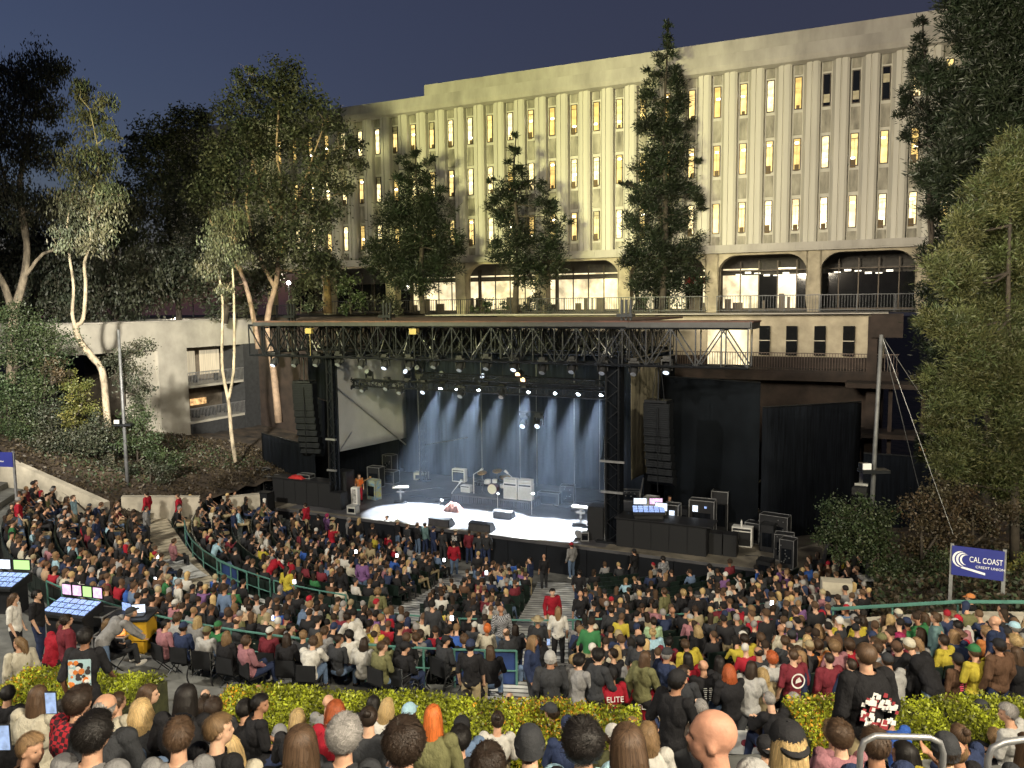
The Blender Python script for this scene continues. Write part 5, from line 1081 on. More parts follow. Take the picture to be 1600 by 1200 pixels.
def in_face(d):      # directions where skin shows
    return (d[:, 1] > .35) & (d[:, 2] < .50) | (d[:, 1] > .08) & (d[:, 2] < .02) & (np.abs(d[:, 0]) > .3) | (d[:, 2] < -.72) | (d[:, 2] < -.25) & (d[:, 1] > -.25)
def hair(name, n, thick, wave=0.0, length=0.0, lift=0.0, bald=0.0, seed=1, width=.0055, part=0.0, tie=None, fray=.006):
    n = int(n * 2.6); width *= .42; thick *= .62; lift *= .6; fray *= .7; rs = np.random.default_rng(seed); crown = np.array([part * .25, -.38, .92]); crown /= np.linalg.norm(crown)
    e1 = np.cross(crown, [1, 0, 0]); e1 /= np.linalg.norm(e1); e2 = np.cross(crown, e1)
    ph = rs.uniform(0, 2 * np.pi, n); th0 = np.arccos(1 - rs.uniform(0, 1, n) ** .9 * 1.3); K = 6
    span = rs.uniform(.45, .8, n); V_ = []; hang = np.zeros(n); w1 = rs.uniform(0, 6.28, n); clump = rs.integers(0, 60, n); cph = rs.uniform(0, 6.28, 60)[clump]; lift_ = rs.uniform(.2, 1, n)
    frv = rs.normal(size=(n, 3)); pts = []; prev = None; stop = np.zeros(n, bool); Ls = length * rs.uniform(.75, 1.05, n)
    for k in range(K):
        th = th0 + span * k / (K - 1); d = crown * np.cos(th)[:, None] + (e1 * np.cos(ph)[:, None] + e2 * np.sin(ph)[:, None]) * np.sin(th)[:, None]
        if wave: d = d + .05 * wave * np.sin(k * 1.9 + cph)[:, None] * np.cross(d, [0, 0, 1.0])
        rad = 1 + (thick + lift * np.sin(k / (K - 1) * 3.0) * lift_) / .095; p = HC + d * HR * rad[:, None] if hasattr(rad, 'shape') else HC + d * HR * rad
        p = p + frv * (fray * (.3 + .7 * k / (K - 1)))
        f = in_face(d)
        if length:
            low = (p[:, 2] < -.02)
            pts.append((p, f, low))
        else: pts.append((p, f, np.zeros(n, bool)))
    if length:                        # long hair: the lower half hangs down behind
        m_ = (th0 > .45); out = []
        for k in range(K):
            p, f, low = pts[k]; q = p.copy()
            if k >= 2:
                s = (k - 1) / (K - 2); drop = Ls * s; q[:, 2] = np.where(m_, pts[1][0][:, 2] - drop, p[:, 2]); b = pts[1][0]
                xw = b[:, 0] * (1 + .30 * s) + .010 * wave * np.sin(k * 2.2 + cph); yw = np.minimum(b[:, 1], .0) - .012 * s - .02
                if tie: xw = b[:, 0] * (1 - s * .85); yw = -.10 - .05 * np.sin(s * 2.5) + b[:, 1] * .1
                q[:, 0] = np.where(m_, xw, p[:, 0]); q[:, 1] = np.where(m_, np.where(np.abs(b[:, 0]) > .06, yw + .03, yw), p[:, 1])
            out.append((q, f & ~((k >= 2) & m_ & (np.abs(q[:, 0]) > .055)) & ~((k >= 2) & m_ & (q[:, 1] < -.02)), low))
        pts = out
    V_ = []; T_ = []; tint = rs.uniform(.7, 1.3, n) * rs.uniform(.8, 1.25, 60)[clump]
    for k in range(K - 1):
        p, f, _ = pts[k]; q, g, _ = pts[k + 1]; ok = ~(f | g) & (np.linalg.norm(p - q, axis=1) < .25)
        if bald: ok &= ~((p[:, 2] > .07 - bald * .04) & (p[:, 1] > -.085 + 0 * p[:, 1]))
        a = q - p; nn = p - HC; sd = np.cross(a, nn); sd /= np.linalg.norm(sd, axis=1)[:, None] + 1e-9; w0 = width * (1 - .55 * k / (K - 1)); w2 = width * (1 - .55 * (k + 1) / (K - 1))
        V_.append(np.stack([p - sd * w0, p + sd * w0, q + sd * w2, q - sd * w2], 1)[ok].reshape(-1, 3)); T_.append(np.repeat(np.repeat(tint[ok][:, None], 3, 1), 4, 0))
    # scalp shell
    nz, na_ = 16, 26; g = []; 
    for j in range(nz + 1):
        t = math.pi * j / nz
        for i in range(na_):
            a = 2 * math.pi * i / na_; g.append((math.sin(t) * math.cos(a), math.sin(t) * math.sin(a), math.cos(t)))
    g = np.array(g); f = in_face(g); rr_ = 1 + (thick * .75) / .095 + .02 * np.sin(g[:, 0] * 9 + seed) * np.sin(g[:, 2] * 8)
    sp = HC + g * HR * rr_[:, None]; qs = []
    if bald: f = f | ((g[:, 2] > .35) & (g[:, 1] > -.8 + .1 * bald))
    for j in range(nz):
        for i in range(na_):
            k = (i + 1) % na_; id_ = (j * na_ + i, j * na_ + k, (j + 1) * na_ + k, (j + 1) * na_ + i)
            if sum(f[x] for x in id_) < 2: qs.append(sp[list(id_)])
    if length:                        # inner curtain of long hair
        Lc = length * .8
        for i in range(14):
            a0_, a1_ = math.pi * (1.05 + .9 * i / 14), math.pi * (1.05 + .9 * (i + 1) / 14)
            for z0, z1 in ((0.02, -Lc * .5), (-Lc * .5, -Lc)):
                k0 = 1.0 if not tie else (.9 if z0 > 0 else .3); k1 = 1.05 if not tie else .25
                qs.append(np.array([(.082 * math.cos(a0_) * k0, .095 * math.sin(a0_) * (1 if not tie else 1.15) - .012, z0), (.082 * math.cos(a1_) * k0, .095 * math.sin(a1_) * (1 if not tie else 1.15) - .012, z0), (.088 * math.cos(a1_) * k1, .09 * math.sin(a1_) - .02, z1), (.088 * math.cos(a0_) * k1, .09 * math.sin(a0_) - .02, z1)]))
    if tie == 'bun':
        for j in range(8):
            for i in range(12):
                def bp(j, i): t = math.pi * j / 8; a = 2 * math.pi * i / 12; return (.045 * math.sin(t) * math.cos(a), -.095 + .04 * math.sin(t) * math.sin(a), .09 + .042 * math.cos(t) + .004 * math.sin(i * 5))
                qs.append(np.array([bp(j, i), bp(j, i + 1), bp(j + 1, i + 1), bp(j + 1, i)]))
    q = np.concatenate([x.reshape(-1, 3) for x in qs]); V_.append(q); T_.append(np.full((len(q), 3), .6))
    v, ti = np.concatenate(V_), np.concatenate(T_); me = quads_mesh('hair', v, ti, HAIRM); me.polygons.foreach_set('use_smooth', [True] * len(me.polygons)); return me
HAIR = dict(short=hair('h', 2400, .010, seed=1, fray=.013, wave=.6, lift=.008), short2=hair('h', 2600, .014, lift=.016, wave=1.0, seed=2, part=1, fray=.014), crop=hair('h', 1800, .003, seed=3, width=.004, fray=.002), curly=hair('h', 3400, .024, lift=.03, wave=4, seed=4, fray=.014),
    long=hair('h', 2600, .012, length=.36, wave=.4, seed=5), wavy=hair('h', 2600, .016, length=.34, wave=2.2, seed=6, fray=.010), shoulder=hair('h', 2400, .014, length=.20, wave=.5, seed=7), pony=hair('h', 2400, .008, length=.30, seed=8, tie='pony'),
    bun=hair('h', 2200, .008, seed=9, tie='bun'), fringe=hair('h', 1500, .004, seed=10, bald=1.0, width=.004, fray=.003), afro=hair('h', 4200, .045, lift=.03, wave=4, seed=11, fray=.022, width=.007), thick=hair('h', 3200, .024, lift=.03, wave=2.0, seed=12, part=-1, fray=.014))
_UND = {}
def under(hs):                # the same hair, only what shows below a cap
    if hs not in _UND:
        me = HAIR[hs].copy(); bm = bmesh.new(); bm.from_mesh(me); bmesh.ops.delete(bm, geom=[f for f in bm.faces if f.calc_center_median().z > .032], context='FACES'); bm.to_mesh(me); bm.free(); _UND[hs] = me
    return _UND[hs]
def cap_mesh(kind):
    m = MB(); nz, n = 9, 24; top = .125; vs = []; r0 = .098
    for j in range(nz + 1):
        t = j / nz
        for i in range(n):
            a = 2 * math.pi * i / n
            if kind == 'cap': z = .035 + .098 * math.sin(t * math.pi / 2); r = math.cos(t * math.pi / 2) ** .7; vs.append((.092 * r * math.cos(a), -.01 + .109 * r * math.sin(a), z))
            elif kind == 'beanie': z = .0 + .145 * math.sin(t * math.pi / 2); r = math.cos(t * math.pi / 2) ** .6; k = 1 + .03 * math.sin(i * math.pi); vs.append((.097 * r * k * math.cos(a), -.014 + .112 * r * k * math.sin(a), z + (-.03 if math.sin(a) < -.2 and t < .1 else 0)))
            else: z = .03 + .10 * math.sin(t * math.pi / 2); r = math.cos(t * math.pi / 2) ** .45; vs.append((.092 * r * math.cos(a), -.01 + .108 * r * math.sin(a), z))
    m.add(vs, [(j * n + i, j * n + (i + 1) % n, (j + 1) * n + (i + 1) % n, (j + 1) * n + i) for j in range(nz) for i in range(n)])
    if kind == 'cap':
        b = [(.075 * math.cos(a), .085 + .075 * math.sin(a), .035 - .018 * math.sin(a)) for a in [math.pi * i / 12 for i in range(13)]]; b2 = [(x, y, z + .006) for x, y, z in b]; m.add(b + b2, [tuple(range(12, -1, -1)), tuple(range(13, 26))] + [(i, i + 1, 14 + i, 13 + i) for i in range(12)]); m.lathe([(.008, 0), (.006, .006)], 0, -.01, .132, 8)
    if kind == 'hat':
        m.lathe([(.10, 0), (.17, -.006), (.175, .0), (.10, .008)], 0, -.01, .04, 24)
    if kind == 'beanie':
        m.lathe([(.101, -.0), (.104, .02), (.101, .045), (.098, .02)], 0, -.012, .0, 24)
    return m.mesh(kind, CAPM, smooth=True)
CAPS = {'cap': cap_mesh('cap'), 'beanie': cap_mesh('beanie'), 'hat': cap_mesh('hat')}
hm_ = MB(); _ell(hm_, (0, -.025, .005), (.105, .115, .125)); _ell(hm_, (0, -.09, -.13), (.13, .07, .06)); HOOD = hm_.mesh('hood', CLOTH, True)
HCOL = dict(blk=(.012, .010, .009), dk=(.028, .018, .012), br=(.075, .045, .026), lb=(.19, .12, .06), bl=(.42, .30, .14), gr=(.22, .21, .20), wh=(.5, .5, .48), red=(.33, .08, .025), or_=(.50, .13, .03), mag=(.4, .03, .12), grn=(.03, .3, .08))
HNAME = dict(blk='black', dk='dark brown', br='brown', lb='light brown', bl='blond', gr='grey', wh='white', red='reddish', or_='orange', mag='magenta', grn='green')
TCOL = dict(black=(.014, .014, .016), charcoal=(.03, .032, .036), grey=(.20, .20, .20), lightgrey=(.32, .32, .31), white=(.50, .49, .45), cream=(.46, .43, .34), navy=(.02, .03, .07), blue=(.03, .09, .34), lightblue=(.30, .47, .56), teal=(.11, .19, .19), green=(.03, .14, .05), olive=(.13, .13, .06), khaki=(.30, .25, .15), brown=(.09, .05, .03), maroon=(.14, .02, .03), red=(.28, .012, .024), pink=(.30, .14, .16), purple=(.16, .08, .20), yellow=(.40, .33, .04), orange=(.42, .16, .05), peach=(.38, .27, .17), denim=(.10, .15, .24), palegreen=(.35, .5, .3))
SKN = [(.50, .29, .19), (.46, .26, .165), (.56, .35, .24), (.36, .19, .115), (.24, .12, .07), (.60, .38, .27), (.52, .31, .2)]
# ================================================================ the crowd
def px_of(P):
    X, Y, Z = P[0], P[1], P[2] - H; fw = Y * math.cos(PIT) - Z * math.sin(PIT); up = Y * math.sin(PIT) + Z * math.cos(PIT)
    x, y = F_PX * X / fw, -F_PX * up / fw; return (x * math.cos(ROLL) - y * math.sin(ROLL) + 800, x * math.sin(ROLL) + y * math.cos(ROLL) + 600)
def floor_z(u, v): return prof(math.hypot(u - CU, v - CV)) if v <= vlim(u) else ground_height(u, v)
def find(x, y, hh):
    d = ray(x, y); t = 8.5 if y < 1080 else 1.2; ab = False
    while t < 90:
        X, Y, Z = d.x * t, d.y * t, H + d.z * t; u, v = UV(X, Y)
        if Z > floor_z(u, v) + hh: ab = True
        elif ab: return Vector((X, Y, floor_z(u, v)))
        t += .02
    return Vector((X, Y, 0))
HEADH = {k: BODY[k]['hd'][0].z for k in BODY}
LM = [(1125, 1157, 'the large bald head'), (1355, 1025, 'the tall black hoodie'), (957, 1052, 'the red ELITE shirt'), (130, 1000, 'the bright back print'), (30, 1003, 'the pale yellow sweatshirt'), (110, 930, 'the left mixing desk'), (205, 950, 'the yellow equipment rack'), (322, 987, 'the left wheelchair'), (637, 1115, 'the light blue cap'), (675, 1125, 'the long orange hair'), (959, 1152, 'the white mesh cap'), (863, 930, 'the centre aisle guard'), (1463, 967, 'the man in glasses'), (1240, 1025, 'the maroon printed T-shirt'), (1547, 1042, 'the royal blue jersey'), (1324, 975, 'the pair of yellow shirts'), (783, 955, 'the tall checked shirt'), (566, 975, 'the bending white shirt'), (448, 890, 'the bright yellow shirt'), (712, 840, 'the numbered jersey'), (907, 928, 'the wide bald man'), (1036, 878, 'the floral shirt'), (1070, 930, 'the black leather jacket'), (229, 770, 'the left stairs guard'), (1257, 912, 'the pale box guard'), (463, 1127, 'the golden blond head'), (140, 1152, 'the dark curly head'), (277, 1155, 'the head-worn sunglasses'), (1480, 1172, 'the grey knit hat'), (1412, 1150, 'the blue tour shirt'), (735, 1010, 'the puffy black jacket'), (960, 1010, 'the long straight blond hair'), (1385, 1000, 'the camouflage cap'), (1100, 1045, 'the bald lettered shirt'), (257, 977, 'the pink striped shirt'), (420, 987, 'the white-capped maroon shirt'), (848, 1000, 'the women with phone'), (1172, 1045, 'the grey-jacketed woman'), (600, 1010, 'the platform green shirt'), (545, 990, 'the bearded white shirt'), (1000, 990, 'the left-facing bald man'), (512, 1100, 'the small bald head'), (114, 775, 'the wall-side teal shirt'), (300, 830, 'the foot of the left stairs'), (1517, 935, 'the man above the wall')]
used_labels = set(); persons = []
GN = dict(t='T-shirt', j='jacket', s='long-sleeved top', v='tank top')
def describe(px_, py_, standing, hs, hc, hat, g, tc, custom):
    who = 'standing person' if standing else 'seated person'
    style = dict(short='short', short2='short', crop='cropped', curly='curly', long='long', wavy='long wavy', shoulder='shoulder-length', pony='tied-back', bun='bunned', fringe='receding', afro='bushy', thick='thick', none='').get(hs, '')
    hd = '%s %s' % (hat[1], hat[0]) if hat else ('bald head' if hs == 'none' else '%s %s hair' % (style, HNAME[hc]))
    c = dict(lightgrey='light grey', lightblue='light blue', palegreen='pale green').get(tc, tc)
    base = '%s, %s, %s %s' % (who, hd, c, GN[g])
    if custom: return custom if len(custom.split()) >= 6 else base + ', ' + custom
    L = sorted(LM, key=lambda q: (q[0] - px_) ** 2 + (1.6 * (q[1] - py_)) ** 2)
    ords = ['', 'second ', 'third ', 'fourth ', 'fifth ', 'sixth ', 'seventh ', 'eighth ']
    for q in L[:3]:
        dx, dy = q[0] - px_, q[1] - py_
        if abs(dx) < 6 and abs(dy) < 6: continue
        rel = ('left of' if dx > 0 else 'right of') if abs(dx) > abs(dy) * 1.4 else ('just behind' if dy > 0 else 'just in front of')
        s = base + ', ' + rel + ' ' + q[2]
        if s not in used_labels: return s
    far = ['close to', 'a few seats from', 'some rows from', 'well away from', 'far from']
    for w in far:
        for q in L[:8]:
            s = base + ', ' + w + ' ' + q[2]
            if s not in used_labels: return s
    return base
def _short(s): return s if len(s.split()) <= 16 else s.replace('standing person', 'standing').replace('seated person', 'seated').replace('some rows from', 'near').replace('just in front of', 'before') if len(s.split()) > 17 else s.replace(' person,', ',', 1).replace('a few seats from', 'close to')
YAWP = {'sitL': .0, 'sitR': .0}
def add_person(x, y, pz, hs, hc, hat, g, tc, yaw, custom='', trousers=None, P=None, skin=None, group='people in the audience', sc=None):
    b = BODY[pz]; B = P if P is not None else find(x, y, HEADH[pz]); u, v = UV(B.x, B.y)
    face = math.atan2((W(-20, 40) - B).y, (W(-20, 40) - B).x) - math.pi / 2 + R(yaw)
    o = link('person', b['me']); o.location = B; o.rotation_euler = (rng.gauss(0, .05), rng.gauss(0, .06), face) if HEADH[pz] < 1.4 and not custom else (0, 0, face); s = sc or rng.uniform(.95, 1.04)
    o.scale = (s * rng.uniform(.95, 1.12), s * rng.uniform(.98, 1.1), s)
    lab = describe(x, y, not pz in ('sit', 'sitL', 'sitR', 'lean', 'phone', 'up'), hs, hc, hat, g, tc, custom); lab = _short(lab); used_labels.add(lab)
    tag(o, lab, 'person', group); sk = skin or rng.choice(SKN[:4] * 3 + SKN[4:]); o.color = (*sk, 1)
    c = TCOL[tc]; j = rng.uniform(.85, 1.15); sh = link('shirt' if g in 'tv' else 'jacket', b['long'] if g in 'js' else b['tee'], o); sh.color = (*[min(.8, q * j) for q in c], 1)
    tr = link('trousers', b['trousers'], o); tr.color = (*TCOL[trousers or rng.choice(('black', 'denim', 'charcoal', 'navy', 'khaki'))], 1)
    fo = link('shoes', b['shoes'], o); fo.color = (*TCOL[rng.choice(('black', 'white', 'charcoal'))], 1)
    hd, Rm = b['hd']; M = Matrix.Translation(hd) @ Rm.to_4x4()
    if hs not in ('none',):
        h_ = link('hair', under(hs) if hat and hat[0] != 'hood' else HAIR[hs], o); h_.matrix_local = M @ Matrix.Diagonal((rng.uniform(.96, 1.06), 1.0, rng.uniform(.97, 1.05), 1)); cc = HCOL[hc]; k = rng.uniform(.8, 1.3); h_.color = (*[min(.8, q * k) for q in cc], 1)
    if hat:
        if hat[0] == 'hood': h_ = link('hood', HOOD, o); h_.matrix_local = M
        else: h_ = link(hat[0] if hat[0] != 'hat' else 'sun_hat', CAPS[hat[0]], o); h_.matrix_local = M @ (Matrix.Rotation(math.pi, 4, 'Z') if len(hat) > 2 else Matrix.Identity(4))
        h_.color = (*TCOL[hat[1]], 1)
    persons.append((B.copy(), o)); return o
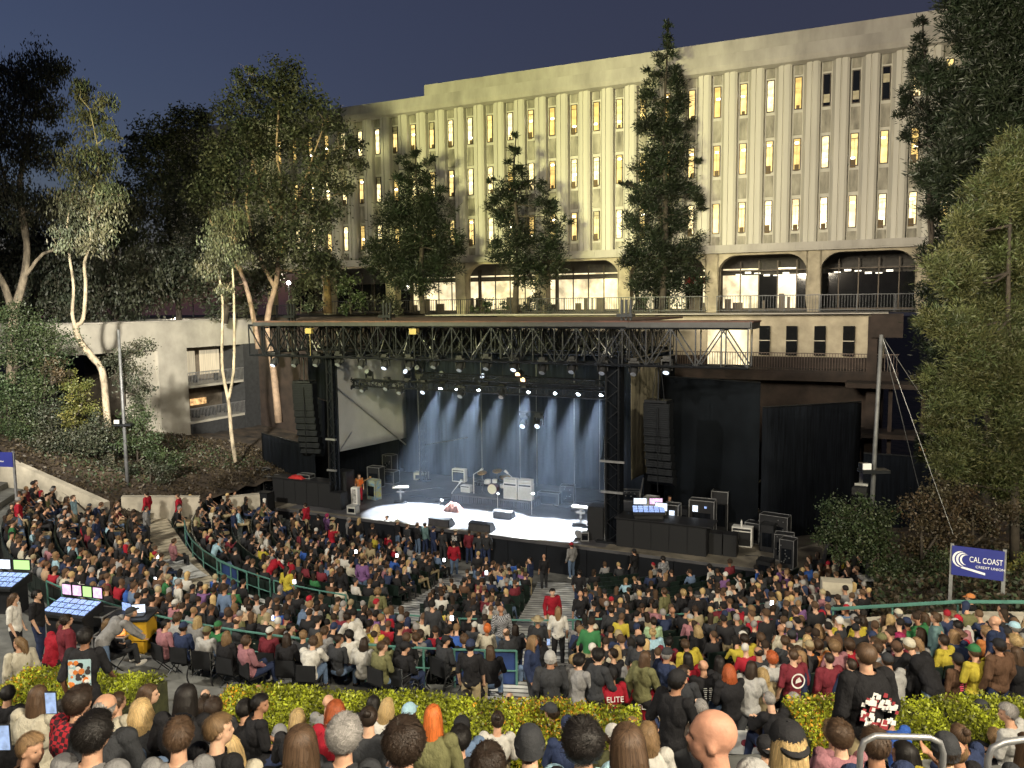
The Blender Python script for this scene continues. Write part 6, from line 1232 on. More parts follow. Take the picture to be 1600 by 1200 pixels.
PEOPLE = '''
5 1087 sit short blk - t black 10
48 1095 sit long br - s cream 0
118 1100 sit curly dk - s red -15|person with curly dark hair and a red and black checked flannel shirt at lower left
160 1112 sit fringe gr - t charcoal 0|large grey-haired man with thinning crown behind the dark curly head at lower left
140 1152 sit thick blk - t grey -10|large dark curly head above a grey T-shirt at the lower left
192 1100 sit short br - t cream -20
220 1088 sit long br - t black -60
230 1117 sit wavy bl - t charcoal 0
270 1095 sit long blk - t black 5
314 1090 sitL fringe dk - t charcoal -20
277 1155 sit short2 br - t grey 5|large brown-haired head with sunglasses pushed up on top
336 1145 sitR short lb - j black -25|large blond-brown head turned right above a black jacket
310 1112 sit thick dk - t navy 0
352 1105 sit curly dk - t charcoal 10
371 1098 sit short dk cap.green t black 0
394 1083 sit fringe dk - t grey 0
392 1112 sit short2 blk - t black -15
370 1140 sitR crop dk - t black -10
15 1140 phone thick blk - t black 20
38 1172 sitR short2 lb - j brown -60
85 1185 sit short gr cap.lightgrey t white 0
232 1160 sit short blk beanie.black j black 0
402 1102 sitR short2 blk - t black -50|young man with black hair in profile wearing a black T-shirt near the hedge end
425 1080 sit shoulder dk - s black -20
415 1120 sit short dk - t blue 0
468 1092 sit short blk hood.black j black 10
512 1100 sit none br - t grey 0|small bald head above a grey shirt in front of the hedge
463 1127 sit shoulder bl - t black 0|golden blond bobbed head in the lower crowd
520 1120 sit wavy red - s red 10
467 1168 sit long br - s black -5
535 1155 sit curly gr - t charcoal -10|large head of dark grey curly hair at the bottom
572 1102 sit long blk - t black 0
597 1105 sit wavy bl - t white -20
580 1125 sit bun dk - t charcoal 0
612 1165 sit thick dk - t black 0
637 1118 sit short br cap.lightblue j black -15|man in a light blue cap and black jacket
675 1125 sit long or_ - s olive -10|person with long orange hair and an olive hooded top
705 1117 phone long br - s black 0
725 1137 sit short blk cap.black t denim 10
748 1128 sit shoulder dk - t charcoal -10
770 1127 sit bun dk - t white 0
712 1165 sit curly blk - t black 0
725 1195 sit thick dk - t black 0
795 1165 sit long dk - t black 0
820 1120 sit short blk cap.black t charcoal 0
838 1132 sit short2 br - t red -20
875 1140 sit crop blk cap.navy t navy 0
828 1172 sit crop blk beanie.charcoal t black 0|large dark grey skull cap at the bottom centre
912 1165 sit afro blk - t lightblue 0|large bushy black hair above a pale patterned shirt
959 1152 sit curly br cap.white.b t olive 0|white mesh cap worn backwards over curly brown hair
900 1130 sit short gr cap.khaki t charcoal 0
922 1125 sit curly br cap.charcoal t charcoal 0
987 1135 sit long lb - t black 0
1012 1149 sit wavy lb - s white -5
1045 1142 sit crop dk - t pink -20
1072 1150 sit wavy dk - t black 0
1010 1187 sit long br - s black 0
1124 1160 sitL none br - t lightgrey 25|large shiny bald head at the bottom right of centre
1172 1147 sit curly br - t maroon 0
1192 1168 sit short blk cap.black.b t grey 0
1265 1125 sit thick blk - t black 0
1307 1137 sit curly lb - t pink 0
1325 1165 sit curly br - t pink 0
1237 1172 sit long bl cap.black.b t black 0|big black cap over long blond hair at the bottom right
1372 1168 sit short br - s navy 0|large short brown head beside the metal rails
1412 1138 lean short dk - t blue 0|person in a royal blue tour shirt with yellow lettering
1480 1178 sit short dk beanie.charcoal t yellow -20|person in a grey knit hat with a yellow top at lower right
1460 1135 sit bun dk - t navy 0
1517 1140 sit bun br - t navy 10
1557 1150 sit short lb - t maroon -10
1588 1113 sitL short2 gr - t lightgrey 20
1345 1128 sit short br - t black 0
1590 1172 sit long br - t charcoal 0
1435 1118 sit shoulder br - t red 0
1050 1068 walk short blk cap.black t black -55|broad man in a black T-shirt walking right along the hedge
1354 1025 stand crop br - j black 5|tall man in a black hoodie with a white and maroon round emblem
128 1000 walk short blk - t black 12|man walking right in a black shirt with a bright printed back
30 1006 standL pony lb - s cream 60|woman in a pale yellow and white sweatshirt facing left
75 988 lean short2 br - t red 0
103 970 stand short dk - s maroon -30
21 935 standL pony br - t white -60
57 930 stand short blk - t black -60
158 967 bend short gr cap.charcoal s grey -40
172 972 sit shoulder lb - s black -20
257 977 sitR short blk - t pink -20|bearded man in a pink striped shirt beside the wheelchair row
286 981 sit short dk cap.navy t navy 0
322 988 sit short br cap.olive t lightgrey 0|man in a white T-shirt sitting in the left wheelchair
359 996 sit wavy lb - s black -10
392 1000 sit short2 br - s pink -30
367 970 sit fringe br - t charcoal 0
342 980 sit short br cap.green t green 0
306 972 sit long bl - t grey 0
274 966 sit curly br - t lightgrey 0
277 945 sit short gr cap.white s pink -10
384 950 sit short dk - t peach 0
420 989 sit crop br cap.white s maroon 0|seated man in a white cap and dark maroon shirt
450 1000 sit long dk - s black 0
482 1012 lean short2 br - s white 0
455 980 sitR short2 blk - t grey -40
475 995 sit short lb - t charcoal 0
498 997 sit long lb - t grey 0
508 990 sit short2 br - t grey -15
523 1001 sitR short dk - t charcoal -20
545 993 sitL short2 blk - t white 20|bearded man in a white T-shirt looking left below the bending white shirt
563 1005 sit shoulder dk - s white 0
566 972 bend short dk - s white 60|man in a white shirt bending over the seats
584 985 sit wavy bl - t yellow 0
592 1008 sit short br - t olive 0
596 1012 sitR short2 br - t olive -30|man with a moustache in a green T-shirt on the platform
625 1012 sitR short blk cap.black j black -30
632 998 sit short br - t black 0
645 995 sitL short br - t grey 20
660 992 sit short dk - t navy 0
695 1002 sitR short blk cap.black j charcoal -40|person in a puffy black jacket in a powered wheelchair
735 1010 stand short blk cap.navy t black -10
745 1030 sit short br cap.navy t black 0
755 985 sit curly or_ - t cream 0
730 1000 sit curly br - t black 0
770 1018 sit long br - t black 0
783 953 stand none br - s charcoal 10|tall balding man in a black and white checked shirt
797 990 sit fringe br - t charcoal 30
805 985 sit long dk - s charcoal 0
832 1002 standL wavy lb - s navy -120|blond woman in a dark patterned top turned toward the camera
848 1002 phone long dk - s black 60|dark-haired woman holding up a white phone near the aisle
860 1030 stand short gr beanie.lightgrey j charcoal 0
862 1046 stand curly br - t black -20
900 1035 walk short2 blk - t grey -50|dark-haired man in a grey T-shirt walking right behind the hedge
930 1027 walk short2 blk - j charcoal -60|smiling bearded man in a dark grey jacket behind the hedge
957 1055 sit short blk cap.black t red 0|guard in a black cap and red shirt lettered ELITE
1008 1066 sit short blk cap.black t red -10|second red-shirted guard in a black cap beside the ELITE one
1003 1030 walk long br - s olive -60
965 1018 sit long bl - v cream 0|person with long straight blond hair in a white top
1000 1003 standL short blk cap.black t charcoal -40
1037 1025 walk short gr cap.charcoal t navy -60
1062 1043 sit wavy bl - t lightgrey 0
1075 1050 sitR short dk - s charcoal -40
1082 1030 sit long blk - t red 0
1100 1043 sit none br - t black 0|bald man in a black T-shirt with white lettering on the back
1147 1053 sit wavy red - s black 0
1172 1048 walk long dk - j lightgrey -40|woman with long dark hair in a grey jacket in the hedge gap
1190 1052 sit wavy bl - t khaki 0
1125 1035 sit long blk - s black 0
840 970 stand short gr hat.khaki t charcoal 0
872 955 stand long lb - t white -10
863 925 stand short blk - j red 180|guard in a red jacket standing in the centre aisle
907 929 stand none br - t black 0|bald man in a wide black shirt standing beside the centre aisle
905 895 standL short blk - t black -40
955 953 stand short dk - t charcoal 0
1038 925 stand short br - s olive 30
1068 927 stand short bl - j black 0|fair-haired person in a black leather jacket standing right of the aisle
1090 930 stand short gr cap.black j black -10
1000 990 sitR none br - t black 70|bald man in a black T-shirt looking left in the right block
1025 990 sit bun bl - s lightblue 0
1036 1000 sit short blk - s maroon -30
975 995 sit short br beanie.khaki s navy 0
905 985 sit fringe gr - t navy 0
928 985 sit short br cap.cream t maroon 0
905 975 sit shoulder dk - t grey 0
972 975 sit wavy lb - t black 20
1015 970 sit short dk - t palegreen 0
1050 955 sit none br - t charcoal 0
1080 968 sit short bl cap.lightgrey t pink 0
1100 985 sit wavy bl - t black 0
1090 1005 sit short br - s yellow 0
1120 985 sit curly br - t charcoal 0
1130 980 sit short br - s lightgrey 0
1165 990 sit short blk - t black 0
1187 997 sit short2 br - t charcoal 0
1172 1000 sit short dk - t yellow 0
1222 1000 sit short br - t charcoal 0
1240 1025 stand crop br - t maroon 0|man in a maroon T-shirt with a white ring print behind the hedge
1252 1028 standL long lb - j navy 60
1296 1030 stand crop dk - s maroon 0
1315 1037 sit crop dk - t navy 0
1280 1008 sit short br - t orange 0
1305 1010 sit curly lb - t pink 0
1325 1005 sit curly br - t red 0
1262 1000 sit long bl - t black 0
1290 985 sit wavy lb - t black 0
1307 970 sit short br - t yellow 0|left of the two neon yellow shirts in the right block
1341 972 sit crop blk - t yellow 0|right of the two neon yellow shirts in the right block
1352 970 sit wavy dk - t charcoal 0
1245 958 sit short br - t yellow 10
1283 960 sit curly br cap.red t lightgrey 0
1225 985 sit none br - s cream 0
1243 995 sit short blk cap.charcoal s cream 0
1262 1010 sit short lb cap.khaki t black 0
1190 1022 sit fringe dk - t charcoal 0
1205 1030 sit curly red - s lightgrey 0
1380 1000 sit short br cap.olive t black 0|camouflage cap above a black T-shirt with yellow lettering
1408 1000 sit short mag - t pink 10
1400 985 sit short dk - t pink 0
1413 1015 sit short br cap.brown j black 0
1417 970 sit short blk cap.navy t green 0
1435 990 sit wavy br - t charcoal 0
1442 965 sit wavy br - s grey 0
1405 960 sit short gr cap.cream t navy 0
1392 968 sit wavy bl - t peach 0
1370 965 sit long br - t olive 20
1463 966 stand short2 br - j teal 40|standing man in glasses with a teal jacket over a white shirt
1486 963 sit short lb - t lightblue 0
1400 1045 lean short dk cap.charcoal s lightgrey 0
1380 1045 sit curly br - t khaki 0
1445 1035 stand short dk cap.black j black -30
1460 1030 bend short lb cap.cream s black 0
1497 1032 stand short dk cap.black t brown 0|broad man in a black cap and brown shirt with pink lettering
1547 1042 stand short dk cap.teal t blue -40|man in a teal cap and royal blue jersey near the right edge
1562 1010 stand short dk cap.black j brown 0
1585 1005 sit curly bl - t charcoal 0
1595 1025 sit long br - t black 0
1496 990 sit short br hat.brown s red 0
1510 982 sit short blk - s pink 0
1535 990 sit curly lb - s orange 0
1540 978 sit shoulder blk - t charcoal 30
1556 972 stand none br - t navy 20
1586 982 sit short gr cap.lightblue t grey 0
1570 990 sit short dk cap.black t brown 0
1530 1020 sit short br cap.green t yellow 0
1517 935 stand short dk cap.orange t black 30|man in a black T-shirt standing above the right wall
1330 925 stand short br - t white -20
1298 910 standL short dk - j black -30
1257 910 stand short dk - j red 150|woman in a red jacket beside the pale box
1240 915 bend short blk - j black -60
1283 878 stand short dk - j red 140|guard in a red jacket in the dark gap by the round bush
1207 885 standL short dk - s black -60
1036 873 stand short blk - t white 0|man in a black and white floral shirt standing by the stage
991 862 stand short dk cap.black t black 0
893 852 stand short dk cap.red s grey 10
850 870 stand none br - t black 0
828 875 standL short dk - t navy 60
479 790 walk short dk - j red 140|guard in a red shirt walking along the stage front at left
497 808 standL short blk - j black 60
520 812 stand short br hat.khaki s khaki 0
511 806 stand short mag - s purple 20
518 825 arm curly dk - t red 0
545 812 stand short gr - s grey 0
548 820 stand short dk cap.charcoal t black 0
561 813 stand long bl - s black 40
582 822 stand short br - s black 30
605 808 stand crop dk - j red 180|guard in a red jacket facing the crowd below the lit floor
606 838 sit crop dk - t red 0
621 815 stand short bl hat.cream t black 0
636 822 stand crop br - t charcoal 0
652 820 stand short br - s black 0
664 820 stand short dk - s teal 0
677 826 stand short br cap.navy t navy -20
691 830 stand short dk - t charcoal 0
712 830 stand short br cap.cream t black 0|person in a black jersey with a large pale number at the stage
709 850 stand short dk - j red 10
733 832 stand crop dk - s maroon 0
748 835 stand short br - t charcoal 0
760 835 stand crop br - s charcoal 0
418 875 bend short dk - t red -20
455 875 standL short dk - t red -30
448 890 stand pony dk - t yellow 0|woman in a bright yellow shirt standing on the cross aisle
533 890 stand wavy dk - s black 0
566 878 stand short dk - s purple 0
590 925 stand curly lb - s olive 0
229 772 stand short dk - j red 150|guard in a red jacket at the top of the left stairs
228 795 stand crop dk - s grey 0
278 775 stand crop br - j red 170|guard in a red jacket beside the black side wall
114 778 stand short br - t lightblue -20|person in a light teal shirt standing by the cream wall
104 780 stand long dk - s brown 0
28 782 stand short br beanie.grey t red 0
150 812 stand short blk - t navy -40
160 800 stand short blk - s black 0
365 800 stand bun bl - t navy 0
330 795 sit long bl - s cream 0
270 845 sit short br - t pink 0
'''
WM = {tuple(map(int, q.split(':')[0].split(','))): float(q.split(':')[1]) for q in '''5,1087:30;48,1095:42;118,1100:50;160,1112:58;140,1152:72;192,1100:34;220,1088:38;230,1117:46;270,1095:48;314,1090:24;277,1155:64;336,1145:60;310,1112:30;352,1105:34;371,1098:20;394,1083:24;392,1112:34;370,1140:28;15,1140:40;38,1172:55;85,1185:40;232,1160:32;402,1102:34;425,1080:26;415,1120:28;468,1092:22;512,1100:21;463,1127:38;520,1120:40;467,1168:78;535,1155:66;572,1102:30;597,1105:32;580,1125:42;612,1165:82;637,1118:36;675,1125:46;705,1117:26;725,1137:36;748,1128:24;770,1127:34;712,1165:44;725,1195:70;795,1165:30;820,1120:28;838,1132:28;875,1140:36;828,1172:68;912,1165:66;959,1152:36;900,1130:28;922,1125:28;987,1135:30;1012,1149:44;1045,1142:30;1072,1150:34;1010,1187:95;1124,1160:76;1172,1147:28;1192,1168:40;1265,1125:28;1307,1137:38;1325,1165:50;1237,1172:80;1372,1168:62;1412,1138:34;1480,1178:58;1460,1135:28;1517,1140:42;1557,1150:32;1588,1113:34;1345,1128:24;1590,1172:50;1435,1118:26;1354,1025:36;1050,1068:30;30,1006:18;128,1000:26;1330,925:10;1298,910:9;1257,910:8.6;1240,915:8.6;1283,878:8;1207,885:8;1517,935:12.5'''.split(';')}
for ln in PEOPLE.strip().split('\n'):
    a, _, cu = ln.partition('|'); f = a.split(); hat = tuple(f[5].split('.')) if f[5] != '-' else None
    tr = None
    if cu.startswith('tall man in a black hoodie'): tr = 'khaki'
    w = WM.get((int(f[0]), int(f[1]))); P0 = None
    if w:                       # distance read from head pixel width, then scaled up along the line of sight
        P0 = on_Y(float(f[0]), float(f[1]), (236 if f[3] != 'none' else 218) / w * (1.42 if f[3] != 'none' and float(f[1]) > 1079 else 1.08)); P0.z -= HEADH[f[2]]
    elif 950 < float(f[1]) < 1079:          # kept behind the hedge: nearer ones pushed along the sight line, feet off floor
        P0 = find(float(f[0]), float(f[1]), HEADH[f[2]])
        if P0.y < 13.1: P0 = on_Y(float(f[0]), float(f[1]), 13.1 + rng.random() * .5); P0.z -= HEADH[f[2]]
    add_person(float(f[0]), float(f[1]), f[2], f[3], f[4], hat, f[6], f[7], float(f[8]), cu, tr, P=P0, sc=1.0, skin=(.44, .225, .15) if cu.startswith('large shiny') else None)
rx_ = random.Random(77); _pts = [(k[0], k[1], v) for k, v in WM.items() if k[1] > 1079]
for _ in range(2600):
    if len(_pts) > 118: break
    x, y = rx_.uniform(2, 1598), rx_.uniform(1100, 1196); w = float(np.interp(y, [1095, 1150, 1196], [19, 32, 54])) * rx_.uniform(.85, 1.15)
    if any(math.hypot(x - a, (y - b) * 1.1) < .56 * (w + c * .8) for a, b, c in _pts) or 1145 < x < 1215 and y < 1135: continue
    _pts.append((x, y, w)); pz = rx_.choice(('sit', 'sit', 'sitL', 'sitR', 'lean', 'phone')); P0 = on_Y(x, y, 285 / w); P0.z -= HEADH[pz]
    hat = (rx_.choice(('cap', 'cap', 'beanie')), rx_.choice(('black', 'navy', 'charcoal', 'grey', 'maroon'))) if rx_.random() < .2 else None
    add_person(x, y, pz, rx_.choice(['short', 'short', 'short2', 'crop', 'curly', 'long', 'wavy', 'shoulder', 'pony', 'bun', 'fringe', 'thick']), rx_.choice(['blk', 'dk', 'dk', 'br', 'br', 'lb', 'gr', 'bl']), hat, rx_.choice('tttsj'), rx_.choice(['black'] * 5 + ['charcoal', 'charcoal', 'grey', 'navy', 'denim', 'maroon', 'cream', 'olive']), rx_.gauss(0, 18), P=P0, sc=1.0)
def by_label(s): return next(o for _, o in persons if o['label'].startswith(s))
# prints and lettering on clothes
def back_print(o, kind, w=.3, z=1.28, y=-.165, words='', size=.1, m=None):
    if kind == 'text': q = link('lettering', text_mesh(words, size, m or mat('print_white', (.75, .75, .72), .7), .002), o); q.rotation_euler = (R(90 - 6), 0, 0); q.location = (0, y, z); return q
    b = MB(); r_ = random.Random(len(kind) + int(z * 100))
    if kind == 'ring':
        for k in range(24):
            a0_, a1_ = 2 * math.pi * k / 24, 2 * math.pi * (k + 1) / 24; b.add([(w * .5 * math.cos(a0_), 0, w * .5 * math.sin(a0_)), (w * .5 * math.cos(a1_), 0, w * .5 * math.sin(a1_)), (w * .4 * math.cos(a1_), 0, w * .4 * math.sin(a1_)), (w * .4 * math.cos(a0_), 0, w * .4 * math.sin(a0_))], [(0, 1, 2, 3)])
        b.add([(-w * .2, 0, -w * .15), (w * .25, 0, -w * .05), (w * .1, 0, w * .25), (-w * .15, 0, w * .1)], [(0, 1, 2, 3)])
    elif kind == 'emblem':
        for k in range(70):
            b.cur = k % 3 == 1; a = r_.uniform(0, 6.28); rr = w * .5 * math.sqrt(r_.uniform(.1, 1)); x, zz = rr * math.cos(a), rr * math.sin(a); s = w * r_.uniform(.05, .10); yy = -.0006 * k
            b.add([(x - s, yy, zz - s * .6), (x + s * .7, yy, zz - s), (x + s, yy, zz + s * .5), (x - s * .4, yy, zz + s)], [(0, 1, 2, 3)])
    elif kind == 'patch':
        b.add([(-w / 2, 0, -w * .62), (w / 2, 0, -w * .62), (w / 2, 0, w * .62), (-w / 2, 0, w * .62)], [(0, 1, 2, 3)])
        for k in range(26):
            b.cur = 1 + k % 3; x, zz = r_.uniform(-.42, .42) * w, r_.uniform(-.55, .5) * w; s = w * r_.uniform(.06, .14); b.lathe([(s, 0), (s * .9, .001 + .0005 * k)], x, 0, zz, 9, Matrix.Rotation(R(90), 4, 'X'))
    elif kind == 'lines':
        for k in range(7):
            for q in (-1, 1):
                ww = r_.uniform(.25, .42) * w; b.add([(q * w * .27 - ww / 2, 0, -k * .035), (q * w * .27 + ww / 2, 0, -k * .035), (q * w * .27 + ww / 2, 0, -k * .035 + .016), (q * w * .27 - ww / 2, 0, -k * .035 + .016)], [(0, 1, 2, 3)])
    ms = {'ring': [mat('print_white', (.75, .75, .72), .7)], 'emblem': [mat('print_white', (.75, .75, .72), .7), mat('print_maroon', (.3, .03, .04), .7)], 'patch': [mat('print_sky', (.42, .62, .68), .7), mat('print_white', (0, 0, 0)), mat('print_orange', (.7, .22, .04), .7), mat('print_dark', (.05, .04, .04), .7)], 'lines': [m or mat('print_white', (0, 0, 0))]}[kind]
    q = b.build('back_print', ms, o); q.location = (0, y, z); q.rotation_euler = (R(-6), 0, 0); return q
back_print(by_label('guard in a black cap and red shirt lettered'), 'text', z=.93, y=-.20, words='ELITE', size=.135)
back_print(by_label('second red-shirted guard'), 'text', z=.90, y=-.20, words='ELITE', size=.13)
back_print(by_label('tall man in a black hoodie'), 'emblem', .34, 1.17, -.165)
back_print(by_label('man in a maroon T-shirt with a white'), 'ring', .26, 1.25, -.163)
back_print(by_label('man walking right in a black shirt'), 'patch', .28, 1.22, -.118)
back_print(by_label('bald man in a black T-shirt with white'), 'lines', .16, .96, -.2)
YP = mat('print_yellow', (.72, .62, .1), .7)
back_print(by_label('person in a royal blue tour shirt'), 'lines', .3, .93, -.20, m=YP)
back_print(by_label('camouflage cap above'), 'lines', .26, 1.02, -.2, m=YP); back_print(by_label('broad man in a black cap and brown'), 'lines', .22, 1.36, -.15, m=mat('print_pink', (.6, .05, .15), .7))
back_print(by_label('person in a black jersey'), 'text', z=1.2, y=-.17, words='2', size=.34); back_print(by_label('person in a black jersey'), 'lines', .3, 1.4, -.15)
CHK = mat('checked_cloth', (.03, .03, .035), .8)
def checked(o, c1, c2, sc=60):
    nm = 'checked_%s' % ('red' if c2[0] > c2[2] * 2 else 'white'); m = MATS.get(nm)
    if not m:
        m = bpy.data.materials.new(nm); m.use_nodes = True; t = m.node_tree; b = t.nodes['Principled BSDF']; b.inputs['Roughness'].default_value = .9; tc = t.nodes.new('ShaderNodeTexCoord'); ck = t.nodes.new('ShaderNodeTexChecker'); ck.inputs['Scale'].default_value = sc
        ck.inputs['Color1'].default_value = (*c1, 1); ck.inputs['Color2'].default_value = (*c2, 1); t.links.new(tc.outputs['Object'], ck.inputs[0]); t.links.new(ck.outputs[0], b.inputs['Base Color']); MATS[nm] = m
    for c in o.children:
        if c.name.startswith(('shirt', 'jacket')): c.data = c.data.copy(); c.data.materials.clear(); c.data.materials.append(m)
checked(by_label('person with curly dark hair and a red'), (.35, .01, .02), (.03, .005, .01), 24); checked(by_label('tall balding man'), (.02, .02, .025), (.35, .36, .38), 34); checked(by_label('man in a black and white floral'), (.02, .02, .02), (.6, .6, .55), 22)
# things people hold or wear
def held(name, label, cat, P, rz, fn): t = thing(name, label, cat, P, rz); fn(t); return t
def phone(label, x, y, Y, lit=True, rz=0):
    P = on_Y(x, y, Y); t = thing('phone', label, 'phone', P, rz); m = MB(); m.box(0, 0, 0, .078, .01, .155); m.build('phone_body', BLACK, t, bevel=.003); m = MB(); m.box(0, -.006, .0, .068, .002, .14); m.build('screen', emit('phone_screen', (.45, .62, 1), .6, .4, 20), t)
phone('phone with a glowing picture held up at the lower left', 80, 1098, 5.0); phone('blue-lit phone at the far left bottom corner', 6, 1152, 4.2); phone('white phone held by the dark-haired woman near the aisle', 857, 1003, 16.2)
for k, (x, y, Y, l) in enumerate(((706, 966, 21.5, 'bright phone torch glowing in the centre block'), (460, 909, 26, 'bright phone torch left of the yellow shirt'), (556, 862, 30, 'small bright phone light below the stage front'), (694, 875, 31, 'small bright phone light at the top of the left aisle'), (246, 870, 30, 'pale phone screen beside the left stairs'), (243, 905, 27, 'white phone glow in the left block'), (1206, 942, 23, 'cool bright phone light at the right rail'), (620, 868, 31, 'tiny phone light in front of the red guard'), (425, 965, 22, 'bright phone glow beside a red shirt'), (760, 895, 27, 'phone glow among the centre rows'))):
    P = on_Y(x, y, Y); t = thing('phone', l, 'phone', P, 0); m = MB(); m.box(0, 0, 0, .09, .012, .13); m.build('screen', emit('phone_torch', (.9, .93, 1), 9 if k < 4 else 3), t)
t = by_label('large brown-haired head with sunglasses'); hd, Rm = BODY['sit']['hd']; m = MB()
m.tube([(-.075, .05, .10), (-.03, .07, .115), (.03, .07, .115), (.075, .05, .10)], .012, 6); m.tube([(-.085, .05, .1), (-.095, -.04, .03)], .005, 5); m.tube([(.085, .05, .1), (.095, -.04, .03)], .005, 5); s_ = m.build('sunglasses', GLASSD, t); s_.location = hd
# ---------------------------------------------------------------- seats and the rest of the crowd
AIS = [((-13.4, 33.6), (-6.6, 13.2), 1.15), ((-18.2, 33.5), (-15.1, 21.3), .8), ((-33.2, 27.6), (-22.5, 20.9), .8), ((-1.9, 12.0), (-5.0, 20.5), .55)]
def seg_d(u, v, a, b):
    ab = (b[0] - a[0], b[1] - a[1]); t = max(0, min(1, ((u - a[0]) * ab[0] + (v - a[1]) * ab[1]) / (ab[0] ** 2 + ab[1] ** 2))); return math.hypot(u - a[0] - ab[0] * t, v - a[1] - ab[1] * t)
def in_aisle(u, v): return any(seg_d(u, v, a, b) < w + .2 for a, b, w in AIS)
def free(u, v):
    r = math.hypot(u - CU, v - CV)
    if in_aisle(u, v) or v > vlim(u) - .55 or (u < -33 and v > 24.2): return False
    if 18.3 < r < 20.1 and u < -12.3 and u > -26: return False           # cross aisle
    return True
gridp = []
r = ROW0 + .45
while r < 30.4:
    k = int((r - ROW0) / ROWD); n = int(math.pi * 1.15 * r / .53)
    for i in range(n):
        a = R(176) + R(190) * i / n; u, v = pol(r, a); P = W(u, v)
        if not free(u, v) or P.y < 14.9: continue
        if r > 25.2 and u < -7: continue                        # wheelchair platform
        if math.hypot(u + 19.9, v - 13.8) < 1.7 or math.hypot(u + 16.4, v - 12.9) < 1.0: continue
        P.z = prof(ROW0 + (k + .5) * ROWD); x, y = px_of((P.x, P.y, P.z + 1.2))
        if -40 < x < 1640: gridp.append((P, u, v, r, x, y))
    r += ROWD
seat = MB(); seat.box(0, .02, .44, .46, .42, .05); seatm = seat.mesh('seat_pan', mat('seat_plastic', (0.012, 0.022, 0.018), .35, var=.3, scale=5)); sb = MB()
for j in range(5):
    z0 = .47 + j * .085; sb.box(0, -.22 - j * .014, z0 + .04, .46 - (.03 if j == 4 else 0), .04, .085)
sbm = sb.mesh('backrest', MATS['seat_plastic']); sf = MB(); sf.box(-.24, -.05, .3, .03, .34, .6); sf.box(.24, -.05, .3, .03, .34, .6); sf.box(0, -.05, .2, .45, .05, .4); sfm = sf.mesh('seat_frame', STEEL)
nb = MB(); nb.box(0, -.29, .80, .05, .004, .035); nbm = nb.mesh('number_plate', CREAM)
SL = 'dark green folding stadium seat fixed in the curved rows of the bowl'
gridp.sort(key=lambda q: q[0].y); nseat = 0; sv = MB(); rc = random.Random(21)
for P, u, v, r, x, y in gridp:
    face = math.atan2(CV - v, CU - u) - math.pi / 2 - TH
    if nseat < 240:
        t = thing('stadium_seat', SL, 'seat', P, face, 'stadium seats in the curved rows'); link('seat_pan', seatm, t); link('backrest', sbm, t); link('seat_frame', sfm, t); link('number_plate', nbm, t); nseat += 1
    else:
        M = Matrix.Translation(P) @ Matrix.Rotation(face, 4, 'Z'); q = MB(); q.box(0, .02, .44, .46, .42, .05); q.box(0, -.24, .68, .46, .05, .42); q.box(0, -.05, .2, .45, .05, .4); sv.add([M @ Vector(a) for a in q.v], q.f)
tag(sv.build('seat_rows', MATS['seat_plastic']), 'the many farther dark green seats of the bowl', kind='stuff')
occ = [(q[0].x, q[0].y, q[1].name) for q in persons]; pp = np.array([(a, b) for a, b, _ in occ]); fill = []
HS = ['short'] * 6 + ['short2'] * 4 + ['crop', 'curly', 'long', 'long', 'wavy', 'wavy', 'shoulder', 'pony', 'bun', 'fringe', 'thick']; HCc = ['blk', 'blk', 'dk', 'dk', 'dk', 'dk', 'br', 'br', 'br', 'lb', 'bl', 'gr']
TC = ['black'] * 34 + ['charcoal'] * 12 + ['grey'] * 5 + ['white'] * 4 + ['navy', 'brown', 'cream', 'olive', 'denim', 'lightgrey', 'khaki', 'maroon'] + ['cream', 'navy', 'navy', 'navy', 'lightgrey', 'olive', 'maroon', 'red', 'pink', 'lightblue', 'blue', 'peach', 'khaki', 'yellow', 'green', 'purple', 'brown', 'denim']
for P, u, v, r, x, y in gridp:
    if np.min((pp[:, 0] - P.x) ** 2 + (pp[:, 1] - P.y) ** 2) < .42 ** 2: continue
    d = .94
    if False: pass
    elif u > -12 and r < 17: d = .30 if v > 28 else .6             # thin house right of the centre aisle
    elif -30 < u < -24 and r < 18: d = .45
    elif u < -13 and 12.5 < r < 18: d = .62
    elif u < -18 and 20 < r < 22: d = .72
    if rc.random() < d: fill.append((P, x, y, u, v, r))
N_IND = 318; nind = len(persons)
cv, cf, cc_, base_ = [], [], [], 0
def low_hair(hd, hs, Rm):
    n, nz = 8, 5; L = {'long': .30, 'wavy': .28, 'shoulder': .16, 'pony': .22}.get(hs, 0); R3 = (.092, .108, .105) if hs != 'crop' else (.082, .10, .098)
    if hs in ('afro', 'curly', 'thick'): R3 = (.105, .12, .118)
    vs = []
    for j in range(nz + 1):
        t = math.pi * .62 * j / nz
        for i in range(n): a = 2 * math.pi * i / n; p = Vector((R3[0] * math.sin(t) * math.cos(a), -.018 + R3[1] * math.sin(t) * math.sin(a), .03 + R3[2] * math.cos(t))); 
        # face side lifted
            
        for i in range(n):
            a = 2 * math.pi * i / n; s = math.sin(t) * math.sin(a); y_ = -.018 + R3[1] * s; z_ = .03 + R3[2] * math.cos(t)
            if s > .3: z_ = max(z_, .07)
            if L and s < -.1 and j == nz: z_ -= L
            vs.append(tuple(hd + Rm @ Vector((R3[0] * math.sin(t) * math.cos(a), y_, z_))))
    return vs, [(j * n + i, j * n + (i + 1) % n, (j + 1) * n + (i + 1) % n, (j + 1) * n + i) for j in range(nz) for i in range(n)]
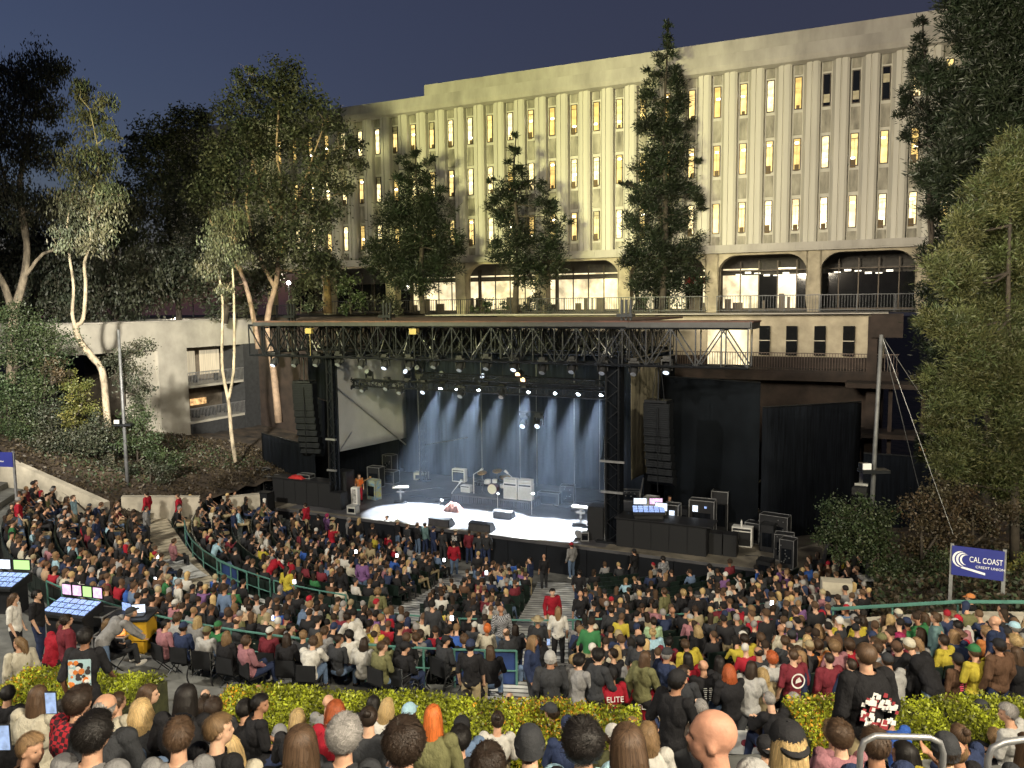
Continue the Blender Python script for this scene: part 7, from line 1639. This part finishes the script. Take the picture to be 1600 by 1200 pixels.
for P, x, y, u, v, r in fill:
    pz = rc.choices(['sit', 'sitL', 'sitR', 'lean', 'phone', 'up', 'stand'], [9, 3, 3, 3, 2, 1, .35])[0]; hs = rc.choice(HS); hc = rc.choice(HCc); tc = rc.choice(TC); hat = (rc.choice(('cap', 'cap', 'cap', 'beanie')), rc.choice(('black', 'black', 'navy', 'charcoal', 'white', 'khaki', 'red'))) if rc.random() < .17 else None
    g = rc.choice('tttsj'); yaw = rc.gauss(0, 16)
    if nind < N_IND:
        add_person(x, y, pz, hs, hc, hat, g, tc, yaw, P=P); nind += 1; continue
    co, lab, fv, hd = LOW[pz]; face = math.atan2(CV - v, CU - u) - math.pi / 2 - TH + R(yaw); s = rc.uniform(.94, 1.06); c, q = math.cos(face) * s, math.sin(face) * s
    lx, ly = rc.gauss(0, .09), rc.gauss(0, .07)
    def tf(a):
        a = np.asarray(a, float).copy(); a[:, 0] += (a[:, 2] - .4) * lx; a[:, 1] += (a[:, 2] - .4) * ly; return np.stack([a[:, 0] * c - a[:, 1] * q + P.x, a[:, 0] * q + a[:, 1] * c + P.y, a[:, 2] * s + P.z], 1)
    sk = np.array(rc.choice(SKN[:4] * 3 + SKN[4:])); tcl = np.array(TCOL[tc]); trc = np.array(TCOL[rc.choice(('black', 'denim', 'charcoal', 'khaki', 'navy'))])
    col = np.tile(sk, (len(co), 1)); col[np.isin(lab, ('torso', 'uarm') + (('farm',) if g in 'sj' else ()))] = tcl; col[np.isin(lab, ('hips', 'thigh', 'shin'))] = trc; col[lab == 'foot'] = .05
    cv.append(tf(co)); cf.append((fv, base_)); base_ += len(co); cc_.append(col)
    hv, hf = low_hair(hd[0], hs, hd[1]); cv.append(tf(hv)); cf.append((hf, base_)); base_ += len(hv); hcol = TCOL[hat[1]] if hat else HCOL[hc]; cc_.append(np.tile(np.array(hcol), (len(hv), 1)) * rc.uniform(.8, 1.3))
V_ = np.concatenate(cv); C_ = np.concatenate(cc_); li = np.concatenate([np.concatenate([np.array(f) for f in fs]) + b for fs, b in cf]); ls = np.concatenate([np.array([len(f) for f in fs]) for fs, b in cf])
me = bpy.data.meshes.new('crowd'); me.vertices.add(len(V_)); me.vertices.foreach_set('co', V_.astype(np.float32).ravel()); me.loops.add(len(li)); me.loops.foreach_set('vertex_index', li.astype(np.int32)); me.polygons.add(len(ls)); st0 = np.r_[0, np.cumsum(ls)[:-1]]
me.polygons.foreach_set('loop_start', st0.astype(np.int32)); me.polygons.foreach_set('loop_total', ls.astype(np.int32)); at = me.attributes.new('tint', 'FLOAT_COLOR', 'POINT'); at.data.foreach_set('color', np.c_[C_, np.ones(len(C_))].astype(np.float32).ravel())
me.polygons.foreach_set('use_smooth', np.ones(len(ls), bool)); me.materials.append(mat('crowd_cloth', (1, 1, 1), .8, var=.15, scale=9, attr='tint', spec=.25)); me.update(); me.validate()
tag(link('crowd', me), 'the many smaller spectators seated in the farther rows', kind='stuff'); print('people', nind, 'crowd', len(fill) - (nind - len(occ)), 'seats', len(gridp))
# musicians and crew on the stage
add_person(560, 752, 'standL', 'long', 'br', None, 't', 'orange', -60, 'guitarist in an orange shirt playing at the left of the stage', 'red', P=hz(561, 742, ZS + 1.62) - Vector((0, 0, 1.62)), group='people on the stage')
add_person(1047, 790, 'cross', 'short', 'dk', None, 's', 'charcoal', 160, 'engineer in dark clothes standing behind the right mixing desk', 'black', P=hz(1046, 778, ZS + 1.62) - Vector((0, 0, 1.62)), group='people on the stage')
gt = thing('guitar', 'orange electric guitar held by the musician on the left', 'guitar', hz(564, 752, ZS + 1.2) + Vector((.0, -.3, 0)), -TH - .3); m = MB(); m.lathe([(.17, -.03), (.18, 0), (.17, .03)], 0, 0, 0, 14, RX); m.lathe([(.12, -.028), (.13, 0), (.12, .028)], .2, 0, .05, 14, RX); m.build('guitar_body', mat('orange_lacquer', (.6, .13, .03), .25), gt); m = MB(); m.bar((.25, 0, .06), (.95, 0, .42), .05); m.box(1.0, 0, .45, .16, .03, .09, 0); m.build('neck', mat('maple_neck', (.45, .28, .12), .4), gt)
# aisles with steps
def aisle(label, a, b, w, mm):
    t = thing('aisle_steps', label, 'steps', W(a[0], a[1], 0)); L = math.hypot(b[0] - a[0], b[1] - a[1]); n = int(L / .45); m = MB(); ang = math.atan2(b[1] - a[1], b[0] - a[0])
    for k in range(n):
        s = (k + .5) / n; u = a[0] + (b[0] - a[0]) * s; v = a[1] + (b[1] - a[1]) * s; z = prof(math.hypot(u - CU, v - CV)) + .05 + .09
        m.box(u - a[0], v - a[1], z - .35, L / n - .004, w * 2, .7, ang)
    m.build('steps', mm, t); m = MB()
    for k in range(n):
        s = (k + .06) / n; u = a[0] + (b[0] - a[0]) * s; v = a[1] + (b[1] - a[1]) * s; z = prof(math.hypot(u - CU + (b[0] - a[0]) * .44 / n, v - CV + (b[1] - a[1]) * .44 / n)) + .145
        m.box(u - a[0], v - a[1], z, .025, w * 2 - .02, .006, ang)
    m.build('nosing', DARKM, t); return t
PALE = mat('pale_aisle', (.60, .62, .60), .6, var=.3, scale=1.5); STP = mat('beige_steps', (.46, .41, .30), .85, var=.35, scale=2)
aisle('pale concrete centre aisle leading down to the stage', *AIS[0], PALE); aisle('pale concrete aisle left of the centre block', *AIS[1], PALE); aisle('beige stairs climbing along the left block', *AIS[2], STP); aisle('short pale steps in the gap of the right hedge', *AIS[3], PALE)
ca = thing('cross_aisle', 'pale curved cross aisle between the lower and upper rows', 'aisle', W(CU, CV, 0)); m = MB()
for k in range(30):
    a0_, a1_ = R(238) + R(48) * k / 30, R(238) + R(48) * (k + 1) / 30; z = prof(19.2) + .12; m.add([(q * math.cos(a), q * math.sin(a), zz) for zz in (z - .5, z) for q, a in ((18.4, a0_), (18.4, a1_), (20.0, a1_), (20.0, a0_))], [(0, 3, 2, 1), (4, 5, 6, 7), (0, 1, 5, 4), (2, 3, 7, 6)])
m.build('walkway', PALE, ca)
# green rails
def rail(label, pts, h=1.0, mm=GRNR, r=.03, mid=True, banner=None, name='handrail'):
    B = Vector(pts[0]); t = thing(name, label, 'railing', B, 0); Q = [Vector(p) - B for p in pts]; m = MB(); m.tube([q + Vector((0, 0, h)) for q in Q], r, 6)
    if mid: m.tube([q + Vector((0, 0, h * .5)) for q in Q], r * .7, 6)
    m.build('top_rail', mm, t)
    for q in Q: MBp = MB().tube([q, q + Vector((0, 0, h))], r, 6); MBp.build('post', mm, t)
    for i in banner or ():
        m = MB(); a, b = Q[i], Q[i + 1]; n_ = (b - a).cross(Vector((0, 0, 1))).normalized() * -.05; m.add([a + n_ + Vector((0, 0, .12)), b + n_ + Vector((0, 0, .12)), b + n_ + Vector((0, 0, .93)), a + n_ + Vector((0, 0, .93))], [(0, 1, 2, 3)]); o = m.build('banner', mat('navy_banner', (.02, .05, .18), .6), t); md = o.modifiers.new('s', 'SOLIDIFY'); md.thickness = .01
    return t
def arc(r, a0, a1, n, rz=None): return [tuple(W(*pol(r, R(a0 + (a1 - a0) * i / n)), (prof(r) if rz is None else rz) + .05)) for i in range(n + 1)]
def ang(u, v): return math.degrees(math.atan2(v - CV, u - CU)) % 360
def pxr(lst, r): return [tuple(W(*pol(r, math.atan2(*(lambda q: (q[1] - CV, q[0] - CU))(UV(*find(x, y + 20, .6)[:2])))), prof(r) + .05)) for x, y in lst]
rail('green handrail with blue banners beside the left stairs', pxr([(240, 802), (262, 820), (290, 840), (318, 856), (350, 873), (380, 885), (410, 897), (434, 902)], 18.1), banner=(0, 4))
rail('green handrail on the pale cross aisle at the left', [tuple(W(*pol(18.3, R(a)), prof(18.3) + .1)) for a in (262, 265.5, 269, 272.5)]); rail('green handrail enclosing the far side of the cross aisle', [tuple(W(*pol(18.3, R(a)), prof(18.3) + .1)) for a in (250, 253.5, 257)])
rail('long green handrail in front of the centre block', arc(20.2, 277, 300, 7), banner=(2,)); rail('green handrail in front of the right block', arc(20.2, 305, 317, 4)); rail('green handrail in front of the far right block', arc(20.2, 319.5, 331, 4))
rail('teal handrail along the wheelchair platform on the left', arc(25.3, 268, 283, 6)); rail('teal handrail with a blue banner at the wheelchair platform', arc(25.3, 284, 292.5, 5), banner=(3, 4)); rail('teal handrail behind the yellow equipment rack', arc(25.3, 257.5, 266.5, 4))
hedge('clipped yellow-green hedge in front of the left walkway', [(40, 1046), (150, 1046), (262, 1058)], seed=2); hedge('long clipped yellow-green hedge below the wheelchair platform', [(358, 1070), (500, 1076), (640, 1083), (800, 1093), (1000, 1103)], seed=3); hedge('clipped yellow-green hedge at the lower right', [(1222, 1092), (1330, 1090), (1450, 1092), (1620, 1085)], seed=4)
for lab, pts in (('teal handrail in front of the long hedge', [(360, 1108), (480, 1110), (600, 1112), (720, 1118), (860, 1124), (985, 1132)]), ('teal handrail in front of the lower right hedge', [(1250, 1130), (1330, 1128), (1420, 1126), (1500, 1124), (1620, 1120)]), ('dark teal handrail in front of the left hedge', [(60, 1072), (160, 1074), (250, 1078)])):
    q = [hz(a, b, 6.65) for a, b in pts]; rail(lab, [(p.x, p.y, 5.75) for p in q], .9)
cw = thing('kerb_wall', 'low cream concrete wall under the seats in the hedge gap', 'wall', hz(1150, 1120, 5.2), 0); m = MB(); m.box(.9, .1, -.5, 2.6, .25, 1.0); m.build('wall_face', CREAM, cw)
# chrome stair rails in the right foreground
for lab, (xa, ya), (xb, yb), Y in (('bent chrome stair rail in front of the short brown head', (1345, 1150), (1475, 1152), 4.2), ('bent chrome stair rail at the lower right edge', (1545, 1160), (1660, 1150), 3.9)):
    A, Bq = on_Y(xa, ya, Y), on_Y(xb, yb, Y); t = thing('stair_rail', lab, 'railing', (A.x, A.y, A.z - 1), 0); d = Bq - A; m = MB(); z = 1.0
    m.tube([(0, 0, 0), (0, 0, z - .09), (.02, 0, z - .03), (.08, 0, z), (d.x - .08, d.y, z + d.z), (d.x - .02, d.y, z - .03 + d.z), (d.x, d.y, z - .09 + d.z), (d.x, d.y, 0)], .017, 10); m.build('tube', GALV, t, smooth=True)
# ---------------------------------------------------------------- front of house desks
def pf(x, y, hh): return find(x, y, hh)
B = pf(112, 948, 1.0); console('front of house mixing desk with four pink and green screens', B, -TH + .15, 1.4, [SCRN, SCRN, SCRG, SCRN], .75, .8)
B = pf(2, 905, 1.0); console('second mixing desk with pale screens cut by the left edge', B, -TH + .3, 1.3, [SCRW, SCRG], .9, .8)
B = pf(205, 962, 1.0); yr = thing('yellow_rack', 'yellow equipment rack with orange glowing panels and laptops on top', 'rack', B, -TH + .5); YEL = mat('yellow_paint', (.55, .32, .02), .5, var=.15)
m = MB(); m.box(.05, 0, .68, .95, .7, .52); m.box(.0, 0, .2, .8, .6, .38); m.build('case_body', YEL, yr, bevel=.02); m = MB(); m.box(-.22, -.36, .75, .38, .03, .34); m.box(-.22, -.33, .3, .36, .03, .2); m.build('glowing_panel', emit('orange_panel', (1, .35, .1), 1.3, .6, 14), yr)
MB().box(.0, 0, 1.0, 1.15, .8, .05).build('table_top', BLACK, yr)
for k, (x, s_) in enumerate(((-.32, FAD), (.25, SCRW))):
    t = thing('laptop', ['blue-screened laptop on the yellow rack', 'white-screened laptop on the yellow rack'][k], 'laptop', B + Vector((x * .8, -x * .25, 1.03)), -TH + .6 * k); m = MB(); m.box(0, 0, .01, .36, .25, .02); m.build('keyboard', BLACK, t); m = MB(); m.box(0, .13, .14, .36, .015, .25); c_ = m.build('laptop_lid', BLACK, t); m = MB(); m.box(0, .118, .14, .33, .004, .22); m.build('screen', s_, c_)
B = pf(150, 955, .9); road_case('silver edged rack between the mixing desk and yellow rack', *UV(B.x, B.y), 1.0, .7, .9, .2, B.z)
B = pf(178, 990, .5); t = road_case('low black case below the yellow equipment rack', *UV(B.x, B.y), .9, .5, .5, .3, B.z)
# wheelchairs
def wheelchair(label, P, face, power=False):
    t = thing('wheelchair', label, 'wheelchair', P, face, 'wheelchairs on the platform'); RY = Matrix.Rotation(R(90), 4, 'Y')
    for s in (-1, 1):
        m = MB(); n = 24; m.tube([(s * .31, -.05 + .30 * math.cos(2 * math.pi * k / n), .31 + .30 * math.sin(2 * math.pi * k / n)) for k in range(n + 1)], .016, 6, False); w_ = m.build('wheel', BLACK, t)
        m = MB()
        for k in range(12): m.tube([(s * .31, -.05, .31), (s * .31, -.05 + .29 * math.cos(k * .5236), .31 + .29 * math.sin(k * .5236))], .003, 3, False)
        m.build('spokes', CHROME, w_)
        m = MB(); m.lathe([(.08, -.02), (.085, 0), (.08, .02)], s * .25, .5, .09, 12, RY); m.build('caster_wheel', BLACK, t)
    m = MB()
    for s in (-1, 1): m.tube([(s * .25, -.36, .95), (s * .25, -.26, .92), (s * .25, -.24, .3), (s * .25, .45, .3), (s * .25, .5, .12)], .014, 6); m.tube([(s * .25, -.24, .7), (s * .25, .3, .7), (s * .25, .3, .45)], .014, 6)
    m.build('frame', CHROME if not power else BLACK, t); MB().box(0, .1, .46, .46, .46, .05).build('seat', BLACK, t); MB().box(0, -.22, .68, .48, .04, .42).build('backrest', BLACK, t); return t
for s, l, p_ in (('man in a white T-shirt sitting in the left', 'manual wheelchair with large spoked wheels at the left of the platform', False), ('person in a puffy black jacket', 'powered wheelchair under the puffy black jacket', True)):
    o = by_label(s); wheelchair(l, o.location, o.rotation_euler.z, p_)
for P_, o in list(persons):
    if 'cap, black jacket' in o['label'] and 600 < px_of(o.location)[0] < 650: wheelchair('black wheelchair beside the green shirt on the platform', o.location, o.rotation_euler.z)
# folding chairs under people on the platform
fc = MB(); fc.box(0, .03, .45, .44, .42, .03); fcm = fc.mesh('seat', BLACK); fb = MB(); fb.box(0, -.22, .68, .46, .03, .36); fbm = fb.mesh('backrest', BLACK); fl = MB()
for s in (-1, 1): fl.tube([(s * .22, -.24, .88), (s * .22, -.2, .45), (s * .22, .2, 0)], .012, 5); fl.tube([(s * .22, .2, .45), (s * .22, -.22, 0)], .012, 5)
flm = fl.mesh('legs', STEEL); kc = 0
FCL = [(257, 977), (286, 981), (359, 996), (392, 1000), (420, 989), (450, 1000), (482, 1012), (596, 1012), (172, 972)]
for (x, y), who in zip(FCL, ('the pink striped shirt', 'the navy shirt and cap', 'the blond-haired woman in black', 'the pink top', 'the maroon shirt and white cap', 'the long dark hair', 'the white top leaning forward', 'the green T-shirt', 'the grey bending figure')):
    o = min(persons, key=lambda q: (px_of((q[0].x, q[0].y, q[0].z + 1.27))[0] - x) ** 2 + (px_of((q[0].x, q[0].y, q[0].z + 1.27))[1] - y) ** 2)[1]
    t = thing('folding_chair', 'black folding chair under ' + who, 'chair', o.location, o.rotation_euler.z, 'folding chairs on the platform'); link('seat', fcm, t); link('backrest', fbm, t); link('legs', flm, t)
# signs
BLUE = mat('sign_blue', (.022, .03, .20), .5, var=.06); SW = mat('sign_white', (.75, .76, .78), .6, var=.05)
def sign(name, label, A, Bx, h, text, small, logo=True, posts=(0, 1)):
    d = Bx - A; L = math.hypot(d.x, d.y); t = thing(name, label, 'sign', (A.x, A.y, A.z), math.atan2(d.y, d.x)); m = MB(); m.box(L / 2, 0, h / 2, L, .05, h); m.build('panel', BLUE, t)
    for p in posts: MB().box(L * p, .04, -.35, .09, .07, 2 * h + .8).build('post', GALV, t)
    if text:
        q = link('lettering', text_mesh(text[0], h * .27, SW, .003), t); q.location = (L * .655, -.034, h * .60); q.rotation_euler = (R(90), 0, 0); q.scale.x = .66
        q = link('small_lettering', text_mesh(small, h * .12, SW, .003), t); q.location = (L * .74, -.034, h * .37); q.rotation_euler = (R(90), 0, 0)
    m = MB()
    for k, (r0, r1, ox) in enumerate(((.30, .24, .0), (.25, .19, .1), (.20, .15, .2))):
        n = 14; pts = []
        for i in range(n): a = R(60) + R(215) * i / (n - 1); w = (i / (n - 1)) * (1 - i / (n - 1)) * 4; pts.append(((ox + .42) * h + r0 * h * math.cos(a) * 1.1, h * .57 + r0 * h * math.sin(a) * .9, (ox + .45) * h + (r0 - (r0 - r1) * w) * h * math.cos(a) * 1.1, h * .57 + (r0 - (r0 - r1) * w) * h * math.sin(a) * .9))
        for a, b in zip(pts, pts[1:]): m.add([(a[0], -.03 - .001 * k, a[1]), (b[0], -.03 - .001 * k, b[1]), (b[2], -.03 - .001 * k, b[3]), (a[2], -.03 - .001 * k, a[3])], [(0, 1, 2, 3)])
    m.add([(h * .45, -.031, h * .27), (L * .95, -.031, h * .12), (L * .95, -.031, h * .20), (h * .5, -.031, h * .33)], [(0, 1, 2, 3)])
    if logo: e_ = m.build('emblem', SW, t); e_.scale.x = .72; e_.location.x = -.05 * h
    return t
A = on_Y(1486, 897, 21.6); Bx = on_Y(1568, 905, 21.0); A.z = on_Y(1486, 897, 21.6).z; sign('blue_sign', 'blue sign with white lettering CAL COAST half behind a bush at right', A, Bx, .82, ('CAL COAST',), 'CREDIT UNION')
A = on_Y(-62, 727, 33.5); Bx = on_Y(21, 729, 33.0); t = sign('blue_sign', 'blue sign with white stripes cut off by the left edge', A, Bx, .62, ('CAL COAST',), 'CREDIT UNION', True, (1,))
# pale box by the right stairs
B = W(-1.3, 27.0, 2.6); t = thing('ticket_podium', 'pale concrete box beside the red guard on the right', 'podium', B, -TH + .2); m = MB(); m.box(0, 0, .6, .9, .5, 1.9); m.build('box_body', CREAM, t); m = MB(); m.box(0, -.27, 1.1, .5, .03, .12); m.box(0, -.27, .7, .1, .03, .08); m.build('slot', BLACK, t)
t = thing('stair_rail', 'dark steel stair rail by the dark gap at right', 'railing', W(-3.6, 30.5, 1.5), -TH); m = MB()
for k in range(6): m.bar((k * .5, 0, 0), (k * .5, 0, 1.0 + k * .04), .03)
m.tube([(0, 0, 1.0), (2.5, 0, 1.2)], .025, 6); m.tube([(0, 0, .5), (2.5, 0, .7)], .02, 6); m.build('tube', STEEL, t)
t = thing('paper_cup', 'white paper cup standing on the hedge rail at right', 'cup', on_Y(1517, 1120, 12.6), 0); MB().lathe([(.03, 0), (.042, .11), (.045, .115)], 0, 0, 0, 12).build('cup_body', WHITE, t)
